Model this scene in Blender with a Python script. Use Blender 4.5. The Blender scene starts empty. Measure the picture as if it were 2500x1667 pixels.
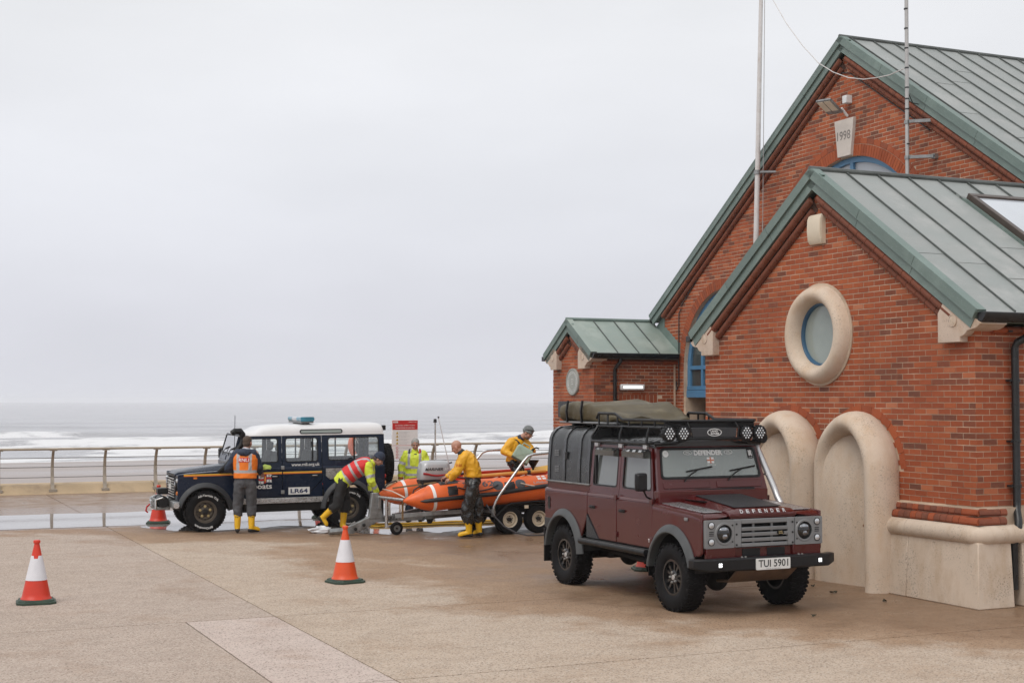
import bpy, bmesh, math, random
import numpy as np
from mathutils import Vector, Matrix, noise
from mathutils.bvhtree import BVHTree
from mathutils.geometry import tessellate_polygon

random.seed(7)
R = math.radians
scene = bpy.context.scene
C = scene.collection

# ------------------------------------------------------------------ camera
cam_data = bpy.data.cameras.new('camera')
cam_data.sensor_width = 36.0
cam_data.lens = 50.0
cam_data.clip_start = 0.1
cam_data.clip_end = 30000
cam = bpy.data.objects.new('camera', cam_data)
C.objects.link(cam)
cam.location = (0, 0, 2.5)
cam.rotation_euler = (R(90 + 2.383), 0, 0)
scene.camera = cam

# ------------------------------------------------------------------ overcast sky
HAZE_DENSITY = 0.00028
SUN_EL, SUN_AZ = R(52), R(215)      # azimuth clockwise from +Y: behind the camera, to its left
world = bpy.data.worlds.new('World')
scene.world = world
world.use_nodes = True
nt = world.node_tree
nt.nodes.clear()
def _n(t, kind, **kw):
    n = t.nodes.new(kind)
    for k, v in kw.items():
        setattr(n, k, v)
    return n
out = _n(nt, 'ShaderNodeOutputWorld')
bg = _n(nt, 'ShaderNodeBackground')
bg.inputs['Strength'].default_value = 0.1
sky = _n(nt, 'ShaderNodeTexSky', sky_type='NISHITA', sun_disc=False)
sky.sun_elevation = SUN_EL
sky.sun_rotation = SUN_AZ
sky.dust_density = 4.0
tc = _n(nt, 'ShaderNodeTexCoord')
sep = _n(nt, 'ShaderNodeSeparateXYZ')
nt.links.new(tc.outputs['Generated'], sep.inputs[0])
ramp = _n(nt, 'ShaderNodeValToRGB')
cr = ramp.color_ramp
cr.elements[0].position = 0.0
cr.elements[0].color = (0.700, 0.710, 0.772, 1)
cr.elements[1].position = 1.0
cr.elements[1].color = (0.95, 0.96, 0.98, 1)
for p_, c_ in ((0.06, (0.700, 0.710, 0.772, 1)), (0.14, (0.755, 0.768, 0.815, 1)), (0.24, (0.82, 0.83, 0.858, 1)), (0.34, (0.845, 0.853, 0.873, 1))):
    e = cr.elements.new(p_)
    e.color = c_
nt.links.new(sep.outputs['Z'], ramp.inputs[0])
mp = _n(nt, 'ShaderNodeMapping')
mp.inputs['Scale'].default_value = (1.0, 1.0, 3.2)
nt.links.new(tc.outputs['Generated'], mp.inputs[0])
cl = _n(nt, 'ShaderNodeTexNoise')
cl.inputs['Scale'].default_value = 2.0
cl.inputs['Detail'].default_value = 7
cl.inputs['Roughness'].default_value = 0.5
nt.links.new(mp.outputs[0], cl.inputs['Vector'])
mr = _n(nt, 'ShaderNodeMapRange')
mr.inputs['From Min'].default_value = 0.3
mr.inputs['From Max'].default_value = 0.7
mr.inputs['To Min'].default_value = 9.5
mr.inputs['To Max'].default_value = 11.1
nt.links.new(cl.outputs['Fac'], mr.inputs['Value'])
vm = _n(nt, 'ShaderNodeVectorMath', operation='SCALE')
nt.links.new(ramp.outputs['Color'], vm.inputs[0])
nt.links.new(mr.outputs[0], vm.inputs['Scale'])
mx = _n(nt, 'ShaderNodeMixRGB')
mx.inputs[0].default_value = 0.95
nt.links.new(sky.outputs[0], mx.inputs[1])
nt.links.new(vm.outputs[0], mx.inputs[2])
nt.links.new(mx.outputs[0], bg.inputs['Color'])
nt.links.new(bg.outputs[0], out.inputs['Surface'])

sun_data = bpy.data.lights.new('sun', 'SUN')
sun_data.energy = 1.3
sun_data.angle = R(35)
sun_data.color = (1.0, 0.96, 0.90)
sun = bpy.data.objects.new('sun', sun_data)
C.objects.link(sun)
_d = Vector((math.sin(SUN_AZ) * math.cos(SUN_EL), math.cos(SUN_AZ) * math.cos(SUN_EL), math.sin(SUN_EL)))
sun.rotation_euler = _d.to_track_quat('Z', 'Y').to_euler()
sun.location = (-20, -20, 40)

vs = scene.view_settings
vs.view_transform = 'Standard'
vs.look = 'None'
vs.exposure = 0.05
vs.gamma = 1.0
vs.use_curve_mapping = False
scene.cycles.use_denoising = True
scene.cycles.volume_bounces = 2
scene.cycles.max_bounces = 8
scene.cycles.transparent_max_bounces = 16

# ------------------------------------------------------------------ helpers: objects
def link(o, parent=None, **props):
    if o.name not in C.objects:
        C.objects.link(o)
    if parent is not None:
        o.parent = parent
    for k, v in props.items():
        o[k] = v
    return o

def thing(name, label, cat, loc=(0, 0, 0), rotz=0.0, group=None):
    o = bpy.data.objects.new(name, None)
    o.empty_display_size = 0.2
    link(o)
    o.location = loc
    o.rotation_euler = (0, 0, rotz)
    o['label'] = label
    o['category'] = cat
    if group:
        o['group'] = group
    return o

def copy_tree(o, parent=None):
    c = o.copy()
    C.objects.link(c)
    if parent is not None:
        c.parent = parent
    for ch in list(o.children):
        copy_tree(ch, c)
    return c

def V(*a):
    return Vector(a[0]) if len(a) == 1 else Vector(a)

# ------------------------------------------------------------------ helpers: mesh builder
class MB:
    def __init__(self):
        self.v = []
        self.f = []
        self.m = []
    def add(self, vs, fs, mi=0):
        o = len(self.v)
        self.v.extend([tuple(p) for p in vs])
        self.f.extend([tuple(i + o for i in f) for f in fs])
        self.m.extend([mi] * len(fs))
        return self
    def box(self, c, s, rot=None, mi=0):
        hx, hy, hz = s[0] / 2, s[1] / 2, s[2] / 2
        vs = [Vector((x, y, z)) for x in (-hx, hx) for y in (-hy, hy) for z in (-hz, hz)]
        if rot is not None:
            vs = [rot @ p for p in vs]
        c = Vector(c)
        self.add([p + c for p in vs], [(0, 1, 3, 2), (4, 6, 7, 5), (0, 4, 5, 1), (2, 3, 7, 6), (0, 2, 6, 4), (1, 5, 7, 3)], mi)
        return self
    def bb(self, x0, x1, y0, y1, z0, z1, mi=0):
        return self.box(((x0 + x1) / 2, (y0 + y1) / 2, (z0 + z1) / 2), (abs(x1 - x0), abs(y1 - y0), abs(z1 - z0)), None, mi)
    def loft(self, rings, cap=True, closed=False, mi=0):
        n = len(rings[0])
        vs = [p for r in rings for p in r]
        fs = []
        k = len(rings)
        for i in range(k if closed else k - 1):
            a, b = i * n, ((i + 1) % k) * n
            for j in range(n):
                j2 = (j + 1) % n
                fs.append((a + j, a + j2, b + j2, b + j))
        if cap and not closed:
            fs.append(tuple(reversed(range(n))))
            fs.append(tuple(range((k - 1) * n, k * n)))
        return self.add(vs, fs, mi)
    def tube(self, pts, r, n=8, closed=False, cap=True, mi=0):
        pts = [Vector(p) for p in pts]
        k = len(pts)
        rs = r if isinstance(r, (list, tuple)) else [r] * k
        rings = []
        up = None
        for i, p in enumerate(pts):
            if closed:
                t = pts[(i + 1) % k] - pts[i - 1]
            else:
                t = pts[min(i + 1, k - 1)] - pts[max(i - 1, 0)]
            t.normalize()
            if up is None:
                up = Vector((0, 0, 1)) if abs(t.z) < 0.9 else Vector((1, 0, 0))
            up = up - t * up.dot(t)
            if up.length < 1e-6:
                up = t.orthogonal()
            up.normalize()
            s = t.cross(up)
            ph = 0.5 if n == 4 else 0.0
            k4 = 1.3 if n == 4 else 1.0
            rings.append([p + (up * math.cos(2 * math.pi * (j + ph) / n) + s * math.sin(2 * math.pi * (j + ph) / n)) * rs[i] * k4 for j in range(n)])
        return self.loft(rings, cap, closed, mi)
    def cyl(self, p0, p1, r0, r1=None, n=16, mi=0):
        return self.tube([p0, p1], [r0, r0 if r1 is None else r1], n, mi=mi)
    def lathe(self, prof, n=24, o=(0, 0, 0), axis='Z', mi=0, closed=False):
        o = Vector(o)
        rings = []
        for r, h in prof:
            ring = []
            for j in range(n):
                a = 2 * math.pi * j / n
                x, y = max(r, 1e-4) * math.cos(a), max(r, 1e-4) * math.sin(a)
                if axis == 'Z':
                    p = Vector((x, y, h))
                elif axis == 'Y':
                    p = Vector((x, h, -y))
                else:
                    p = Vector((h, x, y))
                ring.append(o + p)
            rings.append(ring)
        return self.loft(rings, not closed, closed, mi)
    def prism(self, poly, fr, d0, d1, holes=(), mi=0):
        """poly: 2-D outline (counter-clockwise) in frame fr=(origin, ex, ey, en); d0..d1 along en."""
        o, ex, ey, en = [Vector(q) for q in fr]
        loops = [list(poly)] + [list(h) for h in holes]
        P = lambda q, d: o + ex * q[0] + ey * q[1] + en * d
        if not holes:
            n = len(poly)
            vs = [P(q, d0) for q in poly] + [P(q, d1) for q in poly]
            fs = [tuple(reversed(range(n))), tuple(range(n, 2 * n))]
            fs += [(j, (j + 1) % n, n + (j + 1) % n, n + j) for j in range(n)]
            return self.add(vs, fs, mi)
        flat = [q for l in loops for q in l]
        tris = tessellate_polygon([[Vector((q[0], q[1], 0)) for q in l] for l in loops])
        N = len(flat)
        vs = [P(q, d0) for q in flat] + [P(q, d1) for q in flat]
        fs = []
        for a, b, c in tris:
            s = (flat[b][0] - flat[a][0]) * (flat[c][1] - flat[a][1]) - (flat[b][1] - flat[a][1]) * (flat[c][0] - flat[a][0])
            if s < 0:
                b, c = c, b
            fs.append((N + a, N + b, N + c))
            fs.append((c, b, a))
        st = 0
        for l in loops:
            n = len(l)
            for j in range(n):
                a, b = st + j, st + (j + 1) % n
                fs.append((a, b, N + b, N + a))
            st += n
        return self.add(vs, fs, mi)
    def sphere(self, c, r, n=12, m=8, rot=None, mi=0):
        c = Vector(c)
        r = r if isinstance(r, (tuple, list, Vector)) else (r, r, r)
        rings = []
        for i in range(m + 1):
            ph = math.pi * i / m
            ring = []
            for j in range(n):
                a = 2 * math.pi * j / n
                s = max(math.sin(ph), 1e-3)
                p = Vector((r[0] * s * math.cos(a), r[1] * s * math.sin(a), -r[2] * math.cos(ph)))
                if rot is not None:
                    p = rot @ p
                ring.append(c + p)
            rings.append(ring)
        return self.loft(rings, True, False, mi)
    def capsule(self, p0, r0, p1, r1, n=12, mi=0):
        p0, p1 = Vector(p0), Vector(p1)
        t = (p1 - p0)
        L = t.length
        t = t / L if L > 1e-6 else Vector((0, 0, 1))
        pts, rs = [], []
        for a in (80, 55, 30, 0):
            pts.append(p0 - t * r0 * math.sin(R(a)))
            rs.append(max(r0 * math.cos(R(a)), 1e-3))
        for a in (0, 30, 55, 80):
            pts.append(p1 + t * r1 * math.sin(R(a)))
            rs.append(max(r1 * math.cos(R(a)), 1e-3))
        u = t.orthogonal().normalized()
        s = t.cross(u)
        rings = [[p + (u * math.cos(2 * math.pi * j / n) + s * math.sin(2 * math.pi * j / n)) * q for j in range(n)] for p, q in zip(pts, rs)]
        return self.loft(rings, True, False, mi)
    def xf(self, fn):
        self.v = [tuple(fn(Vector(p))) for p in self.v]
        return self
    def merge(self, o):
        k = len(self.v)
        self.v += o.v
        self.f += [tuple(i + k for i in f) for f in o.f]
        self.m += o.m
        return self
    def mesh(self, name, mats, smooth=None, fix=True):
        me = bpy.data.meshes.new(name)
        me.from_pydata(self.v, [], self.f)
        mats = mats if isinstance(mats, (list, tuple)) else [mats]
        for m in mats:
            me.materials.append(m)
        if len(mats) > 1:
            me.polygons.foreach_set('material_index', self.m)
        if fix:
            bm = bmesh.new()
            bm.from_mesh(me)
            bmesh.ops.recalc_face_normals(bm, faces=bm.faces)
            bm.to_mesh(me)
            bm.free()
        if smooth:
            me.polygons.foreach_set('use_smooth', [True] * len(me.polygons))
            me.set_sharp_from_angle(angle=R(smooth))
        me.update()
        return me
    def build(self, name, mats, parent=None, smooth=None, bevel=0, seg=2, **props):
        o = bpy.data.objects.new(name, self.mesh(name, mats, smooth if not bevel else (smooth or 35)))
        link(o, parent, **props)
        if bevel:
            md = o.modifiers.new('bevel', 'BEVEL')
            md.width = bevel
            md.segments = seg
            md.limit_method = 'ANGLE'
            md.angle_limit = R(40)
            md.use_clamp_overlap = True
        return o

def arc(cx, cz, r, a0, a1, n):
    return [(cx + r * math.cos(R(a0 + (a1 - a0) * i / n)), cz + r * math.sin(R(a0 + (a1 - a0) * i / n))) for i in range(n + 1)]

def rrect(x0, x1, z0, z1, r, n=4):
    p = []
    for cx, cz, a in ((x1 - r, z0 + r, -90), (x1 - r, z1 - r, 0), (x0 + r, z1 - r, 90), (x0 + r, z0 + r, 180)):
        p += arc(cx, cz, r, a, a + 90, n)
    return p

def fillet(poly, r, n=4):
    """round every corner of a 2-D outline; r is a number or one radius per corner."""
    k = len(poly)
    outp = []
    for i in range(k):
        p, a, b = Vector(poly[i]), Vector(poly[i - 1]), Vector(poly[(i + 1) % k])
        ri = r[i] if isinstance(r, (list, tuple)) else r
        if ri <= 0:
            outp.append(tuple(p))
            continue
        d0, d1 = (a - p), (b - p)
        l = min(ri, d0.length * 0.45, d1.length * 0.45)
        q0, q1 = p + d0.normalized() * l, p + d1.normalized() * l
        for t in range(n + 1):
            s = t / n
            outp.append(tuple(q0 * (1 - s) ** 2 + p * 2 * s * (1 - s) + q1 * s * s))
    return outp

XZ = ((0, 0, 0), (1, 0, 0), (0, 0, 1), (0, -1, 0))      # outline in x,z; depth along -y
YZ = ((0, 0, 0), (0, 1, 0), (0, 0, 1), (1, 0, 0))       # outline in y,z; depth along +x
XY = ((0, 0, 0), (1, 0, 0), (0, 1, 0), (0, 0, 1))

# ------------------------------------------------------------------ helpers: lettering
_txt = {}
def text_shape(s, bold=0.0, shear=0.0, spacing=1.0):
    key = (s, bold, shear, spacing)
    if key not in _txt:
        cu = bpy.data.curves.new('lettering', 'FONT')
        cu.body = s
        cu.size = 1.0
        cu.offset = bold
        cu.shear = shear
        cu.space_character = spacing
        cu.resolution_u = 3
        cu.fill_mode = 'FRONT'
        cu.extrude = 0
        cu.dimensions = '2D'
        o = bpy.data.objects.new('lettering', cu)
        C.objects.link(o)
        me = bpy.data.meshes.new_from_object(o)
        vs = [(v.co.x, v.co.y) for v in me.vertices]
        fs = [tuple(p.vertices) for p in me.polygons]
        bpy.data.objects.remove(o)
        bpy.data.curves.remove(cu)
        bpy.data.meshes.remove(me)
        xs, ys = [v[0] for v in vs], [v[1] for v in vs]
        cx, cy = (min(xs) + max(xs)) / 2, (min(ys) + max(ys)) / 2
        w, h = max(xs) - min(xs), max(ys) - min(ys)
        _txt[key] = ([((x - cx) / w, (y - cy) / h) for x, y in vs], fs, w / h)
    return _txt[key]

def lettering(s, fn, w, h, mat_, parent, bold=0.0, shear=0.0, name='lettering', spacing=1.0):
    """letters fitted to a w x h rectangle; fn maps (x, y) of that rectangle to a 3-D point."""
    vs, fs, _ = text_shape(s, bold, shear, spacing)
    mb = MB()
    mb.add([fn(x * w, y * h) for x, y in vs], fs)
    o = bpy.data.objects.new(name, mb.mesh(name, mat_, fix=False))
    return link(o, parent)

def flat(o, ex, ey):
    o, ex, ey = Vector(o), Vector(ex), Vector(ey)
    return lambda x, y: o + ex * x + ey * y

# ------------------------------------------------------------------ materials
_mats = {}
def new_mat(name):
    m = bpy.data.materials.new(name)
    m.use_nodes = True
    t = m.node_tree
    return m, t, t.nodes['Principled BSDF'], t.nodes['Material Output']

def noise_node(t, scale, detail=4, rough=0.55, vec=None, coord='Object', stretch=None):
    tcn = _n(t, 'ShaderNodeTexCoord')
    src = tcn.outputs[coord] if vec is None else vec
    if stretch:
        m_ = _n(t, 'ShaderNodeMapping')
        m_.inputs['Scale'].default_value = stretch
        t.links.new(src, m_.inputs[0])
        src = m_.outputs[0]
    nn = _n(t, 'ShaderNodeTexNoise')
    nn.inputs['Scale'].default_value = scale
    nn.inputs['Detail'].default_value = detail
    nn.inputs['Roughness'].default_value = rough
    t.links.new(src, nn.inputs['Vector'])
    return nn.outputs['Fac']

def rng(t, v, a, b, c=0.0, d=1.0, smooth=False):
    n_ = _n(t, 'ShaderNodeMapRange')
    if smooth:
        n_.interpolation_type = 'SMOOTHSTEP'
    n_.inputs['From Min'].default_value = a
    n_.inputs['From Max'].default_value = b
    n_.inputs['To Min'].default_value = c
    n_.inputs['To Max'].default_value = d
    t.links.new(v, n_.inputs['Value'])
    return n_.outputs[0]

def mixc(t, fac, a, b, blend='MIX'):
    n_ = _n(t, 'ShaderNodeMixRGB', blend_type=blend)
    for i, v in ((0, fac), (1, a), (2, b)):
        if isinstance(v, (int, float)):
            n_.inputs[i].default_value = v
        elif isinstance(v, (tuple, list)):
            n_.inputs[i].default_value = (v[0], v[1], v[2], 1)
        else:
            t.links.new(v, n_.inputs[i])
    return n_.outputs[0]

def mth(t, op, a, b=None):
    n_ = _n(t, 'ShaderNodeMath', operation=op)
    for i, v in ((0, a), (1, b)):
        if v is None:
            continue
        if isinstance(v, (int, float)):
            n_.inputs[i].default_value = v
        else:
            t.links.new(v, n_.inputs[i])
    return n_.outputs[0]

def bump(t, b, h, strength=0.3, dist=0.01):
    n_ = _n(t, 'ShaderNodeBump')
    n_.inputs['Strength'].default_value = strength
    n_.inputs['Distance'].default_value = dist
    t.links.new(h, n_.inputs['Height'])
    t.links.new(n_.outputs[0], b.inputs['Normal'])

def mat(name, col, rough=0.5, metal=0.0, var=0.12, scale=5, bmp=0.0, bscale=80, coat=0.0, spec=0.5, rvar=0.0, dirt=None, dscale=3, dlo=0.5, dhi=0.75, emit=0.0, sheen=0.0, stretch=None):
    """base colour with grain; dirt = a second colour that comes through in worn patches."""
    if name in _mats:
        return _mats[name]
    m, t, b, o = new_mat(name)
    nz = noise_node(t, scale, stretch=stretch)
    lo = tuple(max(c * (1 - var), 0) for c in col)
    hi = tuple(min(c * (1 + var), 1) for c in col)
    c = mixc(t, rng(t, nz, 0.3, 0.7), lo, hi)
    if dirt:
        dn = noise_node(t, dscale, 6, 0.65, stretch=stretch)
        c = mixc(t, rng(t, dn, dlo, dhi), c, dirt)
    t.links.new(c, b.inputs['Base Color'])
    b.inputs['Metallic'].default_value = metal
    b.inputs['Roughness'].default_value = rough
    b.inputs['Specular IOR Level'].default_value = spec
    b.inputs['Coat Weight'].default_value = coat
    b.inputs['Coat Roughness'].default_value = 0.06
    if sheen:
        b.inputs['Sheen Weight'].default_value = sheen
    if rvar:
        rn = noise_node(t, scale * 2.3, 5)
        t.links.new(rng(t, rn, 0.3, 0.7, max(rough - rvar, 0.02), min(rough + rvar, 1)), b.inputs['Roughness'])
    if bmp:
        bump(t, b, noise_node(t, bscale, 3), bmp, 0.01)
    if emit:
        b.inputs['Emission Color'].default_value = (1, 1, 1, 1)
        b.inputs['Emission Strength'].default_value = emit
    _mats[name] = m
    return m

def glass_mat(name, tint, opacity, rough=0.03, body=(0.01, 0.012, 0.012)):
    """window glass: tinted see-through layer under a mirror layer that follows Fresnel."""
    if name in _mats:
        return _mats[name]
    m, t, b, o = new_mat(name)
    t.nodes.remove(b)
    tr = _n(t, 'ShaderNodeBsdfTransparent')
    tr.inputs[0].default_value = (*tint, 1)
    df = _n(t, 'ShaderNodeBsdfDiffuse')
    df.inputs[0].default_value = (*body, 1)
    m1 = _n(t, 'ShaderNodeMixShader')
    m1.inputs[0].default_value = opacity
    t.links.new(tr.outputs[0], m1.inputs[1])
    t.links.new(df.outputs[0], m1.inputs[2])
    gl = _n(t, 'ShaderNodeBsdfGlossy')
    gl.inputs['Roughness'].default_value = rough
    gl.inputs[0].default_value = (1, 1, 1, 1)
    fr = _n(t, 'ShaderNodeFresnel')
    fr.inputs[0].default_value = 1.52
    dbl = mth(t, 'MINIMUM', mth(t, 'MULTIPLY', fr.outputs[0], 1.8), 1.0)
    m2 = _n(t, 'ShaderNodeMixShader')
    t.links.new(dbl, m2.inputs[0])
    t.links.new(m1.outputs[0], m2.inputs[1])
    t.links.new(gl.outputs[0], m2.inputs[2])
    t.links.new(m2.outputs[0], o.inputs['Surface'])
    _mats[name] = m
    return m

# building materials
def brick_material():
    m, t, b, o = new_mat('red_brick')
    at = _n(t, 'ShaderNodeAttribute', attribute_name='tint')
    rp = _n(t, 'ShaderNodeValToRGB')
    cr_ = rp.color_ramp
    cr_.elements[0].position = 0.0
    cr_.elements[0].color = (0.15, 0.062, 0.042, 1)
    cr_.elements[1].position = 1.0
    cr_.elements[1].color = (0.54, 0.21, 0.11, 1)
    for p_, c_ in ((0.10, (0.18, 0.068, 0.044, 1)), (0.2, (0.25, 0.078, 0.044, 1)), (0.32, (0.30, 0.072, 0.030, 1)), (0.6, (0.375, 0.092, 0.038, 1)), (0.88, (0.44, 0.115, 0.042, 1))):
        e_ = cr_.elements.new(p_)
        e_.color = c_
    t.links.new(at.outputs['Fac'], rp.inputs[0])
    g = noise_node(t, 90, 4, 0.7)
    c = mixc(t, rng(t, g, 0.3, 0.75, 0.0, 0.4), rp.outputs[0], (0.19, 0.052, 0.026))
    blot = noise_node(t, 14, 4, 0.6, coord='Object')
    c = mixc(t, rng(t, blot, 0.5, 0.8, 0, 0.35), c, (0.42, 0.15, 0.07))
    ge = _n(t, 'ShaderNodeNewGeometry')
    w1 = noise_node(t, 0.55, 5, 0.62, vec=ge.outputs['Position'])
    c = mixc(t, rng(t, w1, 0.47, 0.72, 0, 0.5), c, (0.22, 0.058, 0.026))
    w2 = noise_node(t, 0.9, 6, 0.7, vec=ge.outputs['Position'], stretch=(2.2, 2.2, 0.35))
    c = mixc(t, rng(t, w2, 0.56, 0.78, 0, 0.42), c, (0.14, 0.052, 0.030))
    w3 = noise_node(t, 1.4, 6, 0.75, vec=ge.outputs['Position'])
    c = mixc(t, rng(t, w3, 0.60, 0.80, 0, 0.4), c, (0.50, 0.27, 0.17))
    t.links.new(c, b.inputs['Base Color'])
    b.inputs['Roughness'].default_value = 0.72
    b.inputs['Specular IOR Level'].default_value = 0.2
    bump(t, b, noise_node(t, 160, 4, 0.7), 0.5, 0.004)
    return m
M_BRICK = brick_material()
M_MORTAR = mat('mortar', (0.60, 0.47, 0.35), 0.9, var=0.18, scale=3, bmp=0.3, bscale=120, dirt=(0.24, 0.16, 0.11), dscale=0.6, dlo=0.42, dhi=0.66)
M_MORTAR_P = mat('weathered_mortar', (0.55, 0.42, 0.31), 0.9, var=0.25, scale=3, bmp=0.3, bscale=120, dirt=(0.26, 0.17, 0.115), dscale=0.7, dlo=0.42, dhi=0.70)
def stone_material(name, base, stain, dark=0.6):
    m, t, b, o = new_mat(name)
    n1 = noise_node(t, 1.6, 5, 0.6)
    n2 = noise_node(t, 2.4, 6, 0.7, stretch=(1.5, 1.5, 0.7))
    c = mixc(t, rng(t, n1, 0.35, 0.7), base, tuple(x * 0.86 for x in base))
    c = mixc(t, rng(t, n2, 0.46, 0.74, 0, 0.7), c, stain)
    sp = noise_node(t, 46, 3, 0.8)
    msk = noise_node(t, 2.1, 4, 0.6)
    sm = mth(t, 'MULTIPLY', rng(t, sp, 0.54, 0.66), rng(t, msk, 0.44, 0.64))
    c = mixc(t, mth(t, 'MULTIPLY', sm, dark), c, (0.075, 0.062, 0.045))
    gr = noise_node(t, 150, 2, 0.6)
    c = mixc(t, rng(t, gr, 0.35, 0.75, 0, 0.22), c, tuple(x * 0.55 for x in base))
    t.links.new(c, b.inputs['Base Color'])
    b.inputs['Roughness'].default_value = 0.82
    b.inputs['Specular IOR Level'].default_value = 0.3
    bump(t, b, gr, 0.25, 0.004)
    return m
M_STONE = stone_material('cast_stone', (0.69, 0.565, 0.45), (0.55, 0.38, 0.24))
M_STONE2 = stone_material('weathered_stone', (0.64, 0.525, 0.42), (0.43, 0.30, 0.19), 0.9)
M_CORBEL = stone_material('corbel_stone', (0.60, 0.48, 0.39), (0.40, 0.25, 0.13), 0.8)
def copper_material(name, a, b_, streak):
    m, t, b, o = new_mat(name)
    n1 = noise_node(t, 2.2, 6, 0.65)
    n2 = noise_node(t, 5.0, 5, 0.7, stretch=(1, 0.35, 1))
    c = mixc(t, rng(t, n1, 0.35, 0.68), a, b_)
    c = mixc(t, rng(t, n2, 0.5, 0.8, 0, 0.6), c, streak)
    oi = _n(t, 'ShaderNodeObjectInfo')
    c = mixc(t, rng(t, oi.outputs['Random'], 0, 1, 0, 0.38), c, tuple(x * 0.72 for x in a))
    n3 = noise_node(t, 1.1, 7, 0.72)
    c = mixc(t, rng(t, n3, 0.52, 0.72, 0, 0.45), c, tuple(min(x * 1.35, 1) for x in b_))
    f = noise_node(t, 40, 3, 0.8)
    c = mixc(t, rng(t, f, 0.62, 0.72, 0, 0.35), c, (0.52, 0.55, 0.53))
    t.links.new(c, b.inputs['Base Color'])
    t.links.new(rng(t, n1, 0.3, 0.7, 0.38, 0.6), b.inputs['Roughness'])
    b.inputs['Specular IOR Level'].default_value = 0.5
    bump(t, b, noise_node(t, 3.0, 3), 0.12, 0.02)
    return m
M_ROOF = copper_material('patinated_roof_sheet', (0.265, 0.288, 0.277), (0.325, 0.332, 0.322), (0.23, 0.255, 0.235))
M_ROOF_G = copper_material('green_copper_roof', (0.25, 0.315, 0.28), (0.32, 0.365, 0.33), (0.235, 0.275, 0.215))
M_VERGE = copper_material('green_copper_verge', (0.135, 0.188, 0.168), (0.175, 0.23, 0.208), (0.11, 0.155, 0.138))
M_SEAM = mat('dark_seam', (0.085, 0.095, 0.09), 0.5, var=0.3, scale=3)
M_BLACK = mat('black_gutter_paint', (0.012, 0.013, 0.014), 0.35, var=0.3, scale=6, rvar=0.12)
M_BLUE = mat('blue_window_paint', (0.075, 0.205, 0.36), 0.4, var=0.12, scale=2)
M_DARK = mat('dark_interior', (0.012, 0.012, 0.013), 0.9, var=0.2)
M_PANE = mat('window_pane_glass', (0.05, 0.06, 0.06), 0.04, var=0.4, scale=0.8, spec=0.8)
M_PANE_S = mat('painted_sky_glass', (0.34, 0.37, 0.41), 0.06, var=0.15, scale=0.8, spec=0.8)  # pale base colour stands in for the sky reflected in the pane
M_PANE_R = mat('skylight_glass', (0.50, 0.53, 0.57), 0.08, var=0.08, scale=0.8, spec=0.8)  # near-white base colour paints the sky's grazing reflection
M_BLUED = mat('deep_blue_paint', (0.035, 0.10, 0.18), 0.4, var=0.12, scale=2)
M_PANE_F = mat('frosted_pane_glass', (0.26, 0.30, 0.28), 0.12, var=0.12, scale=1.5, spec=0.7)
M_WHITE = mat('white_paint', (0.72, 0.72, 0.71), 0.45, var=0.06, scale=2)
M_CREAM = mat('cream_plastic', (0.66, 0.57, 0.44), 0.45, var=0.06)
M_GALV = mat('galvanised_steel', (0.30, 0.31, 0.31), 0.48, metal=0.75, var=0.25, scale=9, rvar=0.15, dirt=(0.16, 0.15, 0.14), dscale=4)
M_POLE = mat('pole_white', (0.62, 0.60, 0.59), 0.4, var=0.08, scale=3, dirt=(0.48, 0.42, 0.38), dscale=5)
M_MAST = mat('mast_grey', (0.44, 0.43, 0.42), 0.42, metal=0.3, var=0.1)
M_STEEL = mat('brushed_steel', (0.55, 0.55, 0.55), 0.3, metal=0.9, var=0.15, scale=12, rvar=0.1)
M_LAMP = mat('lit_tube_lamp', (0.9, 0.9, 0.9), 0.4, var=0.01, emit=1.1)
M_PLAQUE = mat('grey_plaque', (0.32, 0.33, 0.30), 0.5, var=0.08)
M_PRINTW = mat('white_print', (0.75, 0.75, 0.74), 0.5, var=0.03)
M_PRINTK = mat('black_print', (0.012, 0.012, 0.014), 0.5, var=0.1)
M_PRINTR = mat('red_print', (0.52, 0.02, 0.02), 0.45, var=0.06)
M_PRINTG = mat('grey_print', (0.33, 0.33, 0.33), 0.5, var=0.05)
M_PRINTY = mat('yellow_print', (0.60, 0.38, 0.02), 0.5, var=0.05)
M_PRINTB = mat('navy_print', (0.012, 0.02, 0.08), 0.5, var=0.05)

# ------------------------------------------------------------------ the lifeboat station
# local frame: x runs along the front wall (towards the near corner), y runs into the building, z up
B_O = Vector((5.577, 17.1125, 0))
B_ROT = math.atan2(-0.9114, 0.4115)
B_M = Matrix.Translation(B_O) @ Matrix.Rotation(B_ROT, 4, 'Z')
def W(u, y, z=0.0):
    return B_M @ Vector((u, y, z))

station = thing('lifeboat_station', 'red brick lifeboat station with green copper roofs and gabled porch', 'building', B_O, B_ROT)

PU, PZ, PS = -3.39, 5.80, 0.669         # porch: ridge u, ridge height, slope
MU, MZ, MS = -8.63, 9.43, 0.675         # main hall
AU, AZ, AS = -16.05, 4.365, 0.65        # small annexe
PW, MW, AW = 0.25, 4.80, 2.66           # wall planes (y)
def roof_z(u, uc, zc, s):
    return zc - s * abs(u - uc)

# ---- wall cores (their faces are the mortar)
def wall(name, outline, fr, d_face, thick, holes=()):
    return MB().prism(outline, fr, d_face - thick, d_face, holes).build(name, M_MORTAR_P if name.startswith('porch') else M_MORTAR, station)
def fr_xz(y):
    return ((0, y, 0), (1, 0, 0), (0, 0, 1), (0, -1, 0))
def fr_yz(x):
    return ((x, 0, 0), (0, 1, 0), (0, 0, 1), (1, 0, 0))
def circ(cx, cz, r, n=48):
    return [(cx + r * math.cos(2 * math.pi * i / n), cz + r * math.sin(2 * math.pi * i / n)) for i in range(n)]

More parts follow.
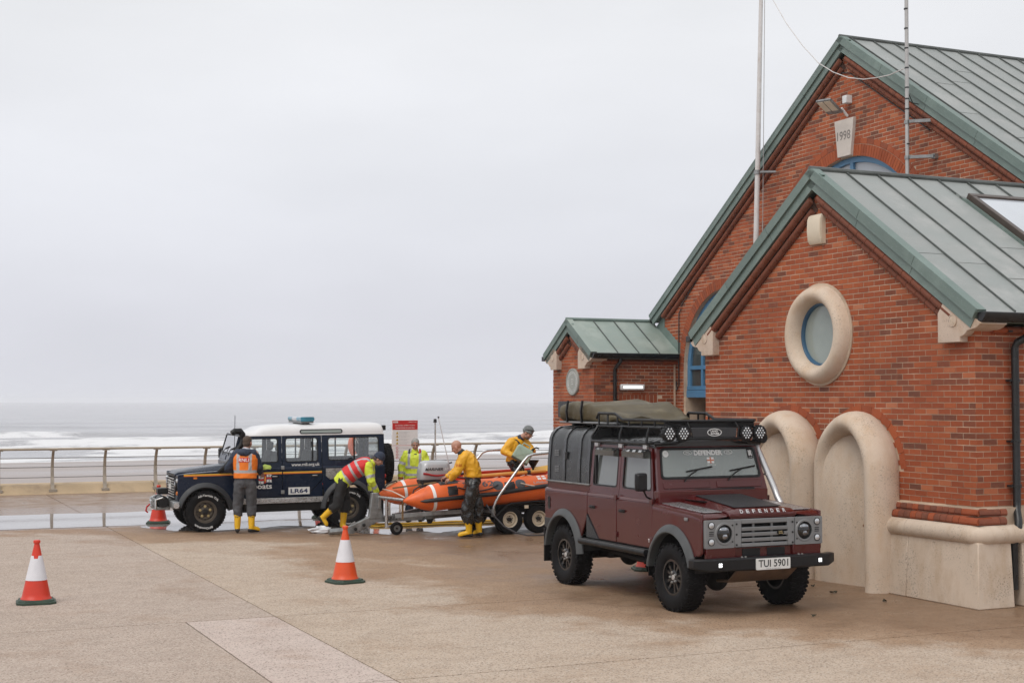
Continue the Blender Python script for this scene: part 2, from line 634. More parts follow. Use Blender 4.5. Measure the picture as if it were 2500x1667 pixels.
DM = -0.005                              # mortar lies this far behind the brick faces
hang = 0.30                              # wall tops stop this far under the roof line
L, Rr = -6.47, -0.28
port_hole = circ(-3.39, 3.445, 0.47)
wall('porch_front_wall', [(L, 0), (Rr - 0.005, 0), (Rr - 0.005, roof_z(Rr, PU, PZ, PS) - hang), (PU, PZ - hang), (L, roof_z(L, PU, PZ, PS) - hang)], fr_xz(PW), DM, 0.3, [port_hole])
wall('porch_side_wall', [(PW + 0.30, 0), (7.5, 0), (7.5, 3.40), (PW + 0.30, 3.40)], fr_yz(Rr), DM, 0.3)
wall('porch_side_wall', [(PW + 0.30, 0), (MW - 0.02, 0), (MW - 0.02, 3.40), (PW + 0.30, 3.40)], fr_yz(L + 0.3), DM, 0.291)
win_c = [(-8.65 - 2.3, 4.0), (-8.65 + 2.3, 4.0)] + arc(-8.65, 4.84, 2.3, 0, 180, 40)
win_l = [(-14.67, 0.02), (-11.17, 0.02)] + arc(-12.92, 3.2, 1.75, 0, 180, 32)
wall('main_gable_wall', [(-15.7, 0), (-1.56, 0), (-1.56, roof_z(-1.56, MU, MZ, MS) - hang), (MU, MZ - hang), (-15.7, roof_z(-15.7, MU, MZ, MS) - hang)], fr_xz(MW), DM, 0.35, [win_c, win_l])
AL, AR = -17.07, -14.98
wall('annexe_front_wall', [(AL, 0), (AR - 0.005, 0), (AR - 0.005, roof_z(AR, AU, AZ, AS) - hang), (AU, AZ - hang), (AL, roof_z(AL, AU, AZ, AS) - hang)], fr_xz(AW), DM, 0.25)
door_hole = [(3.34, 0.02), (4.28, 0.02), (4.28, 2.42), (3.34, 2.42)]
wall('annexe_side_wall', [(AW + 0.25, 0), (MW + 0.008, 0), (MW + 0.008, 3.42), (AW + 0.25, 3.42)], fr_yz(AR), DM, 0.25, [door_hole])
for x0, x1, y0, z1 in ((AL + 0.01, AL + 0.25, AW + 0.25, 3.42), (-15.7, -15.4, 5.2, 4.1), (-1.9, -1.56, 5.2, 4.1)):
    MB().bb(x0, x1, y0, 9 if z1 < 4 else 19, 0, z1).build('far_wall', M_MORTAR, station)
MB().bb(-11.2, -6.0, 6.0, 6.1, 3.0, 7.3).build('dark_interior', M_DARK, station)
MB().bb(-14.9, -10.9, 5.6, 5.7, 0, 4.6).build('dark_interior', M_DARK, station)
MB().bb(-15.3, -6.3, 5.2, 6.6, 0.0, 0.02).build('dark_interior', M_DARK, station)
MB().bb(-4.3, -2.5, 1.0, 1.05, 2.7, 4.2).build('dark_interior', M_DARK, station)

# ---- bricks
_bricks = []                             # (polygon, frame, depth, tint, plain?)
def clip(poly, a, b, c):
    outp = []
    for i in range(len(poly)):
        p, q = poly[i - 1], poly[i]
        dp, dq = a * p[0] + b * p[1] - c, a * q[0] + b * q[1] - c
        if (dp <= 0) != (dq <= 0):
            t = dp / (dp - dq)
            outp.append((p[0] + (q[0] - p[0]) * t, p[1] + (q[1] - p[1]) * t))
        if dq <= 0:
            outp.append(q)
    return outp
rb = random.Random(11)
def brickwork(fr, u0, u1, z0, z1, planes=(), drop=None, phase=0.0, dark=0.2, bond='stretcher', redder=0.0):
    zc = round(z0 / 0.075)
    while zc * 0.075 < z1 - 0.01:
        z = zc * 0.075
        x = u0 - (0.1125 if zc % 2 else 0.0) - phase
        heads = (bond == 'mixed' and zc % 5 == 0)
        step = 0.1125 if heads else 0.225
        while x < u1:
            g = 0.0065
            full = [(x + g, z + g), (x + step - g, z + g), (x + step - g, z + 0.075 - g), (x + g, z + 0.075 - g)]
            cx, cz = x + step / 2, z + 0.0375
            x += step
            if drop and drop(cx, cz):
                continue
            poly = [(min(max(p[0], u0), u1), min(max(p[1], z0), z1)) for p in full]
            plain = poly == full
            for a, b, c in planes:
                q = clip(poly, a, b, c)
                if q != poly and len(q) and (len(q) != 4 or any(abs(q[i][0] - poly[i][0]) > 1e-6 for i in range(4))):
                    plain = False
                poly = q
                if not poly:
                    break
            if len(poly) < 3:
                continue
            ar = abs(sum(poly[i - 1][0] * poly[i][1] - poly[i][0] * poly[i - 1][1] for i in range(len(poly)))) / 2
            if ar < 4e-4:
                continue
            r_ = rb.random()
            tint = rb.uniform(0.0, 0.24) if r_ < dark else (rb.uniform(0.86, 1.0) if r_ > 0.96 else rb.uniform(0.34, 0.86))
            _bricks.append((poly, fr, rb.uniform(-0.0018, 0.0018), tint, plain and not heads))
        zc += 1

def in_circle(cx, cz, r):
    return lambda u, z: (u - cx) ** 2 + (z - cz) ** 2 < r * r
# porch front: arch-shaped recess of each stone niche left out
NICHE = (-2.48, -4.13)
def porch_drop(u, z):
    if (u + 3.39) ** 2 + (z - 3.445) ** 2 < 0.62 ** 2:
        return True
    for c_ in NICHE:
        if abs(u - c_) < 0.70 and z < 1.6:
            return True
        if (u - c_) ** 2 + (z - 1.53) ** 2 < 0.82 ** 2 and z >= 1.53:
            return True
    return False
under = lambda uc, zc, s, h: [(s, 1, zc + s * uc - h), (-s, 1, zc - s * uc - h)]
brickwork(fr_xz(PW), L, Rr, 1.20, 5.6, under(PU, PZ, PS, 0.30), porch_drop, dark=0.15)
brickwork(fr_xz(PW), L, -4.98, 0.0, 1.20, (), None, dark=0.2)
brickwork(fr_yz(Rr), PW, 5.0, 1.20, 3.42, (), None, phase=0.1125, dark=0.18)
def main_drop(u, z):
    if u > L - 0.1 and z < roof_z(u, PU, PZ, PS) - 0.15:
        return True                      # behind the porch
    if u < -14.67 and z < 3.2:
        return True
    if z < 2.2 or (abs(u + 12.92) < 1.75 + 0.02 and z < 3.2) or (z >= 3.2 and (u + 12.92) ** 2 + (z - 3.2) ** 2 < 1.88 ** 2):
        return True
    if (abs(u + 8.65) < 2.3 and z < 4.84) or (z >= 4.84 and (u + 8.65) ** 2 + (z - 4.84) ** 2 < 2.58 ** 2):
        return True
    return False
brickwork(fr_xz(MW), -15.7, -1.6, 2.1, 9.4, under(MU, MZ, MS, 0.30), main_drop, dark=0.24)
brickwork(fr_xz(MW), -15.05, -14.675, 2.1, 3.2, (), None, dark=0.2)
brickwork(fr_xz(AW), AL, AR, 1.2, 4.3, under(AU, AZ, AS, 0.28), None, dark=0.14)
brickwork(fr_yz(AR), AW, MW - 0.002, 1.2, 3.44, (), lambda u, z: 3.31 < u < 4.31 and z < 2.66, phase=0.05, dark=0.22)
for k in range(10):                      # soldier course over the annexe door
    x = 3.29 + k * 0.1
    _bricks.append(([(x + 0.005, 2.43), (x + 0.07 + 0.02, 2.43), (x + 0.09, 2.655), (x + 0.005, 2.655)], fr_yz(AR), 0.001, rb.uniform(0.15, 0.6), False))

camp = Vector((0, 0, 2.5))
def brick_px(b):
    poly, fr, d, tint, plain = b
    if not plain:
        return 0
    o, ex, ey, en = [Vector(q) for q in fr]
    c = o + ex * (sum(p[0] for p in poly) / len(poly)) + ey * (sum(p[1] for p in poly) / len(poly))
    u = poly[0][0]
    if fr[3] == (0, -1, 0) and o.y == PW and c.z < 2.3 and u < -1.9:
        return 0                         # behind the niches or the car
    w = B_M @ c
    n = (B_M.to_3x3() @ en)
    v = camp - w
    if abs(w.x / w.y) > 0.36:
        return 0
    return max(n.dot(v.normalized()), 0) / v.length_squared
order = sorted(range(len(_bricks)), key=lambda i: -brick_px(_bricks[i]))
single = set(i for i in order[:300] if brick_px(_bricks[i]) > 0)
def brick_mb(mb, cols, poly, fr, d, tint):
    o, ex, ey, en = [Vector(q) for q in fr]
    n = len(poly)
    vs = [o + ex * p[0] + ey * p[1] + en * (d - 0.02) for p in poly] + [o + ex * p[0] + ey * p[1] + en * d for p in poly]
    fs = [tuple(range(n, 2 * n))] + [(j, (j + 1) % n, n + (j + 1) % n, n + j) for j in range(n)]
    mb.add(vs, fs)
    cols += [tint] * (2 * n)
def with_tint(me, cols):
    at = me.attributes.new('tint', 'FLOAT', 'POINT')
    at.data.foreach_set('value', cols)
    return me
mb, cols = MB(), []
for i, b in enumerate(_bricks):
    if i not in single:
        brick_mb(mb, cols, *b[:4])
o = bpy.data.objects.new('brickwork', with_tint(mb.mesh('brickwork', M_BRICK, fix=False), cols))
link(o, station, kind='stuff')
_bm = []
for k in range(18):
    m_, c_ = MB(), []
    t_ = rb.uniform(0.0, 0.24) if k < 4 else (0.93 if k == 4 else rb.uniform(0.34, 0.86))
    j = lambda: rb.uniform(-0.0012, 0.0012)
    w_, h_ = 0.107, 0.032
    brick_mb(m_, c_, [(-w_ + j(), -h_ + j()), (w_ + j(), -h_ + j()), (w_ + j(), h_ + j()), (-w_ + j(), h_ + j())], fr_xz(0), 0, t_)
    _bm.append(with_tint(m_.mesh('brick', M_BRICK, fix=False), c_))
for i in sorted(single):
    poly, fr, d, tint, plain = _bricks[i]
    o, ex, ey, en = [Vector(q) for q in fr]
    ob = bpy.data.objects.new('brick', rb.choice(_bm[:4]) if tint < 0.25 else rb.choice(_bm[4:]))
    ob.location = o + ex * ((poly[0][0] + poly[1][0]) / 2) + ey * ((poly[0][1] + poly[2][1]) / 2) + en * d
    ob.rotation_euler = (0, 0, 0 if en.y < -0.5 else math.pi / 2)
    link(ob, station)

# ---- arch bricks (each its own piece)
def ring_bricks(name, cx, cz, r0, r1, a0, a1, y, skip=None, w=0.075):
    n = max(1, int(round(R(a1 - a0) * r0 / w)))
    meshes = []
    da = R(a1 - a0) / n
    for k in range(5):
        m_, c_ = MB(), []
        g = 0.0045
        h0, h1 = r0 * da / 2 - g, r1 * da / 2 - g
        brick_mb(m_, c_, [(r0, -h0), (r1, -h1), (r1, h1), (r0, h0)], fr_xz(0), 0, rb.uniform(0.12, 0.78))
        meshes.append(with_tint(m_.mesh(name, M_BRICK, fix=False), c_))
    for i in range(n):
        a = R(a0) + da * (i + 0.5)
        if skip and skip(cx + r0 * math.cos(a), cz + r0 * math.sin(a)):
            continue
        ob = bpy.data.objects.new(name, rb.choice(meshes))
        ob.location = (cx, y - 0.004 + rb.uniform(-0.001, 0.001), cz)
        ob.rotation_euler = (0, -a, 0)
        link(ob, station)
key_gap = lambda x, z: abs(x + 8.65) < 0.215
ring_bricks('arch_brick', -8.65, 4.84, 2.30, 2.515, 22, 158, MW, key_gap)
ring_bricks('arch_brick', -8.65, 4.84, 2.525, 2.63, 22, 158, MW, key_gap, 0.2)
ring_bricks('arch_brick', -12.92, 3.2, 1.75, 1.965, 65, 180, MW)
for c_ in NICHE:
    ring_bricks('arch_brick', c_, 1.53, 0.80, 0.905, 5, 175, PW, None, 0.2)
MB().prism(arc(-8.65, 4.84, 2.66, 10, 170, 40) + arc(-8.65, 4.84, 2.3, 170, 10, 40), fr_xz(MW), -0.012, -0.0065).prism(arc(-12.92, 3.2, 1.99, 0, 180, 30) + arc(-12.92, 3.2, 1.75, 180, 0, 30), fr_xz(MW), -0.012, -0.0065).build('arch_mortar', M_MORTAR, station)
mbm = MB()
for c_ in NICHE:
    mbm.prism(arc(c_, 1.53, 0.92, 0, 180, 24) + arc(c_, 1.53, 0.6, 180, 0, 24), fr_xz(PW), -0.012, -0.0065)
mbm.build('arch_mortar', M_MORTAR, station)

# ---- roofs
def slope_matrix(uc, zc, s, y0, side):
    a = math.atan(s)
    ed = Vector((side * math.cos(a), 0, -math.sin(a)))
    eb = Vector((0, 1, 0))
    en = Vector((side * math.sin(a), 0, math.cos(a)))
    return Vector((uc, y0, zc)), ed, eb, en
rr = random.Random(5)
def sl_box(mb, fr, d0, d1, b0, b1, h0, h1, tilt=0.0):
    o, ed, eb, en = fr
    vs = []
    for d in (d0, d1):
        for b in (b0, b1):
            for h in (h0, h1):
                vs.append(o + ed * d + eb * b + en * (h + (tilt if d == d1 else 0)))
    mb.add(vs, [(0, 1, 3, 2), (4, 6, 7, 5), (0, 4, 5, 1), (2, 3, 7, 6), (0, 2, 6, 4), (1, 5, 7, 3)])
    return mb
def roof(uc, zc, s, y0, y1, half, first, pitch, mt, detail=(1, -1), hole=None, laps=(1.3, 3.2)):
    slen = half * math.sqrt(1 + s * s)
    for side in (1, -1):
        fr = slope_matrix(uc, zc, s, y0, side)
        cuts = [0.16]
        b = first - y0
        while b < y1 - y0:
            if b > 0.17:
                cuts.append(b)
            b += pitch
        cuts.append(y1 - y0)
        sl_box(MB(), fr, 0.05 if side > 0 else 0.06, slen, 0.05, y1 - y0 - 0.01, -0.16, -0.016).build('roof_deck', M_VERGE, station)
        if side not in detail:
            sl_box(MB(), fr, 0.02, slen + 0.01, 0.0, y1 - y0, -0.014, 0.0).build('roof_panel', mt, station)
            continue
        for k in range(len(cuts) - 1):
            b0, b1 = cuts[k] + 0.004, cuts[k + 1] - 0.004
            ends = [0.02]
            q = rr.uniform(*laps)
            while q < slen - 0.5:
                ends.append(q)
                q += rr.uniform(1.6, 2.6)
            ends.append(slen + 0.012)
            for j in range(len(ends) - 1):
                d0, d1 = ends[j], ends[j + 1]
                if hole and b1 > hole[2] and b0 < hole[3] and d1 > hole[0] and d0 < hole[1]:
                    for (p0, p1) in ((d0, hole[0]), (hole[1], d1)):
                        if p1 - p0 > 0.03:
                            sl_box(MB(), fr, p0, p1, b0, b1, -0.014, 0.0, 0.0).build('roof_panel', mt, station)
                    continue
                sl_box(MB(), fr, d0, d1, b0, b1, -0.014, rr.uniform(0.0, 0.002), 0.006).build('roof_panel', mt, station)
            if k > 0:
                sb = cuts[k]
                if hole and hole[2] < sb < hole[3]:
                    for (p0, p1) in ((0.05, hole[0]), (hole[1], slen)):
                        if p1 - p0 > 0.1:
                            sl_box(MB(), fr, p0, p1, sb - 0.008, sb + 0.008, -0.01, 0.030).build('roof_seam', M_SEAM, station)
                else:
                    sl_box(MB(), fr, 0.05, slen + 0.01, sb - 0.008, sb + 0.008, -0.01, 0.030).build('roof_seam', M_SEAM, station)
        # raised edge of the verge, seen from above
        sl_box(MB(), fr, 0.0, slen + 0.012, 0.006, 0.15, -0.012, 0.034).build('verge_capping', M_VERGE if mt is not M_ROOF_G else M_ROOF_G, station)
    MB().tube([(uc, y0 + 0.004, zc + 0.012), (uc, y1, zc + 0.012)], 0.045, 8).build('ridge_roll', M_SEAM if mt is M_ROOF else M_VERGE, station, 40)
    # verge: two stepped bands in lengths, on both sides
    for side in (1, -1):
        o, ed, eb, en = slope_matrix(uc, zc, s, y0, side)
        nseg = max(1, int(round(slen / 1.55)))
        if half < 2:
            nseg = 2
        for k in range(nseg):
            d0, d1 = slen * k / nseg + (0.0 if k == 0 else 0.004), slen * (k + 1) / nseg - (0.004 if k < nseg - 1 else 0)
            for (t0, t1, yy, th, nm) in ((0.03, -0.105, 0.0, 0.06, 'verge_upper_band'), (-0.105, -0.235, 0.035, 0.05, 'verge_lower_band')):
                m0 = -t0 * s * 0 
                vs = []
                for d, first_end in ((d0, k == 0), (d1, False)):
                    for t in (t0, t1):
                        dd = d
                        if first_end:
                            dd = t * s      # mitred at the ridge (plumb cut)
                        p = o + ed * dd + en * t
                        for y_ in (yy, yy + th):
                            vs.append((p.x, y0 + y_, p.z))
                MB().add(vs, [(0, 1, 3, 2), (4, 6, 7, 5), (0, 4, 5, 1), (2, 3, 7, 6), (0, 2, 6, 4), (1, 5, 7, 3)]).build(nm, M_VERGE, station)

roof(PU, PZ, PS, 0.08, 8.6, 3.31, 0.12 + 0.02, 0.56, M_ROOF, hole=(0.66, 2.62, 2.36, 3.52))
roof(MU, MZ, MS, 4.63, 20, 7.32, 4.88, 0.52, M_ROOF, detail=(1,), laps=(1.2, 3.6))
roof(AU, AZ, AS, 2.49, 4.80, 1.22, 2.64, 0.54, M_ROOF_G, detail=(1,), laps=(5, 6))
MB().bb(-17.2, -14.95, 4.80, 9.0, 3.3, 3.42).build('roof_deck', M_VERGE, station)

# brick rolls corbelled out under the verges
M_BED = mat('dark_brick_bed', (0.07, 0.035, 0.025), 0.85, var=0.3, scale=12)  # dark brown bed behind the verge bricks
def verge_rolls(uc, zc, s, wall_y, half, parts, side_list):
    m_, c_ = MB(), []
    a = math.atan(s)
    slen = half * math.sqrt(1 + s * s)
    meshes = []
    def shape(mbx, cc, tint, at, ax, nrm, rad, ln):
        ring0, ring1 = [], []
        for j in range(9):
            q = R(-90 + 180 * j / 8)
            off = nrm * (rad * math.sin(q)) + Vector((0, -1, 0)) * (rad * 1.1 * math.cos(q))
            ring0.append(at + off)
            ring1.append(at + ax * ln + off)
        n0 = len(mbx.v)
        mbx.loft([ring0, ring1], True)
        cc += [tint] * 18
    for side in side_list:
        o, ed, eb, en = slope_matrix(uc, zc, s, 0, side)
        for row, (t, yy, rad) in enumerate(((-0.30, wall_y - 0.065, 0.058), (-0.415, wall_y - 0.015, 0.055))):
            d = 0.30 + 0.1 * row
            while d < slen - 0.55:
                tint = rb.uniform(0.0, 0.14)  # tints kept dark, partly painting the shade under the verge
                p = o + ed * (d + 0.004) + en * t
                p = Vector((p.x, yy, p.z))
                if parts:
                    mm, cc = MB(), []
                    shape(mm, cc, tint, Vector((0, 0, 0)), ed, en, rad, 0.212)
                    ob = bpy.data.objects.new('verge_brick', with_tint(mm.mesh('verge_brick', M_BRICK, 40), cc))
                    ob.location = p
                    link(ob, station)
                else:
                    shape(m_, c_, tint, p, ed, en, rad, 0.212)
                d += 0.22
        # mortar bed behind the rolls
        fr = (o, ed, eb, en)
        bed = MB()
        vs = []
        for d in (0.34, slen - 0.66):
            for t in (-0.24, -0.46):
                p = o + ed * d + en * t
                for y_ in (wall_y - 0.075, wall_y + 0.05):
                    vs.append((p.x, y_ if t > -0.3 else y_ + 0.066, p.z))
        bed.add(vs, [(0, 1, 3, 2), (4, 6, 7, 5), (0, 4, 5, 1), (2, 3, 7, 6), (0, 2, 6, 4), (1, 5, 7, 3)])
        bed.build('corbel_bed', M_BED, station)
    if not parts:
        link(bpy.data.objects.new('verge_brickwork', with_tint(m_.mesh('verge_brickwork', M_BRICK, 40), c_)), station, kind='stuff')
verge_rolls(PU, PZ, PS, PW, 3.31, True, (1, -1))
verge_rolls(AU, AZ, AS, AW, 1.22, True, (1, -1))
verge_rolls(MU, MZ, MS, MW, 7.32, False, (1, -1))

# eaves: black gutters, brick roll under them, stone corbels at the four gable feet
def gutter(u, y0, y1, z):
    g = MB().prism([(0.0, -0.115), (0.085, -0.115), (0.13, -0.06), (0.135, 0.0), (0.0, 0.0)], ((u, y0, z), (1, 0, 0), (0, 0, 1), (0, -1, 0)), -(y1 - y0), 0)
    return g.build('gutter', M_BLACK, station, bevel=0.008)
gutter(-0.10, 0.13, 8.5, 3.575)
gutter(-14.86, 2.53, 4.74, 3.565)
MB().bb(-6.83, -6.70, 0.1, 4.7, 3.46, 3.56).build('gutter', M_BLACK, station, bevel=0.008)
MB().bb(-17.44, -17.28, 2.53, 7, 3.44, 3.55).build('gutter', M_BLACK, station, bevel=0.008)
MB().bb(-16.05, -15.94, 4.7, 19, 4.34, 4.45).build('gutter', M_BLACK, station, bevel=0.008)
for (u, y0, y1) in ((Rr + 0.04, PW + 0.25, 6.0), (AR + 0.035, AW + 0.2, MW)):
    y = y0
    while y < y1 - 0.05:
        m_, c_ = MB(), []
        ring = lambda yy: [Vector((u - 0.04 + 0.075 * math.cos(R(-90 + 22.5 * j)), yy, 3.375 + 0.05 * math.sin(R(-90 + 22.5 * j)))) for j in range(9)]
        m_.loft([ring(y + 0.004), ring(min(y + 0.214, y1))], True)
        ob = bpy.data.objects.new('eaves_brick', with_tint(m_.mesh('eaves_brick', M_BRICK, 40), [rb.uniform(0.1, 0.5)] * 18))
        link(ob, station)
        y += 0.222

def corbel(u_in, u_out, y, z, side):
    """cast stone kneeler; u_in is the straight inner edge, u_out the moulded outer edge."""
    w = abs(u_out - u_in)
    s = 1 if u_out > u_in else -1
    pr = [(0, 0), (w * 0.52, 0), (w * 0.52, 0.065), (w * 0.58, 0.07), (w * 0.65, 0.10), (w * 0.69, 0.135), (w * 0.74, 0.14), (w * 0.84, 0.15), (w * 0.92, 0.17), (w * 0.97, 0.20), (w, 0.205), (w, 0.22), (w * 0.20, 0.22 + w * 0.8 * 0.58), (0, 0.37)]
    poly = [(u_in + s * p, z + q) for p, q in pr]
    if s < 0:
        poly = poly[::-1]
    c_ = MB().prism(poly, fr_xz(y), -0.42, 0.0).build('corbel', M_CORBEL, station, bevel=0.006)
    cx, cz = u_in + s * w * 0.36, z + 0.27
    m_ = MB().lathe([(0.062, -0.006), (0.078, -0.006), (0.078, 0.010), (0.070, 0.014), (0.062, 0.008)], 24, (cx, y - 0.004, cz), 'Y', closed=True)
    m_.build('roundel', M_CORBEL, c_, 40)
    MB().lathe([(0.0, 0.0), (0.06, 0.0), (0.06, -0.004), (0.0, -0.012)], 24, (cx, y - 0.002, cz), 'Y').build('roundel_disc', M_STONE2, c_, 40)
corbel(-0.80, -0.04, 0.125, 3.225, 1)
corbel(-6.05, -6.72, 0.125, 3.225, -1)
corbel(-15.52, -14.86, 2.525, 3.225, 1)
corbel(-16.62, -17.24, 2.525, 3.225, -1)

# roundel window: swollen stone ring, blue frame, frosted pane
prof = [(0.575 + 0.132 * math.cos(R(a)), PW + 0.02 - 0.215 * math.sin(R(a))) for a in range(-30, 331, 18)]
ring = MB().lathe(prof, 56, (-3.39, 0, 3.445), 'Y', closed=True)
MBr = ring.build('porthole_surround', M_STONE, station, 60)
MB().lathe([(0.456, 0.31), (0.456, 0.235), (0.428, 0.235), (0.412, 0.26), (0.412, 0.31)], 48, (-3.39, 0, 3.445), 'Y', closed=True).build('porthole_frame', M_BLUED, station, 40)
MB().lathe([(0.0, 0.285), (0.414, 0.285), (0.414, 0.295), (0.0, 0.295)], 48, (-3.39, 0, 3.445), 'Y').build('porthole_pane', M_PANE_F, station, 40)
MB().lathe([(0.70, 0.262), (0.735, 0.262), (0.735, 0.235), (0.70, 0.225)], 56, (-3.39, 0, 3.445), 'Y', closed=True).build('porthole_mortar', M_MORTAR, station, 40)

# stone niches
def back_depth(q, z):
    k = min(max((q + 1.0) / 1.7, 0), 1)
    k = k * k * (3 - 2 * k)
    return -0.02 + 0.17 * k + 0.14 * max(0.0, (z - 1.1) / 1.1) ** 1.5
def niche(c, z_spring=1.53):
    rc, rt = 0.675, 0.155
    pts = []
    xr, xl = c + rc, c - rc
    path = [(xr, z) for z in (-0.02, 0.4, 0.8, 1.2)] + arc(c, z_spring, rc, 0, 180, 26) + [(xl, z) for z in (1.2, 0.8, 0.4, -0.02)]
    t_ = MB().tube([(x, 0, z) for x, z in path], rt, 24)
    def sh(p):
        k = min(max((xr + 0.1 - p.x) / (2 * rc), 0), 1)
        k = k * k * (3 - 2 * k)
        return Vector((p.x, p.y * 1.75 + 0.03 + 0.20 * k, p.z))
    t_.xf(sh).build('niche_surround', M_STONE, station, 60)
    poly = [(xl, 0), (xr, 0), (xr, z_spring)] + arc(c, z_spring, rc, 0, 180, 24)[1:-1] + [(xl, z_spring)]
    m_ = MB()
    # dished back: deeper at the top of the arch than at the foot
    rows = []
    for i in range(25):
        z = z_spring + rc if i == 24 else (z_spring + rc) * i / 24
        hw = rc if z <= z_spring else math.sqrt(max(rc * rc - (z - z_spring) ** 2, 0.0004))
        d0 = 0.20 * max(0.0, (z - 1.1) / 1.1) ** 1.5
        row = []
        for j in range(13):
            q = -1 + 2 * j / 12
            row.append((c + hw * q, back_depth(q, z), z))
        rows.append(row)
    vs = [p for r_ in rows for p in r_]
    fs = [(i * 13 + j, i * 13 + j + 1, (i + 1) * 13 + j + 1, (i + 1) * 13 + j) for i in range(24) for j in range(12)]
    k = len(vs)
    vs += [(x, 0.29, z) for x, y, z in vs]
    fs += [tuple(reversed([a + k for a in f])) for f in fs]
    m_.add(vs, fs)
    m_.build('niche_back', M_STONE, station, 60)
for c_ in NICHE:
    niche(c_)
MB().lathe([(0.0, -0.02), (0.05, -0.02), (0.055, -0.005), (0.055, 0.01), (0.0, 0.01)], 20, (-3.76, 0.045, 0.86), 'Y').build('wall_boss', M_STEEL, station, 40)
M_RUST = mat('rust_stain', (0.20, 0.10, 0.05), 0.8, var=0.4, scale=20)
rs_ = random.Random(3)
for k in range(16):
    q = rs_.choice((0.42, 0.80)) + rs_.uniform(-0.03, 0.03) if k < 11 else rs_.uniform(0.2, 0.85)
    z0 = rs_.uniform(0.2, 0.95)
    hh = rs_.uniform(0.02, 0.07)
    ww = rs_.uniform(0.006, 0.013)
    x = NICHE[0] + 0.675 * q
    y = back_depth(q, z0)
    MB().prism(fillet([(x - ww, z0), (x + ww * 0.8, z0 + 0.01), (x + ww, z0 + hh), (x - ww * 0.7, z0 + hh - 0.01)], 0.005, 2), fr_xz(y), -0.03, 0.006).build('rust_mark', M_RUST, station)

# plinth: battered stone blocks, stone roll, two courses of bullnose brick
def batter(poly0, poly1, h, name='plinth_block', z0=0.0):
    MB().loft([[(x, y, z0) for x, y in poly0], [(x, y, h) for x, y in poly1]]).build(name, M_STONE2, station, bevel=0.012)
batter([(-1.80, 0.0), (-1.325, 0.0), (-1.325, 0.3), (-1.80, 0.3)], [(-1.80, 0.055), (-1.325, 0.055), (-1.325, 0.3), (-1.80, 0.3)], 0.79)
batter([(-1.318, 0.0), (0.0, 0.0), (0.0, 0.57), (-0.26, 0.57), (-0.26, 0.3), (-1.318, 0.3)], [(-1.318, 0.055), (-0.055, 0.055), (-0.055, 0.57), (-0.26, 0.57), (-0.26, 0.3), (-1.318, 0.3)], 0.79)
batter([(-0.26, 0.74), (0.0, 0.74), (0.0, 5.0), (-0.26, 5.0)], [(-0.26, 0.74), (-0.055, 0.74), (-0.055, 5.0), (-0.26, 5.0)], 0.79)
batter([(L - 0.2, 0.0), (-4.99, 0.0), (-4.99, 0.3), (L - 0.2, 0.3)], [(L - 0.2, 0.055), (-4.99, 0.055), (-4.99, 0.3), (L - 0.2, 0.3)], 0.79)
def roll(p):
    MB().tube(p, 0.118, 20).build('plinth_roll', M_STONE2, station, 50)
roll([(-1.84, 0.105, 0.875), (-1.325, 0.105, 0.875)])
roll([(-1.318, 0.105, 0.875), (-0.30, 0.105, 0.875), (-0.20, 0.105, 0.875), (-0.135, 0.125, 0.875), (-0.105, 0.19, 0.875), (-0.105, 0.3, 0.875), (-0.105, 2.4, 0.875)])
roll([(-0.105, 2.408, 0.875), (-0.105, 5.0, 0.875)])
roll([(L - 0.2, 0.105, 0.875), (-4.99, 0.105, 0.875)])
MB().bb(-1.80, -0.17, 0.17, 0.30, 0.79, 1.19).bb(-0.34, -0.17, 0.3, 5.0, 0.79, 1.19).build('plinth_core', M_MORTAR, station)
def bull(axis, a, ln, d, z, h):
    """one bullnose brick: length ln along the wall, rounded nose stepping out by d."""
    m_ = MB()
    prof = [(0.3, 0), (d, 0), (d - 0.012, h * 0.25)] + [(d - 0.012 + 0.045 * (1 - math.cos(R(q))), h * 0.25 + (h * 0.75) * math.sin(R(q))) for q in (0, 30, 60, 90)] + [(0.3, h)]
    if axis == 'x':
        m_.loft([[(a + 0.004, p, z + q) for p, q in prof], [(a + ln - 0.004, p, z + q) for p, q in prof]])
    else:
        m_.loft([[(-p, a + 0.004, z + q) for p, q in prof], [(-p, a + ln - 0.004, z + q) for p, q in prof]])
    ob = bpy.data.objects.new('bullnose_brick', with_tint(m_.mesh('bullnose_brick', M_BRICK, 50), [rb.choice([rb.uniform(0.0, 0.2), rb.uniform(0.1, 0.5)])] * len(m_.v)))
    link(ob, station)
for z, d in ((0.995, 0.075), (1.095, 0.16)):
    x = -0.40 if d < 0.1 else -0.45
    bull('x', x, -d - x - 0.003, d, z, 0.094)
    while x > -1.72:
        x -= 0.113
        bull('x', x, 0.113, d, z, 0.094)
    y = d + 0.012
    first = True
    while y < 4.5:
        ln = 0.33 if first else 0.113
        if not (y + ln > 0.62 and y < 0.94):
            bull('y', y, ln, d, z, 0.094)
        y += ln
        first = False

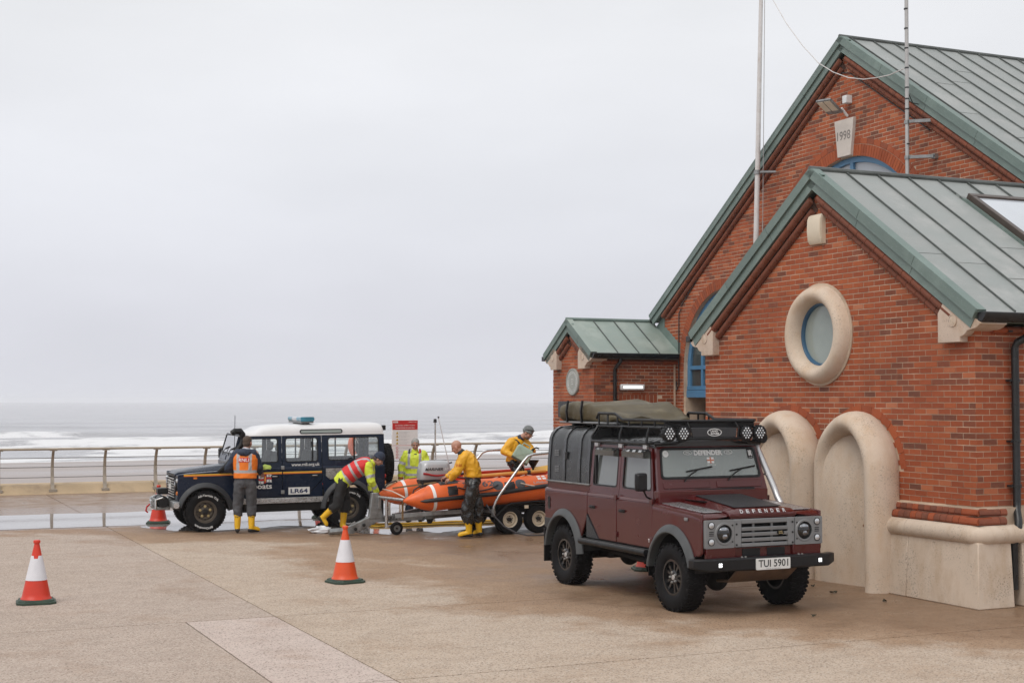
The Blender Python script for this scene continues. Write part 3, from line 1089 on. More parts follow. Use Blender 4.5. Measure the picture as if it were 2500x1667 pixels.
# downpipes
def downpipe(pts, r, clips, side='x'):
    p = MB().tube(pts, r, 14)
    o = p.build('downpipe', M_BLACK, station, 50)
    for z in clips:
        q = pts[-1]
        MB().cyl((q[0], q[1], z - 0.02), (q[0], q[1], z + 0.02), r + 0.012, n=14).bb(q[0] - 0.09, q[0] - 0.03, q[1] - 0.09, q[1] + 0.02, z - 0.012, z + 0.012).build('pipe_clip', M_BLACK, o, 40)
downpipe([(-0.02, 0.97, 3.47), (-0.02, 0.97, 3.38), (-0.05, 0.95, 3.32), (-0.19, 0.84, 3.22), (-0.205, 0.82, 3.15), (-0.205, 0.82, 2.0), (-0.205, 0.82, 1.25), (-0.19, 0.80, 1.15), (-0.06, 0.70, 1.02), (-0.05, 0.68, 0.9), (-0.10, 0.66, 0.75), (-0.10, 0.66, 0.2)], 0.048, ())
for z in (3.36, 2.75, 2.0, 1.45):
    MB().cyl((-0.205, 0.82, z - 0.02) if z < 3.2 else (-0.02, 0.97, z), (-0.205, 0.82, z + 0.02) if z < 3.2 else (-0.02, 0.97, z + 0.05), 0.06, n=14).bb(-0.29, -0.2, 0.73, 0.79, z - 0.012, z + 0.012).build('pipe_clip', M_BLACK, station, 40)
MB().lathe([(0.0, 0), (0.06, 0), (0.06, 0.1), (0.0, 0.1)], 16, (-0.14, 0.60, 0.42), 'Y').build('drain_outlet', M_BLACK, station, 40)
downpipe([(-14.80, 3.24, 3.45), (-14.80, 3.24, 3.38), (-14.86, 3.2, 3.30), (-14.92, 3.16, 3.2), (-14.92, 3.16, 0.1)], 0.042, (2.95, 1.6))

# skylight on the porch roof
o_, ed_, eb_, en_ = slope_matrix(PU, PZ, PS, 0.08, 1)
frk = (o_, ed_, eb_, en_)
M_SKYF = mat('brown_grey_aluminium', (0.085, 0.065, 0.055), 0.4, metal=0.4, var=0.15)
for (d0, d1, b0, b1) in ((0.66, 0.75, 2.36, 3.52), (2.53, 2.62, 2.36, 3.52), (0.75, 2.53, 2.36, 2.45), (0.75, 2.53, 3.43, 3.52)):
    sl_box(MB(), frk, d0, d1, b0, b1, -0.05, 0.115).build('skylight_frame', M_SKYF, station, bevel=0.01)
sl_box(MB(), frk, 0.60, 2.70, 2.29, 2.36, -0.01, 0.03).build('skylight_flashing', M_VERGE, station)
sl_box(MB(), frk, 0.52, 0.66, 2.29, 3.6, -0.01, 0.03).build('skylight_flashing', M_ROOF, station)
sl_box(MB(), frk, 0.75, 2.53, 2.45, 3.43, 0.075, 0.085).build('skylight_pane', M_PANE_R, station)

# windows of the hall: blue frames, panes
def ring_frame(cx, cz, r0, r1, a0, a1, n, y0, y1):
    return arc(cx, cz, r1, a0, a1, n) + arc(cx, cz, r0, a1, a0, n)
fw = MB().prism(ring_frame(-8.65, 4.84, 2.19, 2.30, 0, 180, 40, 0, 0), fr_xz(MW), -0.20, -0.10)
fw.bb(-8.70, -8.60, MW + 0.10, MW + 0.2, 4.1, 7.04).bb(-10.95, -6.35, MW + 0.103, MW + 0.197, 4.80, 4.9)
for u in (-10.1, -7.2):
    fw.bb(u - 0.04, u + 0.04, MW + 0.105, MW + 0.195, 4.1, 6.45)
fw.build('window_frame', M_BLUE, station, bevel=0.008)
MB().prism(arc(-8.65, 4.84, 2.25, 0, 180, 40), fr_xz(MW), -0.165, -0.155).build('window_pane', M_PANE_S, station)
fw = MB().prism(ring_frame(-12.92, 3.2, 1.63, 1.75, 0, 180, 32, 0, 0), fr_xz(MW), -0.20, -0.10)
fw.bb(-14.67, -14.55, MW + 0.10, MW + 0.2, 2.77, 3.2).bb(-11.29, -11.17, MW + 0.10, MW + 0.2, 2.77, 3.2).bb(-14.55, -11.29, MW + 0.103, MW + 0.197, 3.2, 3.29)
fw.bb(-14.66, -11.18, MW + 0.08, MW + 0.21, 2.74, 2.83)
for u in (-14.06, -13.3, -12.54, -11.78):
    fw.bb(u - 0.04, u + 0.04, MW + 0.106, MW + 0.194, 2.83, 3.2 + math.sqrt(1.63 ** 2 - (u + 12.92) ** 2) + 0.02)
fw.build('window_frame', M_BLUE, station, bevel=0.008)
MB().bb(-14.67, -11.17, MW + 0.07, MW + 0.22, 2.57, 2.735).build('door_head', M_BLUE, station, bevel=0.01)
MB().prism([(-14.6, 2.8), (-11.2, 2.8)] + arc(-12.92, 3.2, 1.69, 0, 180, 30), fr_xz(MW), -0.165, -0.155).build('window_pane', M_PANE, station)
MB().bb(-14.70, -14.62, MW + 0.02, MW + 0.5, 0, 2.57).build('door_jamb', M_MORTAR, station)
MB().bb(AR - 0.14, AR - 0.08, 3.36, 4.26, 0.02, 2.38).build('blue_door', mat('blue_door_paint', (0.02, 0.16, 0.42), 0.4, var=0.1), station)
# keystone with the year
ks = MB().prism([(-8.85, 7.15), (-8.46, 7.15), (-8.36, 7.86), (-8.94, 7.86)], fr_xz(MW), -0.05, 0.07).build('keystone', mat('pale_keystone', (0.60, 0.55, 0.50), 0.8, var=0.08, scale=4), station, bevel=0.006)
lettering('1998', flat((-8.65, MW - 0.073, 7.55), (1, 0, 0), (0, 0, 1)), 0.40, 0.17, mat('carved_shadow_grey', (0.20, 0.18, 0.165), 0.9), ks)
# stepped flashing above the annexe roof
poly = [(-15.55, 4.04), (-14.84, 3.58), (-14.80, 3.58)]
top = []
u, k = -14.80, 0
stp = [(-14.80, 3.83), (-14.90, 3.83), (-14.95, 3.905), (-15.02, 3.905), (-15.07, 3.98), (-15.13, 3.98), (-15.19, 4.055), (-15.24, 4.055), (-15.30, 4.13), (-15.36, 4.13), (-15.42, 4.205), (-15.50, 4.205), (-15.50, 4.50), (-15.97, 4.19)]
MB().prism(poly + stp, fr_xz(MW), -0.02, 0.008).build('stepped_flashing', M_VERGE, station)
# black cable down the hall wall, alarm box, lamps, plaque
MB().tube([(-14.72, MW - 0.025, 4.6), (-14.82, MW - 0.025, 4.5), (-14.83, MW - 0.025, 4.0), (-14.83, MW - 0.03, 3.3), (-14.83, MW - 0.03, 2.86), (-14.86, MW - 0.05, 2.76), (-14.92, MW - 0.05, 2.74), (-14.95, MW - 0.03, 2.82), (-14.95, MW - 0.02, 2.95)], 0.012, 6).tube([(-14.75, MW - 0.02, 4.65), (-14.0, MW - 0.02, 5.25), (-11.5, MW - 0.02, 6.98), (-9.0, MW - 0.02, 8.66), (-8.75, MW - 0.02, 8.78), (-8.5, MW - 0.02, 8.72), (-6.3, MW - 0.02, 7.25)], 0.011, 6).build('wall_cable', M_BLACK, station)
prof = [(0, 0), (0.045, 0), (0.085, 0.06), (0.10, 0.2), (0.09, 0.36), (0.06, 0.43), (0, 0.43)]
ab = MB().loft([[(-3.575, PW + 0.005 - a, 4.735 + b) for a, b in prof], [(-3.275, PW + 0.005 - a, 4.735 + b) for a, b in prof]]).build('alarm_box', M_CREAM, station, bevel=0.012)
MB().loft([[(-3.270, PW + 0.005 - a * 0.9, 4.737 + b) for a, b in prof], [(-3.262, PW + 0.005 - a * 0.9, 4.737 + b) for a, b in prof]]).loft([[(-3.255, PW + 0.005 - a * 0.8, 4.74 + b) for a, b in prof], [(-3.247, PW + 0.005 - a * 0.8, 4.74 + b) for a, b in prof]]).build('alarm_box_rib', M_CREAM, ab)
fl = MB().bb(-8.60, -8.47, MW - 0.14, MW, 8.14, 8.29).cyl((-8.55, MW - 0.05, 7.9), (-8.55, MW - 0.2, 8.05), 0.025).build('floodlight_bracket', M_WHITE, station, bevel=0.01)
rx = Matrix.Rotation(R(-38), 3, 'X') @ Matrix.Rotation(R(8), 3, 'Y')
hd = MB().box((0, 0, 0), (0.50, 0.38, 0.045), rx).xf(lambda p: p + Vector((-8.62, MW - 0.42, 8.07))).build('floodlight_head', M_GALV, fl, bevel=0.01)
for x in (-0.12, 0.12):
    c_ = rx @ Vector((x, -0.03, -0.027))
    MB().box((0, 0, 0), (0.20, 0.25, 0.012), rx).xf(lambda p: p + c_ + Vector((-8.62, MW - 0.42, 8.07))).build('lamp_lens', M_CREAM, fl)
bl = MB().bb(AR, AR + 0.09, 3.42 - 0.12, 3.42 + 0.50, 2.735, 2.875).build('bulkhead_lamp', M_WHITE, station, bevel=0.03)
MB().bb(AR + 0.06, AR + 0.105, 3.36, 3.86, 2.775, 2.835).build('lamp_tube', M_LAMP, bl, bevel=0.015)
pq = MB().lathe([(0.0, -0.035), (0.27, -0.035), (0.275, -0.045), (0.30, -0.045), (0.312, -0.03), (0.312, 0.0), (0.0, 0.0)], 48, (-16.0, AW, 2.935), 'Y').build('round_plaque', M_PLAQUE, station, 40)
MB().lathe([(0.235, -0.038), (0.242, -0.038), (0.242, -0.034), (0.235, -0.034)], 40, (-16.0, AW, 2.935), 'Y', closed=True).build('plaque_ring', M_PRINTW, pq)
def on_ring(cx, cz, r, y, a_mid, flip=False):
    def fn(x, yy):
        a = R(a_mid) - x / r if not flip else R(a_mid) + x / r
        rad = r + yy if not flip else r - yy
        return Vector((cx + rad * math.cos(a), y, cz + rad * math.sin(a)))
    return fn
lettering('RNLI LIFEBOAT STATION', on_ring(-16.0, 2.935, 0.20, AW - 0.037, 90), 0.80, 0.04, M_PRINTW, pq)
lettering('SUPPORTED BY THE PEOPLE', on_ring(-16.0, 2.935, 0.20, AW - 0.037, 270, True), 0.62, 0.035, M_PRINTW, pq)
for k in range(3):
    lettering(('IN', 'MEMORY', '1998')[k], flat((-16.0, AW - 0.037, 2.99 - 0.055 * k), (1, 0, 0), (0, 0, 1)), 0.10, 0.035, M_PRINTW, pq)
MB().bb(-16.75, -15.38, AW - 0.03, AW, 2.12, 2.49).build('black_sign_board', M_BLACK, station, bevel=0.006)
MB().bb(AR, AR + 0.02, 4.72, 4.76, 0, 3.38).build('mortar_joint', M_MORTAR, station)

# ---- poles against the sky
fp = thing('flagpole', 'tall white flagpole bracketed to the gable beside the porch roof', 'flagpole', W(-11.06, 4.48, 0) + Vector((-0.155, 0, 0)))
topv = W(-11.06, 4.48, 0)
MB().tube([(-0.10, 0, 0), (0.0, 0, 4.0), (0.11, 0, 8.0), (0.22, 0, 12.0), (0.30, 0, 15.0)], [0.062, 0.06, 0.05, 0.038, 0.03], 16).build('pole', M_POLE, fp, 40)
e_in = (B_M.to_3x3() @ Vector((0, 1, 0)))
e_al = (B_M.to_3x3() @ Vector((1, 0, 0)))
br = MB()
p0 = Vector((0.085, 0, 7.18))
br.cyl(p0 - Vector((0, 0, 0.04)), p0 + Vector((0, 0, 0.04)), 0.075, n=16).tube([p0 + e_al * 0.03, p0 + e_in * 0.30 + e_al * 0.22], 0.03, 6)
br.build('bracket', M_GALV, fp, 40)
MB().tube([(0.16, 0.05, 4.0), (0.21, 0.05, 7.0), (0.27, 0.03, 11.0), (0.33, 0, 14.8)], 0.008, 5).build('halyard', M_MAST, fp)
am = thing('aerial_mast', 'slim grey aerial mast held off the gable by two steel brackets', 'mast', W(-6.47, 4.42, 0))
MB().tube([(0.0, 0, 6.42), (0.015, 0, 9.0), (0.03, 0, 13.0)], [0.036, 0.034, 0.03], 14).build('pole', M_MAST, am, 40)
for z in (6.76, 7.39):
    q = Vector((0.0, 0, z))
    w_ = e_in * 0.38 + e_al * 0.05
    m_ = MB().cyl(q - Vector((0, 0, 0.03)), q + Vector((0, 0, 0.03)), 0.048, n=14)
    m_.tube([q + e_al * 0.06, q + e_al * 0.32 + e_in * 0.3], 0.03, 4)
    m_.tube([q + e_al * 0.32 + e_in * 0.30, q + e_al * 0.32 + e_in * 0.42], 0.045, 4)
    m_.build('bracket', M_GALV, am)
for z in (7.0, 7.62, 7.8, 8.0, 8.35, 8.7, 9.05, 9.4, 9.75):
    MB().cyl((0.008, 0, z - 0.012), (0.008, 0, z + 0.012), 0.0385, n=12).build('cable_tie', M_BLACK, am)
MB().tube([(0.02, 0.02, 7.95), (0.12, 0.05, 7.74), (0.28, 0.1, 7.72), (0.36, 0.12, 7.86)], 0.01, 6).build('aerial_cable', M_BLACK, am)
pts = [(6.82, 24.55, 8.27), (6.67, 24.95, 8.25), (6.54, 25.28, 8.28), (6.39, 25.63, 8.33), (6.21, 26.06, 8.46), (6.03, 26.45, 8.65), (5.84, 26.85, 8.92), (5.63, 27.28, 9.36), (5.41, 27.71, 9.9), (5.21, 28.09, 10.49), (5.12, 28.26, 11.04), (5.08, 28.34, 11.82), (5.05, 28.4, 13.1)]
rp_ = bpy.data.objects.new('slack_rope', MB().tube(pts, 0.009, 5).mesh('slack_rope', M_POLE, 40))
link(rp_, None, label='slack white rope sagging between the aerial mast and the flagpole top', category='rope')

# ------------------------------------------------------------------ promenade, parapet, beach, sea, air
def local(o):
    o.location = B_O
    o.rotation_euler = (0, 0, B_ROT)
    return o

def ground_material(name, base, base2, dry_rough=0.88):
    m, t, b, o = new_mat(name)
    tcn = _n(t, 'ShaderNodeTexCoord')
    sp = _n(t, 'ShaderNodeSeparateXYZ')
    t.links.new(tcn.outputs['Object'], sp.inputs[0])
    u, y = sp.outputs[0], sp.outputs[1]
    n_ = mth(t, 'MULTIPLY', y, -1.0)
    nb = mth(t, 'SUBTRACT', 5.6, mth(t, 'MULTIPLY', mth(t, 'MAXIMUM', mth(t, 'ADD', u, 1.3), 0), 1.05))
    nb = mth(t, 'ADD', nb, mth(t, 'MULTIPLY', mth(t, 'MAXIMUM', mth(t, 'SUBTRACT', -11.0, u), 0), 1.1))
    g1 = noise_node(t, 26, 4, 0.8)
    nz = noise_node(t, 0.42, 5, 0.55)
    nz2 = noise_node(t, 1.7, 7, 0.66)
    d = mth(t, 'SUBTRACT', nb, n_)
    d = mth(t, 'ADD', d, mth(t, 'MULTIPLY', mth(t, 'SUBTRACT', nz, 0.5), 6.5))
    d = mth(t, 'ADD', d, mth(t, 'MULTIPLY', mth(t, 'SUBTRACT', nz2, 0.5), 2.6))
    damp = rng(t, mth(t, 'ADD', d, mth(t, 'MULTIPLY', mth(t, 'SUBTRACT', g1, 0.5), 1.6)), -0.7, 0.9, 0, 1, True)
    core = rng(t, d, 0.6, 3.2, 0, 1, True)
    # far drain side: soaked
    soak = rng(t, mth(t, 'ADD', u, mth(t, 'MULTIPLY', mth(t, 'SUBTRACT', nz2, 0.5), 0.8)), -15.6, -15.95, 0, 1, True)
    flr = rng(t, u, -22.6, -21.0, 0, 1, True)
    soak = mth(t, 'MULTIPLY', soak, flr)
    vor = _n(t, 'ShaderNodeTexVoronoi')
    vor.inputs['Scale'].default_value = 75
    t.links.new(tcn.outputs['Object'], vor.inputs['Vector'])
    sv = _n(t, 'ShaderNodeSeparateColor')
    t.links.new(vor.outputs['Color'], sv.inputs[0])
    big = noise_node(t, 0.55, 6, 0.6)
    mid = noise_node(t, 3.5, 5, 0.6, stretch=(1, 0.5, 1))
    c = mixc(t, rng(t, big, 0.35, 0.68), base, base2)
    c = mixc(t, rng(t, mid, 0.42, 0.72, 0, 0.5), c, tuple(x * 0.72 for x in base))
    c = mixc(t, rng(t, sv.outputs[0], 0.0, 1.0, 0.0, 0.36), c, tuple(x * 0.5 for x in base))
    c = mixc(t, rng(t, g1, 0.45, 0.72, 0.0, 0.26), c, tuple(x * 0.5 for x in base))
    c = mixc(t, mth(t, 'MULTIPLY', mth(t, 'GREATER_THAN', sv.outputs[1], 0.86), 0.55), c, (0.55, 0.49, 0.42))
    c = mixc(t, mth(t, 'MULTIPLY', mth(t, 'GREATER_THAN', sv.outputs[2], 0.90), 0.6), c, (0.12, 0.085, 0.06))
    wetc = mixc(t, 1.0, c, (0.72, 0.60, 0.49), 'MULTIPLY')
    soc = mixc(t, 1.0, c, (0.46, 0.35, 0.27), 'MULTIPLY')
    pt = noise_node(t, 0.8, 7, 0.68)
    c = mixc(t, rng(t, pt, 0.54, 0.70, 0, 0.45), c, wetc)
    c = mixc(t, damp, c, wetc)
    c = mixc(t, mth(t, 'MULTIPLY', core, 0.75), c, soc)
    c = mixc(t, soak, c, soc)
    t.links.new(c, b.inputs['Base Color'])
    sh = noise_node(t, 1.3, 5, 0.6)
    wr = rng(t, sh, 0.35, 0.65, 0.26, 0.55)
    rough = _n(t, 'ShaderNodeMix')
    r1 = mth(t, 'ADD', mth(t, 'MULTIPLY', mth(t, 'SUBTRACT', 1.0, core), dry_rough), mth(t, 'MULTIPLY', core, wr))
    r2 = mth(t, 'ADD', mth(t, 'MULTIPLY', mth(t, 'SUBTRACT', 1.0, soak), r1), mth(t, 'MULTIPLY', soak, 0.22))
    t.nodes.remove(rough)
    t.links.new(r2, b.inputs['Roughness'])
    b.inputs['Specular IOR Level'].default_value = 0.4
    hb = mth(t, 'ADD', mth(t, 'MULTIPLY', sv.outputs[0], 0.6), g1)
    bump(t, b, hb, 0.45, 0.006)
    return m
M_G1 = ground_material('exposed_aggregate_concrete', (0.485, 0.375, 0.285), (0.54, 0.435, 0.345))
M_G2 = ground_material('pale_concrete_strip', (0.56, 0.45, 0.395), (0.60, 0.495, 0.44))
M_G3 = ground_material('grey_aggregate_concrete', (0.445, 0.35, 0.285), (0.50, 0.40, 0.335))
M_JOINT = mat('joint_grit', (0.14, 0.105, 0.08), 0.9, var=0.3, scale=12)

ground = local(MB().bb(-26.8, 60, -60, 60, -0.4, -0.014).build('promenade_ground', M_JOINT, None, kind='structure'))
G, GU = 0.008, 0.013
def slab(u0, u1, n0, n1, mt):
    return MB().bb(u0 + GU, u1 - GU, -n1 + G, -n0 - G, -0.013, 0.0).build('paving_slab', mt, ground, bevel=0.003)
for (u0, u1, n0, n1, mt) in (
        (-26.7, -15.95, -55, 7.78, M_G1), (-26.7, -15.95, 7.78, 45, M_G1),
        (-15.95, -3.0, -55, 7.78, M_G1), (-15.95, -3.0, 7.78, 45, M_G3),
        (-3.0, 1.13, -55, 7.78, M_G1), (-3.0, 1.13, 7.78, 8.82, M_G2), (-3.0, 1.13, 8.82, 45, M_G3),
        (1.13, 5.3, -55, 7.78, M_G1), (1.13, 5.3, 7.78, 8.82, M_G2), (1.13, 5.3, 8.82, 45, M_G3),
        (5.3, 40, -55, 7.78, M_G1), (5.3, 40, 7.78, 45, M_G3)):
    slab(u0, u1, n0, n1, mt)

m, t, b, o = new_mat('puddle_water')
b.inputs['Base Color'].default_value = (0.27, 0.245, 0.23, 1)
b.inputs['Roughness'].default_value = 0.04
b.inputs['IOR'].default_value = 1.5
b.inputs['Specular IOR Level'].default_value = 0.7
bump(t, b, noise_node(t, 3.0, 3, 0.5, stretch=(1, 0.4, 1)), 0.10, 0.01)
M_PUDDLE = m
_pz = [0.003]
def puddle(edge_pts, seed, amp=0.25):
    """irregular closed outline in (u, n); noise roughens the edge."""
    k = len(edge_pts)
    z = _pz[0]
    _pz[0] += 0.0006
    outl = []
    for i in range(k):
        a, b_ = Vector(edge_pts[i]), Vector(edge_pts[(i + 1) % k])
        nseg = max(2, int((b_ - a).length / 0.12))
        for j in range(nseg):
            p = a.lerp(b_, j / nseg)
            q = Vector((p.x * 1.1, p.y * 1.1, seed))
            dx = noise.fractal(q, 0.8, 2.0, 4) * amp
            dy = noise.fractal(q + Vector((9, 4, 2)), 0.8, 2.0, 4) * amp
            outl.append((p.x + dx, p.y + dy))
    tri = tessellate_polygon([[Vector((x, y, 0)) for x, y in outl]])
    mb = MB()
    mb.add([(x, -y, z) for x, y in outl], tri)
    o = mb.build('puddle', M_PUDDLE, None, kind='structure')
    return local(o)
puddle([(-16.05, 45), (-16.02, 20), (-16.0, 9), (-16.0, 7.5), (-16.1, 3), (-16.3, -2), (-16.8, -6), (-19.3, -6), (-19.7, 0), (-19.55, 7), (-19.6, 20), (-19.6, 45)], 1.3, 0.16)
puddle([(-15.9, 7.2), (-14.9, 7.1), (-14.0, 6.0), (-14.6, 4.6), (-14.0, 3.6), (-15.2, 3.0), (-16.0, 3.2)], 5.1, 0.32)
puddle([(-13.6, 4.2), (-12.6, 3.7), (-12.2, 3.1), (-12.5, 2.5), (-12.0, 2.0), (-12.6, 1.0), (-13.8, 0.2), (-15.4, 0.0), (-16.2, 1.4), (-15.8, 3.2), (-14.6, 3.6)], 8.7, 0.40)
puddle([(-14.0, 0.1), (-13.1, -0.8), (-13.4, -2.6), (-14.6, -4.2), (-16.4, -4.0), (-16.2, -1.0)], 2.2, 0.3)

# parapet along the edge, with the railing on it
M_PARA = mat('buff_concrete', (0.45, 0.335, 0.21), 0.85, var=0.12, scale=1.5, bmp=0.25, bscale=60, dirt=(0.26, 0.19, 0.13), dscale=1.2, dlo=0.5, dhi=0.8)
pw = thing('sea_parapet', 'low buff concrete parapet with chamfered face under the promenade railing', 'wall', B_O, B_ROT)
pn = -23.8
while pn < 30:
    mb = MB().prism(fillet([(-26.62, -0.3), (-26.62, 0.0), (-26.92, 0.24), (-27.5, 0.27), (-27.5, -3.6), (-26.9, -3.6)], [0, 0.02, 0.08, 0.05, 0, 0]), fr_xz(0), pn + 0.012, pn + 4.1 - 0.012)
    mb.build('parapet_block', M_PARA, pw, 35)
    pn += 4.1
M_RAIL = mat('grey_buff_handrail', (0.36, 0.30, 0.23), 0.5, var=0.15, scale=4)
M_POST = mat('weathered_steel_post', (0.36, 0.31, 0.25), 0.5, metal=0.1, var=0.2, scale=6)
M_WIRE = mat('grey_rail_bar', (0.25, 0.245, 0.25), 0.45, metal=0.4, var=0.1)
rl = thing('promenade_railing', 'long sea railing of curved posts, buff handrail and three thin bars', 'railing', B_O, B_ROT)
def rail_line(u, z, r, nm, mt, sq=1.0):
    mb = MB().tube([(u, -30, z), (u, 24, z)], r, 10)
    if sq != 1.0:
        mb.xf(lambda p: Vector((u + (p.x - u) * sq, p.y, p.z)))
    mb.build(nm, mt, rl, 40)
rail_line(-26.64, 1.205, 0.032, 'handrail', M_RAIL, 1.8)
for z, u in ((0.96, -26.83), (0.71, -26.91), (0.44, -26.90)):
    rail_line(u, z, 0.011, 'rail_bar', M_WIRE)
post = MB().tube([(-26.80, 0, 0.10), (-26.89, 0, 0.42), (-26.92, 0, 0.70), (-26.86, 0, 0.94), (-26.70, 0, 1.17)], [0.052, 0.046, 0.042, 0.038, 0.034], 4)
post.bb(-26.90, -26.68, -0.10, 0.10, 0.06, 0.13).bb(-26.75, -26.60, -0.09, 0.09, 1.155, 1.18)
pm = post.mesh('post', M_POST)
n_p = 8.99 + 1.37 * 14
while n_p > -24:
    ob = bpy.data.objects.new('post', pm)
    ob.location = (0, -n_p, 0)
    link(ob, rl)
    n_p -= 1.372

# beach
def vnoise(x, y, seed=0):
    rs = np.random.RandomState(seed)
    tab = rs.rand(256, 256)
    xi, yi = np.floor(x).astype(int), np.floor(y).astype(int)
    xf, yf = x - xi, y - yi
    xf, yf = xf * xf * (3 - 2 * xf), yf * yf * (3 - 2 * yf)
    g = lambda a, b_: tab[a % 256, b_ % 256]
    return (g(xi, yi) * (1 - xf) + g(xi + 1, yi) * xf) * (1 - yf) + (g(xi, yi + 1) * (1 - xf) + g(xi + 1, yi + 1) * xf) * yf
def fbm(x, y, seed=0, oct_=4):
    s, a, tot = 0.0, 1.0, 0.0
    for k in range(oct_):
        s = s + a * vnoise(x * 2 ** k, y * 2 ** k, seed + k)
        tot += a
        a *= 0.55
    return s / tot
def grid_mesh(name, X, Y, Z, mt, attr=None):
    nr, nc = X.shape
    me = bpy.data.meshes.new(name)
    vs = np.stack([X, Y, Z], -1).reshape(-1, 3)
    i = np.arange(nr * nc).reshape(nr, nc)
    fs = np.stack([i[:-1, :-1], i[:-1, 1:], i[1:, 1:], i[1:, :-1]], -1).reshape(-1, 4)
    me.from_pydata(vs.tolist(), [], fs.tolist())
    me.materials.append(mt)
    me.polygons.foreach_set('use_smooth', [True] * len(me.polygons))
    if attr:
        for k, v in attr.items():
            at = me.attributes.new(k, 'FLOAT', 'POINT')
            at.data.foreach_set('value', v.reshape(-1).astype(np.float32))
    me.update()
    return me
m, t, b, o = new_mat('wet_sand')
nz = noise_node(t, 0.06, 6, 0.6, stretch=(1, 0.25, 1))
c = mixc(t, rng(t, nz, 0.35, 0.7), (0.33, 0.275, 0.25), (0.25, 0.205, 0.19))
t.links.new(c, b.inputs['Base Color'])
t.links.new(rng(t, nz, 0.4, 0.65, 0.5, 0.25), b.inputs['Roughness'])
bump(t, b, noise_node(t, 1.2, 4, 0.6, stretch=(1, 0.3, 1)), 0.3, 0.05)
uu = np.concatenate([np.linspace(-26.9, -160, 60), np.linspace(-165, -260, 12)])
ss = np.linspace(-1, 1, 40)
U, S = np.meshgrid(uu, ss, indexing='ij')
YB = 0.4515 * -U + S * (np.abs(U) * 0.9 + 60)
ZB = np.where(U > -166, -3.2 - 1.76 * np.clip((-U - 27) / 139, 0, 1), -4.96 - (-U - 166) * 0.012)
ob = bpy.data.objects.new('beach', grid_mesh('beach', U, YB, ZB, m))
local(link(ob, None, kind='structure'))

# sea: swell, breakers and foam
m, t, b, o = new_mat('grey_sea')
at = _n(t, 'ShaderNodeAttribute', attribute_name='foam')
fn1 = noise_node(t, 0.35, 8, 0.75, stretch=(1.0, 0.45, 1))
f = mth(t, 'ADD', at.outputs['Fac'], mth(t, 'MULTIPLY', mth(t, 'SUBTRACT', fn1, 0.5), 1.5))
foam = rng(t, f, 0.34, 0.80, 0, 1, True)
wn = noise_node(t, 0.05, 4, 0.6, stretch=(1, 0.25, 1))
c = mixc(t, rng(t, wn, 0.35, 0.65), (0.27, 0.27, 0.29), (0.34, 0.335, 0.35))
c = mixc(t, foam, c, (0.68, 0.68, 0.69))
t.links.new(c, b.inputs['Base Color'])
t.links.new(rng(t, foam, 0, 1, 0.22, 0.75), b.inputs['Roughness'])
b.inputs['IOR'].default_value = 1.33
h1 = noise_node(t, 0.28, 5, 0.6, stretch=(1, 0.3, 1))
bump(t, b, h1, 0.55, 0.6)
d_ = np.concatenate([np.arange(152, 470, 1.4), 470 * (9000 / 470) ** np.linspace(0.0, 1, 120)[1:]])
ss = np.linspace(-1, 1, 280)
Dm, S = np.meshgrid(d_, ss, indexing='ij')
YS = 0.4515 * Dm + S * (Dm * 0.72 + 30)
wob = (fbm(YS / 90, Dm / 120, 3) - 0.5) * 34
wob2 = (fbm(YS / 24, Dm / 40, 13) - 0.5) * 16 + (fbm(YS / 7, Dm / 11, 15) - 0.5) * 9
ZS = np.zeros_like(Dm)
FO = np.zeros_like(Dm)
for k, (dc, hh, wd) in enumerate(((182, 0.2, 5), (200, 0.4, 6), (220, 0.6, 7), (242, 0.8, 8), (266, 1.0, 9), (292, 1.1, 10), (325, 0.9, 12), (385, 0.7, 15), (460, 0.55, 16), (560, 0.5, 18))):
    along = np.clip((fbm(YS / 60 + 31 * k, Dm * 0 + k * 7.3, 40 + k) - (0.38 if dc < 250 else 0.50)) * 4.0, 0, 1)
    x = Dm - (dc + wob * 1.3 + wob2 * 0.8)
    prof_ = np.where(x < 0, np.exp(-(x / (wd * 0.35)) ** 2), np.exp(-(x / wd) ** 2))
    ZS += hh * (along if dc < 235 else 0.55 + 0.6 * along) * prof_ * 1.15
    if dc < 310:
        br = np.where(x < 0, np.exp(-(x / (wd * 2.2)) ** 2), np.exp(-(x / (wd * 0.3)) ** 2))
        FO = np.maximum(FO, br * np.clip(along * 1.3, 0, 1) * (0.95 if dc < 270 else 0.85))
far = np.clip((Dm - 380) / 200, 0, 1)
ZS += far * 0.5 * (fbm(Dm / 14, YS / 45, 21) - 0.5) * np.clip(1400 / Dm, 0.1, 1)
inner = np.clip((292 - Dm - wob * 1.5) / 60, 0, 1)
patch = fbm(Dm / 16, YS / 34, 31, 5)
FO = np.maximum(FO * np.clip(0.55 + (fbm(Dm / 5, YS / 9, 77) - 0.3) * 1.6, 0, 1), inner * np.clip(0.30 + (patch - 0.49) * 4.2, 0, 1))
ZS += -5.0 + inner * 0.35 * (fbm(Dm / 6, YS / 13, 5) - 0.3)
edge_ = 166 - S * 3 + wob * 0.14
ZS = np.where(Dm < edge_, -5.6, ZS)
FO = np.where((Dm < edge_ + 5), np.maximum(FO, 0.6), FO)
ob = bpy.data.objects.new('sea', grid_mesh('sea', -Dm, YS, ZS, m, {'foam': FO}))
local(link(ob, None, kind='structure'))

# sea air: faint haze between here and the horizon
hz, t, b, o = new_mat('sea_haze')
t.nodes.remove(b)
pv = _n(t, 'ShaderNodeVolumePrincipled')
pv.inputs['Color'].default_value = (0.96, 0.97, 1.0, 1)
pv.inputs['Density'].default_value = HAZE_DENSITY
t.links.new(pv.outputs[0], o.inputs['Volume'])
MB().bb(-9000, 9000, -80, 11500, -7.0, 16.5).build('haze', hz, None, kind='stuff')

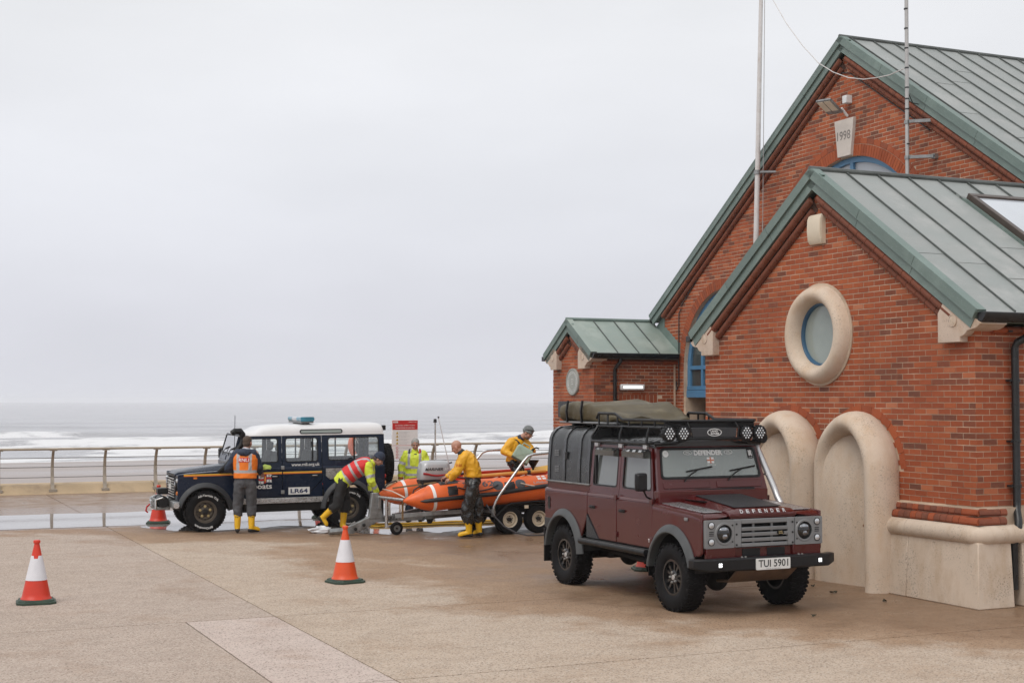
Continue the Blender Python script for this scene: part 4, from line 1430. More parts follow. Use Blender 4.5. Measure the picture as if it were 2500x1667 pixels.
# ---- life-buoy and safety sign by the railing
M_ORANGE = mat('orange_buoy_plastic', (0.72, 0.13, 0.04), 0.4, var=0.08)
lb = thing('lifebuoy_station', 'orange life buoy on a black post beside the sea railing', 'life buoy', W(-26.3, 0.99, 0), B_ROT)
ringp = [(0.0, 0.40 * math.cos(R(a)), 1.22 + 0.40 * math.sin(R(a))) for a in range(-52, 233, 12)]
MB().tube([(0.10, y, z) for _, y, z in ringp], 0.085, 14).build('buoy_ring', M_ORANGE, lb, 50)
MB().bb(-0.06, 0.06, -0.07, 0.07, 0.0, 1.5).bb(-0.05, 0.05, -0.22, 0.22, 0.95, 1.45).build('post', M_BLACK, lb, bevel=0.02)
MB().tube([(0.12, -0.3, 1.5), (0.14, 0, 0.9), (0.12, 0.3, 1.5)], 0.012, 6).build('grab_line', M_POLE, lb)

sg = thing('beach_safety_sign', 'white beach safety sign with red header on a pale post', 'sign', W(-26.2, 2.25, 0), B_ROT)
# board faces the promenade (+u); its own x is u, its right-hand side (seen from here) is +y
M_SIGN = mat('white_sign_board', (0.74, 0.70, 0.69), 0.4, var=0.03)
bd = MB().bb(-0.02, 0.02, -0.40, 0.40, 0.80, 1.93).build('board', M_SIGN, sg, bevel=0.008)
MB().bb(0.0205, 0.0225, -0.395, 0.395, 1.65, 1.925).build('red_header', M_PRINTR, bd)
def sgf(y, z):
    return flat((0.026, y, z), (0, 1, 0), (0, 0, 1))
lettering('In an emergency  call 999 or 112, ask for', sgf(0, 1.775), 0.62, 0.042, M_PRINTW, bd, 0.02)
lettering('Coastguard and state the location below', sgf(0, 1.705), 0.60, 0.042, M_PRINTW, bd, 0.02)
lettering('Blackpool Council', sgf(0.24, 1.875), 0.24, 0.04, M_PRINTW, bd)
MB().bb(0.0235, 0.0255, -0.37, -0.22, 1.85, 1.90).build('logo_patch', M_PRINTW, bd)
lettering('RNLI', flat((0.0275, -0.295, 1.875), (0, 1, 0), (0, 0, 1)), 0.10, 0.03, M_PRINTR, bd)
for k in range(4):
    z = 1.56 - 0.10 * k
    MB().add([(0.024, -0.285, z - 0.035), (0.024, -0.205, z - 0.035), (0.024, -0.245, z + 0.04)], [(0, 1, 2)]).build('warning_triangle', M_PRINTY, bd)
    MB().add([(0.0255, -0.256, z - 0.024), (0.0255, -0.234, z - 0.024), (0.0255, -0.245, z + 0.015)], [(0, 1, 2)]).build('warning_symbol', M_PRINTK, bd)
    lettering(('Beware of submerged objects', 'Beware of sudden drop', 'Beware of strong currents', 'Slippery surface')[k], sgf(-0.18 + 0.16, z + 0.015), 0.32, 0.022, M_PRINTG, bd)
    lettering('Take care on the beach', sgf(-0.18 + 0.12, z - 0.018), 0.24, 0.018, M_PRINTG, bd)
MB().bb(0.0205, 0.0225, -0.395, 0.395, 1.186, 1.194).build('red_rule', M_PRINTR, bd)
for k in range(4):
    z = 1.115 - 0.095 * k
    MB().lathe([(0.026, 0.023), (0.036, 0.023), (0.036, 0.026), (0.026, 0.026)], 18, (0, -0.245, z), 'X', closed=True).build('prohibition_ring', M_PRINTR, bd)
    lettering(('No inflatables in offshore winds', 'No jet skis inside the buoys', 'No diving from the sea wall', 'No dogs May to September')[k], sgf(0.03, z + 0.012), 0.42, 0.022, M_PRINTG, bd)
    lettering('Please follow lifeguard advice', sgf(0.0, z - 0.018), 0.36, 0.018, M_PRINTG, bd)
M_TANP = mat('tan_post', (0.38, 0.26, 0.17), 0.6, var=0.15)
MB().bb(-0.16, -0.03, -0.12, 0.12, 0, 1.85).build('post', M_TANP, sg, bevel=0.01)
MB().loft([[(-0.02, -0.20, 0), (0.03, -0.20, 0), (0.03, 0.16, 0), (-0.02, 0.16, 0)], [(-0.02, -0.10, 0.79), (0.03, -0.10, 0.79), (0.03, 0.16, 0.79), (-0.02, 0.16, 0.79)]]).build('post_cover', M_SIGN, sg, bevel=0.006)

# ------------------------------------------------------------------ two off-road cars
M_MAROON = mat('maroon_car_paint', (0.068, 0.0068, 0.0066), 0.22, var=0.12, scale=1.5, coat=0.36, rvar=0.08, spec=0.35)
M_NAVY = mat('navy_car_paint', (0.007, 0.014, 0.032), 0.25, var=0.1, scale=1.5, coat=0.12, rvar=0.06, spec=0.22)
M_CARWHITE = mat('white_roof_paint', (0.70, 0.69, 0.69), 0.35, var=0.04, coat=0.6)
M_RUB = mat('tyre_rubber', (0.008, 0.008, 0.009), 0.65, var=0.3, scale=9, spec=0.15, dirt=(0.028, 0.024, 0.020), dscale=6, dlo=0.55, dhi=0.85)
M_FLARE = mat('grey_arch_plastic', (0.062, 0.066, 0.068), 0.5, var=0.15, scale=4, rvar=0.1)
M_FLARN = mat('dark_arch_plastic', (0.028, 0.030, 0.034), 0.5, var=0.2, scale=4, rvar=0.1)
M_KPL = mat('black_plastic', (0.008, 0.008, 0.009), 0.40, spec=0.3, var=0.25, scale=6, rvar=0.1)
M_KGLOSS = mat('gloss_black', (0.010, 0.010, 0.011), 0.22, var=0.2, coat=0.4)
M_UNDER = mat('dark_underbody', (0.009, 0.008, 0.008), 0.8, var=0.4, scale=5)
M_GREY = mat('satin_grey_grille', (0.21, 0.215, 0.22), 0.42, metal=0.25, var=0.08, scale=4)
M_ALLOYK = mat('black_alloy_wheel', (0.016, 0.016, 0.017), 0.25, var=0.3, coat=0.3)
M_BRONZE = mat('bronze_steel_wheel', (0.085, 0.07, 0.055), 0.5, metal=0.4, var=0.25, scale=8)
M_GOLD = mat('brass_nut', (0.50, 0.40, 0.20), 0.45, metal=0.5, var=0.15)
M_CHEQ = mat('chequer_plate', (0.46, 0.46, 0.46), 0.32, metal=0.85, var=0.3, scale=14, rvar=0.12, bmp=0.8, bscale=55)
M_CHEQK = mat('black_chequer_plate', (0.025, 0.027, 0.03), 0.4, var=0.3, scale=14, bmp=0.9, bscale=60)
M_LENS = mat('clear_lamp_lens', (0.56, 0.58, 0.60), 0.14, metal=0.5, var=0.2, scale=30)
M_HEAD = mat('headlamp_reflector', (0.30, 0.31, 0.33), 0.08, metal=0.9, var=0.5, scale=16)
M_AMBER = mat('amber_lens', (0.60, 0.17, 0.02), 0.2, var=0.1)
M_REDL = mat('red_lens', (0.45, 0.01, 0.01), 0.2, var=0.1)
M_FOG = mat('lit_fog_lamp', (0.9, 0.95, 1.0), 0.3, var=0.01, emit=1.6)
M_SEAT = mat('grey_seat_cloth', (0.10, 0.105, 0.11), 0.9, var=0.15)
M_SILVER = mat('silver_paint', (0.55, 0.55, 0.55), 0.3, metal=0.6, var=0.08, coat=0.4)
M_GLS = glass_mat('clear_window_glass', (0.96, 0.98, 0.975), 0.0)
M_GLT = glass_mat('tinted_window_glass', (0.36, 0.40, 0.40), 0.6, body=(0.20, 0.22, 0.215))  # tinted panes; the grey diffuse body stands in for reflected sky
M_GLW = glass_mat('windscreen_glass', (0.62, 0.68, 0.66), 0.42, body=(0.34, 0.375, 0.36))  # sky reflection on the screen is painted as a grey-green diffuse body
M_PLATE = mat('white_number_plate', (0.68, 0.68, 0.66), 0.35, var=0.03)
M_ORNG = mat('orange_stripe', (0.75, 0.20, 0.02), 0.4, var=0.04)
M_YELS = mat('yellow_stripe', (0.75, 0.44, 0.04), 0.4, var=0.04)
M_BLULENS = mat('blue_beacon_lens', (0.07, 0.24, 0.33), 0.12, var=0.25, scale=9)

WB = 2.794
def make_wheel(parent, x, side, style, r=0.405, yc=0.735, w=0.265, letters=None):
    """wheel > rim, nuts; built about its own centre then moved; side +1 = left of the car."""
    prof = [(0.215, -w * 0.40), (0.235, -w * 0.46), (0.29, -w * 0.52), (0.345, -w * 0.50), (r - 0.022, -w * 0.44), (r - 0.008, -w * 0.36), (r - 0.006, 0), (r - 0.008, w * 0.36), (r - 0.022, w * 0.44), (0.345, w * 0.50), (0.29, w * 0.52), (0.235, w * 0.46), (0.215, w * 0.40)]
    o0 = Vector((0, 0, 0))
    ty = MB().lathe(prof, 48, o0, 'Y', closed=True)
    nb = 44
    for i in range(nb):
        a = 2 * math.pi * i / nb
        for j, (y0, tw, sh) in enumerate(((-w * 0.36, 0.055, 0), (-w * 0.14, 0.042, 0.5), (w * 0.10, 0.042, 0), (w * 0.34, 0.055, 0.5))):
            aa = a + sh * math.pi / nb
            rot = Matrix.Rotation(-aa, 3, 'Y') @ Matrix.Rotation(R(14 if j % 2 else -14), 3, 'X')
            ty.box(Matrix.Rotation(-aa, 3, 'Y') @ Vector((r - 0.006, y0, 0)), (0.016, tw, 0.030), rot)
        if i % 2 == 0:                   # side lugs
            for s in (-1, 1):
                rot = Matrix.Rotation(-a, 3, 'Y')
                ty.box(rot @ Vector((r - 0.03, s * w * 0.455, 0)), (0.045, 0.02, 0.024), rot)
    t = ty.build('wheel', M_RUB, parent, 40)
    t.location = (x, side * yc, r - 0.004)
    k = side
    rim = MB()
    rim.lathe([(0.218, -w * 0.40), (0.218, w * 0.40), (0.205, w * 0.40), (0.200, w * 0.3), (0.19, 0.0), (0.19, -w * 0.40)], 40, o0, 'Y', closed=True)
    if style == 'spoke':
        face = k * w * 0.30
        rim.lathe([(0.0, face * 0.35), (0.19, face * 0.35), (0.19, face * 0.30), (0.0, face * 0.30)], 40, o0, 'Y')
        for i in range(5):
            for dd in (-0.25, 0.25):
                a = 2 * math.pi * i / 5 + dd
                rot = Matrix.Rotation(-a, 3, 'Y')
                prof_ = [(0.05, -0.012), (0.115, -0.014), (0.196, -0.022), (0.196, 0.022), (0.115, 0.014), (0.05, 0.012)]
                vs = [rot @ Vector((p, face * q, z)) for q in (0.45, 1.0) for p, z in prof_]
                rim.add(vs, [(0, 1, 2, 3, 4, 5), (11, 10, 9, 8, 7, 6)] + [(i_, (i_ + 1) % 6, 6 + (i_ + 1) % 6, 6 + i_) for i_ in range(6)])
        rim.lathe([(0.0, face * 0.4), (0.085, face * 0.4), (0.085, face * 1.02), (0.05, face * 1.1), (0.0, face * 1.1)], 20, o0, 'Y')
        ro = rim.build('rim', M_ALLOYK, t, 35)
        MB().lathe([(0.0, face * 1.1), (0.032, face * 1.1), (0.028, face * 1.22), (0.0, face * 1.22)], 16, o0, 'Y').build('hub_cap', M_SILVER, t, 40)
        for i in range(5):
            a = 2 * math.pi * i / 5 + 0.6
            c_ = Vector((0.062 * math.cos(a), face * 1.05, 0.062 * math.sin(a)))
            MB().cyl(c_, c_ + Vector((0, face * 0.28, 0)), 0.012, n=6).build('wheel_nut', M_SILVER, t)
    else:
        face = k * w * 0.16
        rim.lathe([(0.0, face * 1.7), (0.06, face * 1.7), (0.10, face * 1.25), (0.13, face * 1.7), (0.165, face * 1.5), (0.19, face * 0.4), (0.19, face * 0.2), (0.0, face * 0.2)], 40, o0, 'Y')
        rim.lathe([(0.165, k * w * 0.36), (0.175, k * w * 0.40), (0.218, k * w * 0.41), (0.218, k * w * 0.36)], 40, o0, 'Y', closed=True)
        ro = rim.build('rim', M_BRONZE, t, 35)
        MB().lathe([(0.0, face * 1.7), (0.055, face * 1.7), (0.05, face * 2.7), (0.0, face * 2.8)], 20, o0, 'Y').build('hub_cap', M_UNDER, t, 40)
        for i in range(5):
            a = 2 * math.pi * i / 5 + 0.3
            c_ = Vector((0.10 * math.cos(a), face * 1.35, 0.10 * math.sin(a)))
            MB().lathe([(0.008, 0), (0.03, 0), (0.026, face * 0.45), (0.012, face * 0.5)], 6, c_, 'Y').build('wheel_nut', M_GOLD, t)
        for i in range(8):
            a = 2 * math.pi * i / 8
            c_ = Vector((0.150 * math.cos(a), face * 1.56, 0.150 * math.sin(a)))
            MB().cyl(c_, c_ + Vector((0, face * 0.10, 0)), 0.014, n=10).build('vent_hole', M_DARK, t)
    if letters:
        for s_, mid, span in letters:
            rad = 0.312
            def fn(x_, y_, mid=mid):
                a = R(mid) - x_ / rad
                rr_ = rad + y_
                return Vector((-k * rr_ * math.cos(a), k * (w * 0.52 + 0.004), rr_ * math.sin(a)))
            lettering(s_, fn, span * rad, 0.040, M_PRINTW, t, 0.02)
    return t

def side_prism(poly, y_out, y_in, side):
    """outline in (x, z); slab between y_in and y_out on the given side."""
    a, b = sorted((side * y_in, side * y_out))
    return MB().prism(poly, ((0, 0, 0), (1, 0, 0), (0, 0, 1), (0, -1, 0)), -b, -a)

def lean(mb, side, z0=1.26, k=0.09):
    """upper body leans inwards above the waist."""
    return mb.xf(lambda p: Vector((p.x, p.y - side * max(0.0, p.z - z0) * k, p.z)))

def upper_frame(x0, x1, z0, z1, win, side, name, mt, parent, glass, y=0.80, rake=0.0, top_r=0.03):
    """window frame of a door or side panel with its pane."""
    outer = fillet([(x0, z0), (x1, z0), (x1 - rake, z1), (x0, z1)], [0.004, 0.004, top_r, top_r], 3)
    hole = fillet(win, 0.05, 4)
    mb = MB().prism(outer, ((0, 0, 0), (1, 0, 0), (0, 0, 1), (0, -1, 0)), -side * y - 0.018, -side * y + 0.018, [hole])
    o = lean(mb, side).build(name, mt, parent)
    wx = [p[0] for p in win]
    wz = [p[1] for p in win]
    rub = MB().prism(fillet([(a + (0.018 if a > sum(wx) / len(wx) else -0.018), b + (0.018 if b > sum(wz) / len(wz) else -0.018)) for a, b in win], 0.06, 4), ((0, 0, 0), (1, 0, 0), (0, 0, 1), (0, -1, 0)), -side * y - 0.021, -side * y + 0.021, [fillet(win, 0.05, 4)])
    lean(rub, side).build('window_rubber', M_KPL, o)
    pn = MB().prism(hole, ((0, 0, 0), (1, 0, 0), (0, 0, 1), (0, -1, 0)), -side * (y - 0.004) - 0.003, -side * (y - 0.004) + 0.003)
    lean(pn, side).build('window_pane', glass, o)
    return o

def defender(root, red):
    P = M_MAROON if red else M_NAVY
    HW = 0.845 if red else 0.83
    AX = 0.0 if red else 0.15            # wheel arches sit further forward on the wagon's body
    GL = M_GLT if red else M_GLS
    # ---- chassis, axles, wheels
    MB().bb(-3.3, 0.62, -0.40, -0.28, 0.52, 0.66).bb(-3.3, 0.62, 0.28, 0.40, 0.52, 0.66).bb(-3.2, 0.35, -0.72, 0.72, 0.62, 0.70).build('chassis', M_UNDER, root, kind='stuff')
    for x in (0, -WB):
        ax = MB().cyl((x, -0.66, 0.39), (x, 0.66, 0.39), 0.055, n=12).sphere((x, -0.22 if x == 0 else 0.18, 0.38), (0.17, 0.14, 0.17), 14, 10)
        ax.build('axle', M_UNDER, root, 40)
        for s in (-1, 1):
            MB().cyl((x - 0.14, s * 0.48, 0.33), (x - 0.14, s * 0.46, 0.75), 0.035, n=10).cyl((x, s * 0.5, 0.42), (x, s * 0.5, 0.72), 0.075, n=12).build('spring', M_UNDER, root, 40)
    MB().bb(-0.42, 0.30, -0.40, 0.40, 0.50, 1.12).bb(-2.0, -0.6, -0.26, 0.26, 0.38, 0.62).build('engine', M_UNDER, root, bevel=0.03)
    MB().bb(-3.3, -2.45, -0.35, 0.35, 0.36, 0.62).build('fuel_tank', M_UNDER, root, bevel=0.04)
    MB().tube([(-0.4, -0.35, 0.46), (-1.6, -0.38, 0.44), (-2.4, -0.4, 0.5), (-3.35, -0.5, 0.52)], 0.035, 10).build('exhaust_pipe', M_UNDER, root, 40)
    lt = None if red else (('All-Terrain T/A', 80, 1.35), ('BFGoodrich', 262, 1.15))
    for x in (0, -WB):
        for s in (-1, 1):
            make_wheel(root, x, s, 'spoke' if red else 'steel', r=0.405 if red else 0.392, letters=lt if (s == 1 and lt) else None)
    # ---- floor and wheel boxes
    MB().bb(-3.3, -0.45, -0.76, 0.76, 0.70, 0.74).build('floor_pan', M_UNDER, root)
    # ---- front wings
    for s in (-1, 1):
        poly = [(-0.455, 0.66)] + [(-0.50, 0.66)] + [(AX + 0.49 * math.cos(R(a)), 0.44 + 0.53 * math.sin(R(a))) for a in range(154, 22, -8)] + [(0.545 if red else 0.62, 0.70), (0.60 if red else 0.64, 0.70), (0.66, 0.74), (0.66, 1.19), (-0.44, 1.255)]
        poly = poly[1:]
        w = side_prism(poly, HW, HW - 0.03, s)
        wo = w.build('front_wing', P, root, bevel=0.012)
        # wing top with rounded shoulder
        tp = MB()
        rings = []
        for x in (-0.44, 0.0, 0.40, 0.62, 0.66):
            zt = 1.255 - (x + 0.44) * 0.055
            dz = 0.0 if x < 0.5 else (0.015 if x < 0.65 else 0.045)
            sec = [(0.44, zt - 0.03), (0.44, zt - dz)] + [(HW - 0.055 + 0.058 * math.sin(R(q)), zt - 0.055 - dz + 0.055 * math.cos(R(q))) for q in (0, 22, 45, 68, 90)] + [(HW + 0.002, zt - 0.10), (HW - 0.03, zt - 0.10)]
            rings.append([Vector((x, s * a, b)) for a, b in sec])
        tp.loft(rings).build('wing_top', P, root, 50)
        cp = MB()
        for k in range(1):
            cp.loft([[Vector((x, s * a, 1.258 - (x + 0.44) * 0.055 + h)) for a, h in ((0.50, -0.004), (0.50, 0.006), (0.76, 0.006), (0.76, -0.004))] for x in (-0.36, 0.56)])
        if red:
            cp.build('wing_top_plate', M_CHEQ, root, bevel=0.003)
            MB().bb(0.645, 0.70, s * 0.40, s * 0.40 + s * (HW - 0.44), 0.66, 0.81).build('front_lower_panel', P, root, bevel=0.01)
        else:
            MB().bb(0.60, 0.66, s * 0.42, s * (HW - 0.03), 0.66, 1.17).build('headlamp_panel', P, root, bevel=0.01)
        # inner wheel box
        MB().bb(-0.52, 0.60, s * 0.40, s * 0.43, 0.60, 1.16).build('inner_wing', M_UNDER, root)
        # side repeater
        MB().bb(0.30, 0.37, s * HW, s * (HW + 0.018), 1.095, 1.135).build('side_repeater', M_AMBER if not red else M_GREY, root, bevel=0.008)
        # flares
        for x, r0, a0, a1 in ((AX, 0.462, 16, 172), (AX - WB, 0.462, 4, 172)):
            rings = []
            for i in range(25):
                a = R(a0 + (a1 - a0) * i / 24)
                cz = 0.42
                c_, s_ = math.cos(a), math.sin(a)
                rx_, rz_ = 1.0, 1.10
                sec = [(r0, HW - 0.05), (r0, HW + 0.055), (r0 + 0.012, HW + 0.066), (r0 + 0.04, HW + 0.06), (r0 + 0.092, HW + 0.01), (r0 + 0.092, HW - 0.01)]
                rings.append([Vector((x + q * c_ * rx_, s * y, cz + q * s_ * rz_)) for q, y in sec])
            MB().loft(rings).build('wheel_arch', M_FLARE if red else M_FLARN, root, 40)
            # dark liner above the tyre
            rings = []
            for i in range(13):
                a = R(8 + 164 * i / 12)
                rings.append([Vector((x + q * math.cos(a), s * y, 0.42 + q * 1.10 * math.sin(a))) for q, y in ((0.47, 0.42), (0.47, HW - 0.03), (0.485, HW - 0.03), (0.485, 0.42))])
            MB().loft(rings).build('wheel_arch_liner', M_UNDER, root)
    # ---- bonnet
    rings = []
    for x in (-0.36, -0.30, 0.1, 0.45, 0.60, 0.655, 0.675):
        zc = 1.345 - (x + 0.36) * 0.105
        if x > 0.58:
            zc -= (x - 0.58) * 0.55
        ze = 1.255 - (x + 0.44) * 0.050 + 0.008
        ze = min(ze, zc - 0.01)
        sec = [(-0.475, ze - 0.03), (-0.475, ze), (-0.44, ze + 0.012), (-0.36, zc - 0.012), (-0.30, zc), (0.30, zc), (0.36, zc - 0.012), (0.44, ze + 0.012), (0.475, ze), (0.475, ze - 0.03)]
        rings.append([Vector((x, a, b)) for a, b in sec])
    bn = MB().loft(rings).build('bonnet', P, root, bevel=0.008)
    if red:
        rings = []
        for x in (-0.28, 0.45, 0.56):
            zc = 1.345 - (x + 0.36) * 0.105
            rings.append([Vector((x, a, zc + h)) for a, h in ((-0.33, 0.001), (-0.33, 0.008), (0.33, 0.008), (0.33, 0.001))])
        MB().loft(rings).build('bonnet_plate', M_CHEQK, bn)
        for s in (-1, 1):
            MB().bb(-0.36, 0.05, s * 0.37, s * 0.43, 1.285, 1.292).build('bonnet_vent', M_KPL, bn)
    # lettering on the bonnet lip
    if red:
        tl = 0.70
        for i, ch in enumerate('DEFENDER'):
            yy = -0.30 + 0.60 * i / 7
            lettering(ch, flat((0.664, yy, 1.212), (0, 1, 0), (-0.55, 0, 0.83)), 0.042, 0.050, M_SILVER, bn, 0.03)
    # ---- front end
    if red:
        MB().bb(0.52, 0.60, -0.43, 0.43, 0.70, 1.19).build('radiator', M_DARK, root)
        fp_ = MB().bb(0.62, 0.668, -0.46, 0.46, 1.125, 1.19).build('front_slam_panel', P, root, bevel=0.01)
        MB().bb(0.62, 0.668, -0.42, 0.42, 0.66, 0.80).build('front_lower_grille', P, root, bevel=0.008)
        for s in (-1, 1):
            for k in range(1):
                MB().bb(0.668, 0.674, s * 0.05, s * 0.30, 0.69, 0.78).build('lower_grille_mesh', M_KPL, root)
        g = MB()
        g.bb(0.66, 0.70, -0.425, -0.325, 0.80, 1.125).bb(0.66, 0.70, 0.325, 0.425, 0.80, 1.125).bb(0.66, 0.70, -0.325, 0.325, 1.07, 1.125).bb(0.66, 0.70, -0.325, 0.325, 0.80, 0.845)
        go = g.build('grille', M_GREY, root, bevel=0.008)
        for z in (0.885, 0.948, 1.011):
            MB().prism([(0.672, z - 0.020), (0.704, z - 0.024), (0.708, z + 0.016), (0.672, z + 0.020)], ((0, -0.325, 0), (1, 0, 0), (0, 0, 1), (0, -1, 0)), -0.65, 0).build('grille_slat', M_GREY, go, bevel=0.004)
        for y in (-0.14, 0.12):
            MB().bb(0.655, 0.672, y - 0.014, y + 0.014, 0.84, 1.08).build('grille_upright', M_GREY, go)
        for y in (-0.395, 0.395):
            for z in (0.83, 0.95, 1.07):
                MB().cyl((0.70, y, z), (0.706, y, z), 0.012, n=10).build('grille_bolt', M_KPL, go)
        bdg = MB().lathe([(0.0, 0.0), (0.05, 0.0), (0.05, 0.006), (0.0, 0.008)], 24, (0, 0, 0), 'X').xf(lambda p: Vector((p.x + 0.708, p.y * 1.0 + 0.215, p.z * 0.62 + 0.955))).build('oval_badge', M_KPL, go, 40)
        lettering('LAND', flat((0.7172, 0.212, 0.965), (0, 1, 0), (0, 0, 1)), 0.05, 0.014, M_GOLD, bdg, 0.03)
        lettering('ROVER', flat((0.7172, 0.218, 0.945), (0, 1, 0), (0, 0, 1)), 0.06, 0.014, M_GOLD, bdg, 0.03)
        for s in (-1, 1):
            hp = MB().prism(fillet([(s * 0.43, 0.80), (s * 0.825, 0.80), (s * 0.825, 1.125), (s * 0.43, 1.125)][::(1 if s > 0 else -1)], 0.012, 3), YZ, 0.665, 0.705, [circ(s * 0.565, 0.965, 0.105, 32)]).build('headlamp_panel', M_GREY, root, bevel=0.005)
            MB().lathe([(0.105, 0.0), (0.125, 0.0), (0.135, -0.012), (0.105, -0.06)], 32, (0.712, s * 0.565, 0.965), 'X', closed=True).build('headlamp_bezel', M_GREY, hp, 40)
            hl = MB().lathe([(0.0, 0.62), (0.10, 0.62), (0.104, 0.68), (0.09, 0.700), (0.05, 0.718), (0.0, 0.724)], 32, (0, s * 0.565, 0.965), 'X').build('headlight', M_KGLOSS, hp, 40)
            MB().sphere((0.708, s * 0.565, 0.935), (0.02, 0.042, 0.038), 16, 10).build('projector_lens', M_HEAD, hl, 60)
            MB().sphere((0.700, s * 0.565, 1.005), (0.02, 0.07, 0.038), 16, 10).build('reflector', M_HEAD, hl, 60)
            for z in (0.875, 1.065):
                l_ = MB().lathe([(0.0, 0.0), (0.036, 0.0), (0.036, 0.008), (0.028, 0.014), (0.0, 0.016)], 24, (0.704, s * 0.745, z), 'X').build('round_lamp', M_LENS, hp, 40)
                MB().lathe([(0.036, 0.0), (0.042, 0.0), (0.042, 0.010), (0.036, 0.010)], 24, (0.704, s * 0.745, z), 'X', closed=True).build('lamp_ring', M_KPL, l_)
            for k in range(3):
                z = 0.97 + (k - 1) * 0.02
                MB().bb(0.704, 0.707, s * 0.712, s * 0.775, z - 0.005, z + 0.005).build('panel_slot', M_DARK, hp)
            for z in (0.87, 1.06):
                MB().cyl((0.704, s * 0.455, z), (0.709, s * 0.455, z), 0.010, n=10).build('panel_bolt', M_KPL, hp)
        # bumper
        bp = MB().loft([[(x, y, z) for x, z in ((xf - 0.13, zz0), (xf, zz0), (xf, zz1), (xf - 0.13, zz1))] for y, xf, zz0, zz1 in ((-0.99, 0.72, 0.575, 0.685), (-0.83, 0.82, 0.545, 0.69), (0.83, 0.82, 0.545, 0.69), (0.99, 0.72, 0.575, 0.685))])
        bo = bp.build('front_bumper', M_KPL, root, bevel=0.015)
        for s in (-1, 1):
            f_ = MB().lathe([(0.0, 0.0), (0.035, 0.0), (0.035, 0.008), (0.0, 0.012)], 20, (0.815, s * 0.70, 0.62), 'X').build('fog_lamp', M_KPL, bo, 40)
            for a in range(4):
                c_ = (0.826, s * 0.70 + 0.0165 * math.cos(R(45 + 90 * a)), 0.62 + 0.0165 * math.sin(R(45 + 90 * a)))
                MB().sphere(c_, (0.006, 0.0125, 0.0125), 10, 6).build('led', M_FOG, f_, 60)
            for dy in (0.03, 0.08):
                MB().cyl((0.77, s * 0.40 + dy, 0.69), (0.77, s * 0.40 + dy, 0.704), 0.013, n=6).build('bumper_bolt', M_STEEL, bo)
        pl = MB().prism(rrect(-0.215, 0.265, 0.545, 0.675, 0.012), YZ, 0.823, 0.832).build('number_plate', M_PLATE, bo)
        lettering('TUI 5901', flat((0.834, 0.025, 0.617), (0, 1, 0), (0, 0, 1)), 0.415, 0.085, M_PRINTK, pl, 0.012)
        lettering('Land Rover Specialists', flat((0.834, 0.025, 0.556), (0, 1, 0), (0, 0, 1)), 0.20, 0.011, M_PRINTK, pl)
        MB().prism([(0.76, 0.535), (0.55, 0.38), (0.30, 0.36), (0.30, 0.39), (0.55, 0.41), (0.70, 0.535)], ((0, 0, 0), (1, 0, 0), (0, 0, 1), (0, -1, 0)), -0.42, 0.42).build('steering_guard', mat('muddy_guard', (0.11, 0.07, 0.045), 0.7, var=0.3), root, bevel=0.008)
    else:
        g = MB().bb(0.56, 0.60, -0.45, 0.45, 0.70, 1.19).build('radiator', M_DARK, root)
        go = MB().bb(0.63, 0.675, -0.45, 0.45, 1.13, 1.185).bb(0.63, 0.675, -0.45, -0.41, 0.72, 1.13).bb(0.63, 0.675, 0.41, 0.45, 0.72, 1.13).build('grille', M_KPL, root, bevel=0.006)
        for k in range(8):
            z = 0.74 + 0.05 * k
            MB().bb(0.655, 0.695, -0.41, 0.41, z - 0.010, z + 0.010).build('grille_slat', M_SILVER if k % 1 == 0 else M_KPL, go, bevel=0.004)
        pl = MB().bb(0.697, 0.705, -0.16, 0.16, 0.88, 1.06).build('number_plate', M_PLATE, go)
        lettering('PX05', flat((0.707, 0.0, 1.01), (0, 1, 0), (0, 0, 1)), 0.24, 0.055, M_PRINTK, pl, 0.02)
        for s in (-1, 1):
            hl = MB().lathe([(0.0, 0.655), (0.095, 0.655), (0.10, 0.672), (0.085, 0.69), (0.0, 0.705)], 28, (0, s * 0.575, 0.965), 'X').build('headlight', M_HEAD, root, 40)
            MB().lathe([(0.095, 0.66), (0.12, 0.66), (0.115, 0.685), (0.098, 0.69)], 28, (0, s * 0.575, 0.965), 'X', closed=True).build('headlamp_bezel', M_KPL, hl, 40)
            for z, mt in ((0.83, M_AMBER), (1.07, M_LENS)):
                MB().lathe([(0.0, 0.0), (0.04, 0.0), (0.036, 0.02), (0.0, 0.03)], 20, (0.66, s * 0.74, z), 'X').build('round_lamp', mt, root, 40)
        bo = MB().bb(0.63, 0.76, -0.86, 0.86, 0.55, 0.68).build('front_bumper', M_GALV, root, bevel=0.012)
        for s in (-1, 1):
            MB().tube([(0.70, s * 0.78, 0.615), (0.70, s * 0.93, 0.615)], 0.055, 14).build('bumper_end', M_STEEL, bo, 40)
        wi = MB().bb(0.74, 1.02, -0.36, 0.36, 0.50, 0.56).bb(1.0, 1.03, -0.34, 0.34, 0.50, 0.72).build('winch', M_GALV, bo, bevel=0.01)
        MB().cyl((0.88, -0.20, 0.66), (0.88, 0.20, 0.66), 0.09, n=20).build('winch_drum', M_KPL, wi, 40)
        MB().cyl((0.88, 0.20, 0.66), (0.88, 0.42, 0.66), 0.11, n=20).build('winch_motor', M_KPL, wi, 40)
        MB().cyl((0.88, -0.40, 0.66), (0.88, -0.2, 0.66), 0.10, n=20).build('winch_gearbox', M_KPL, wi, 40)
        MB().bb(0.78, 0.98, 0.10, 0.38, 0.80, 0.92).build('winch_box', M_KPL, wi, bevel=0.02)
        for z in (0.56, 0.66):
            MB().cyl((1.06, -0.14, z), (1.06, 0.14, z), 0.02, n=10).build('fairlead_roller', M_STEEL, wi, 40)
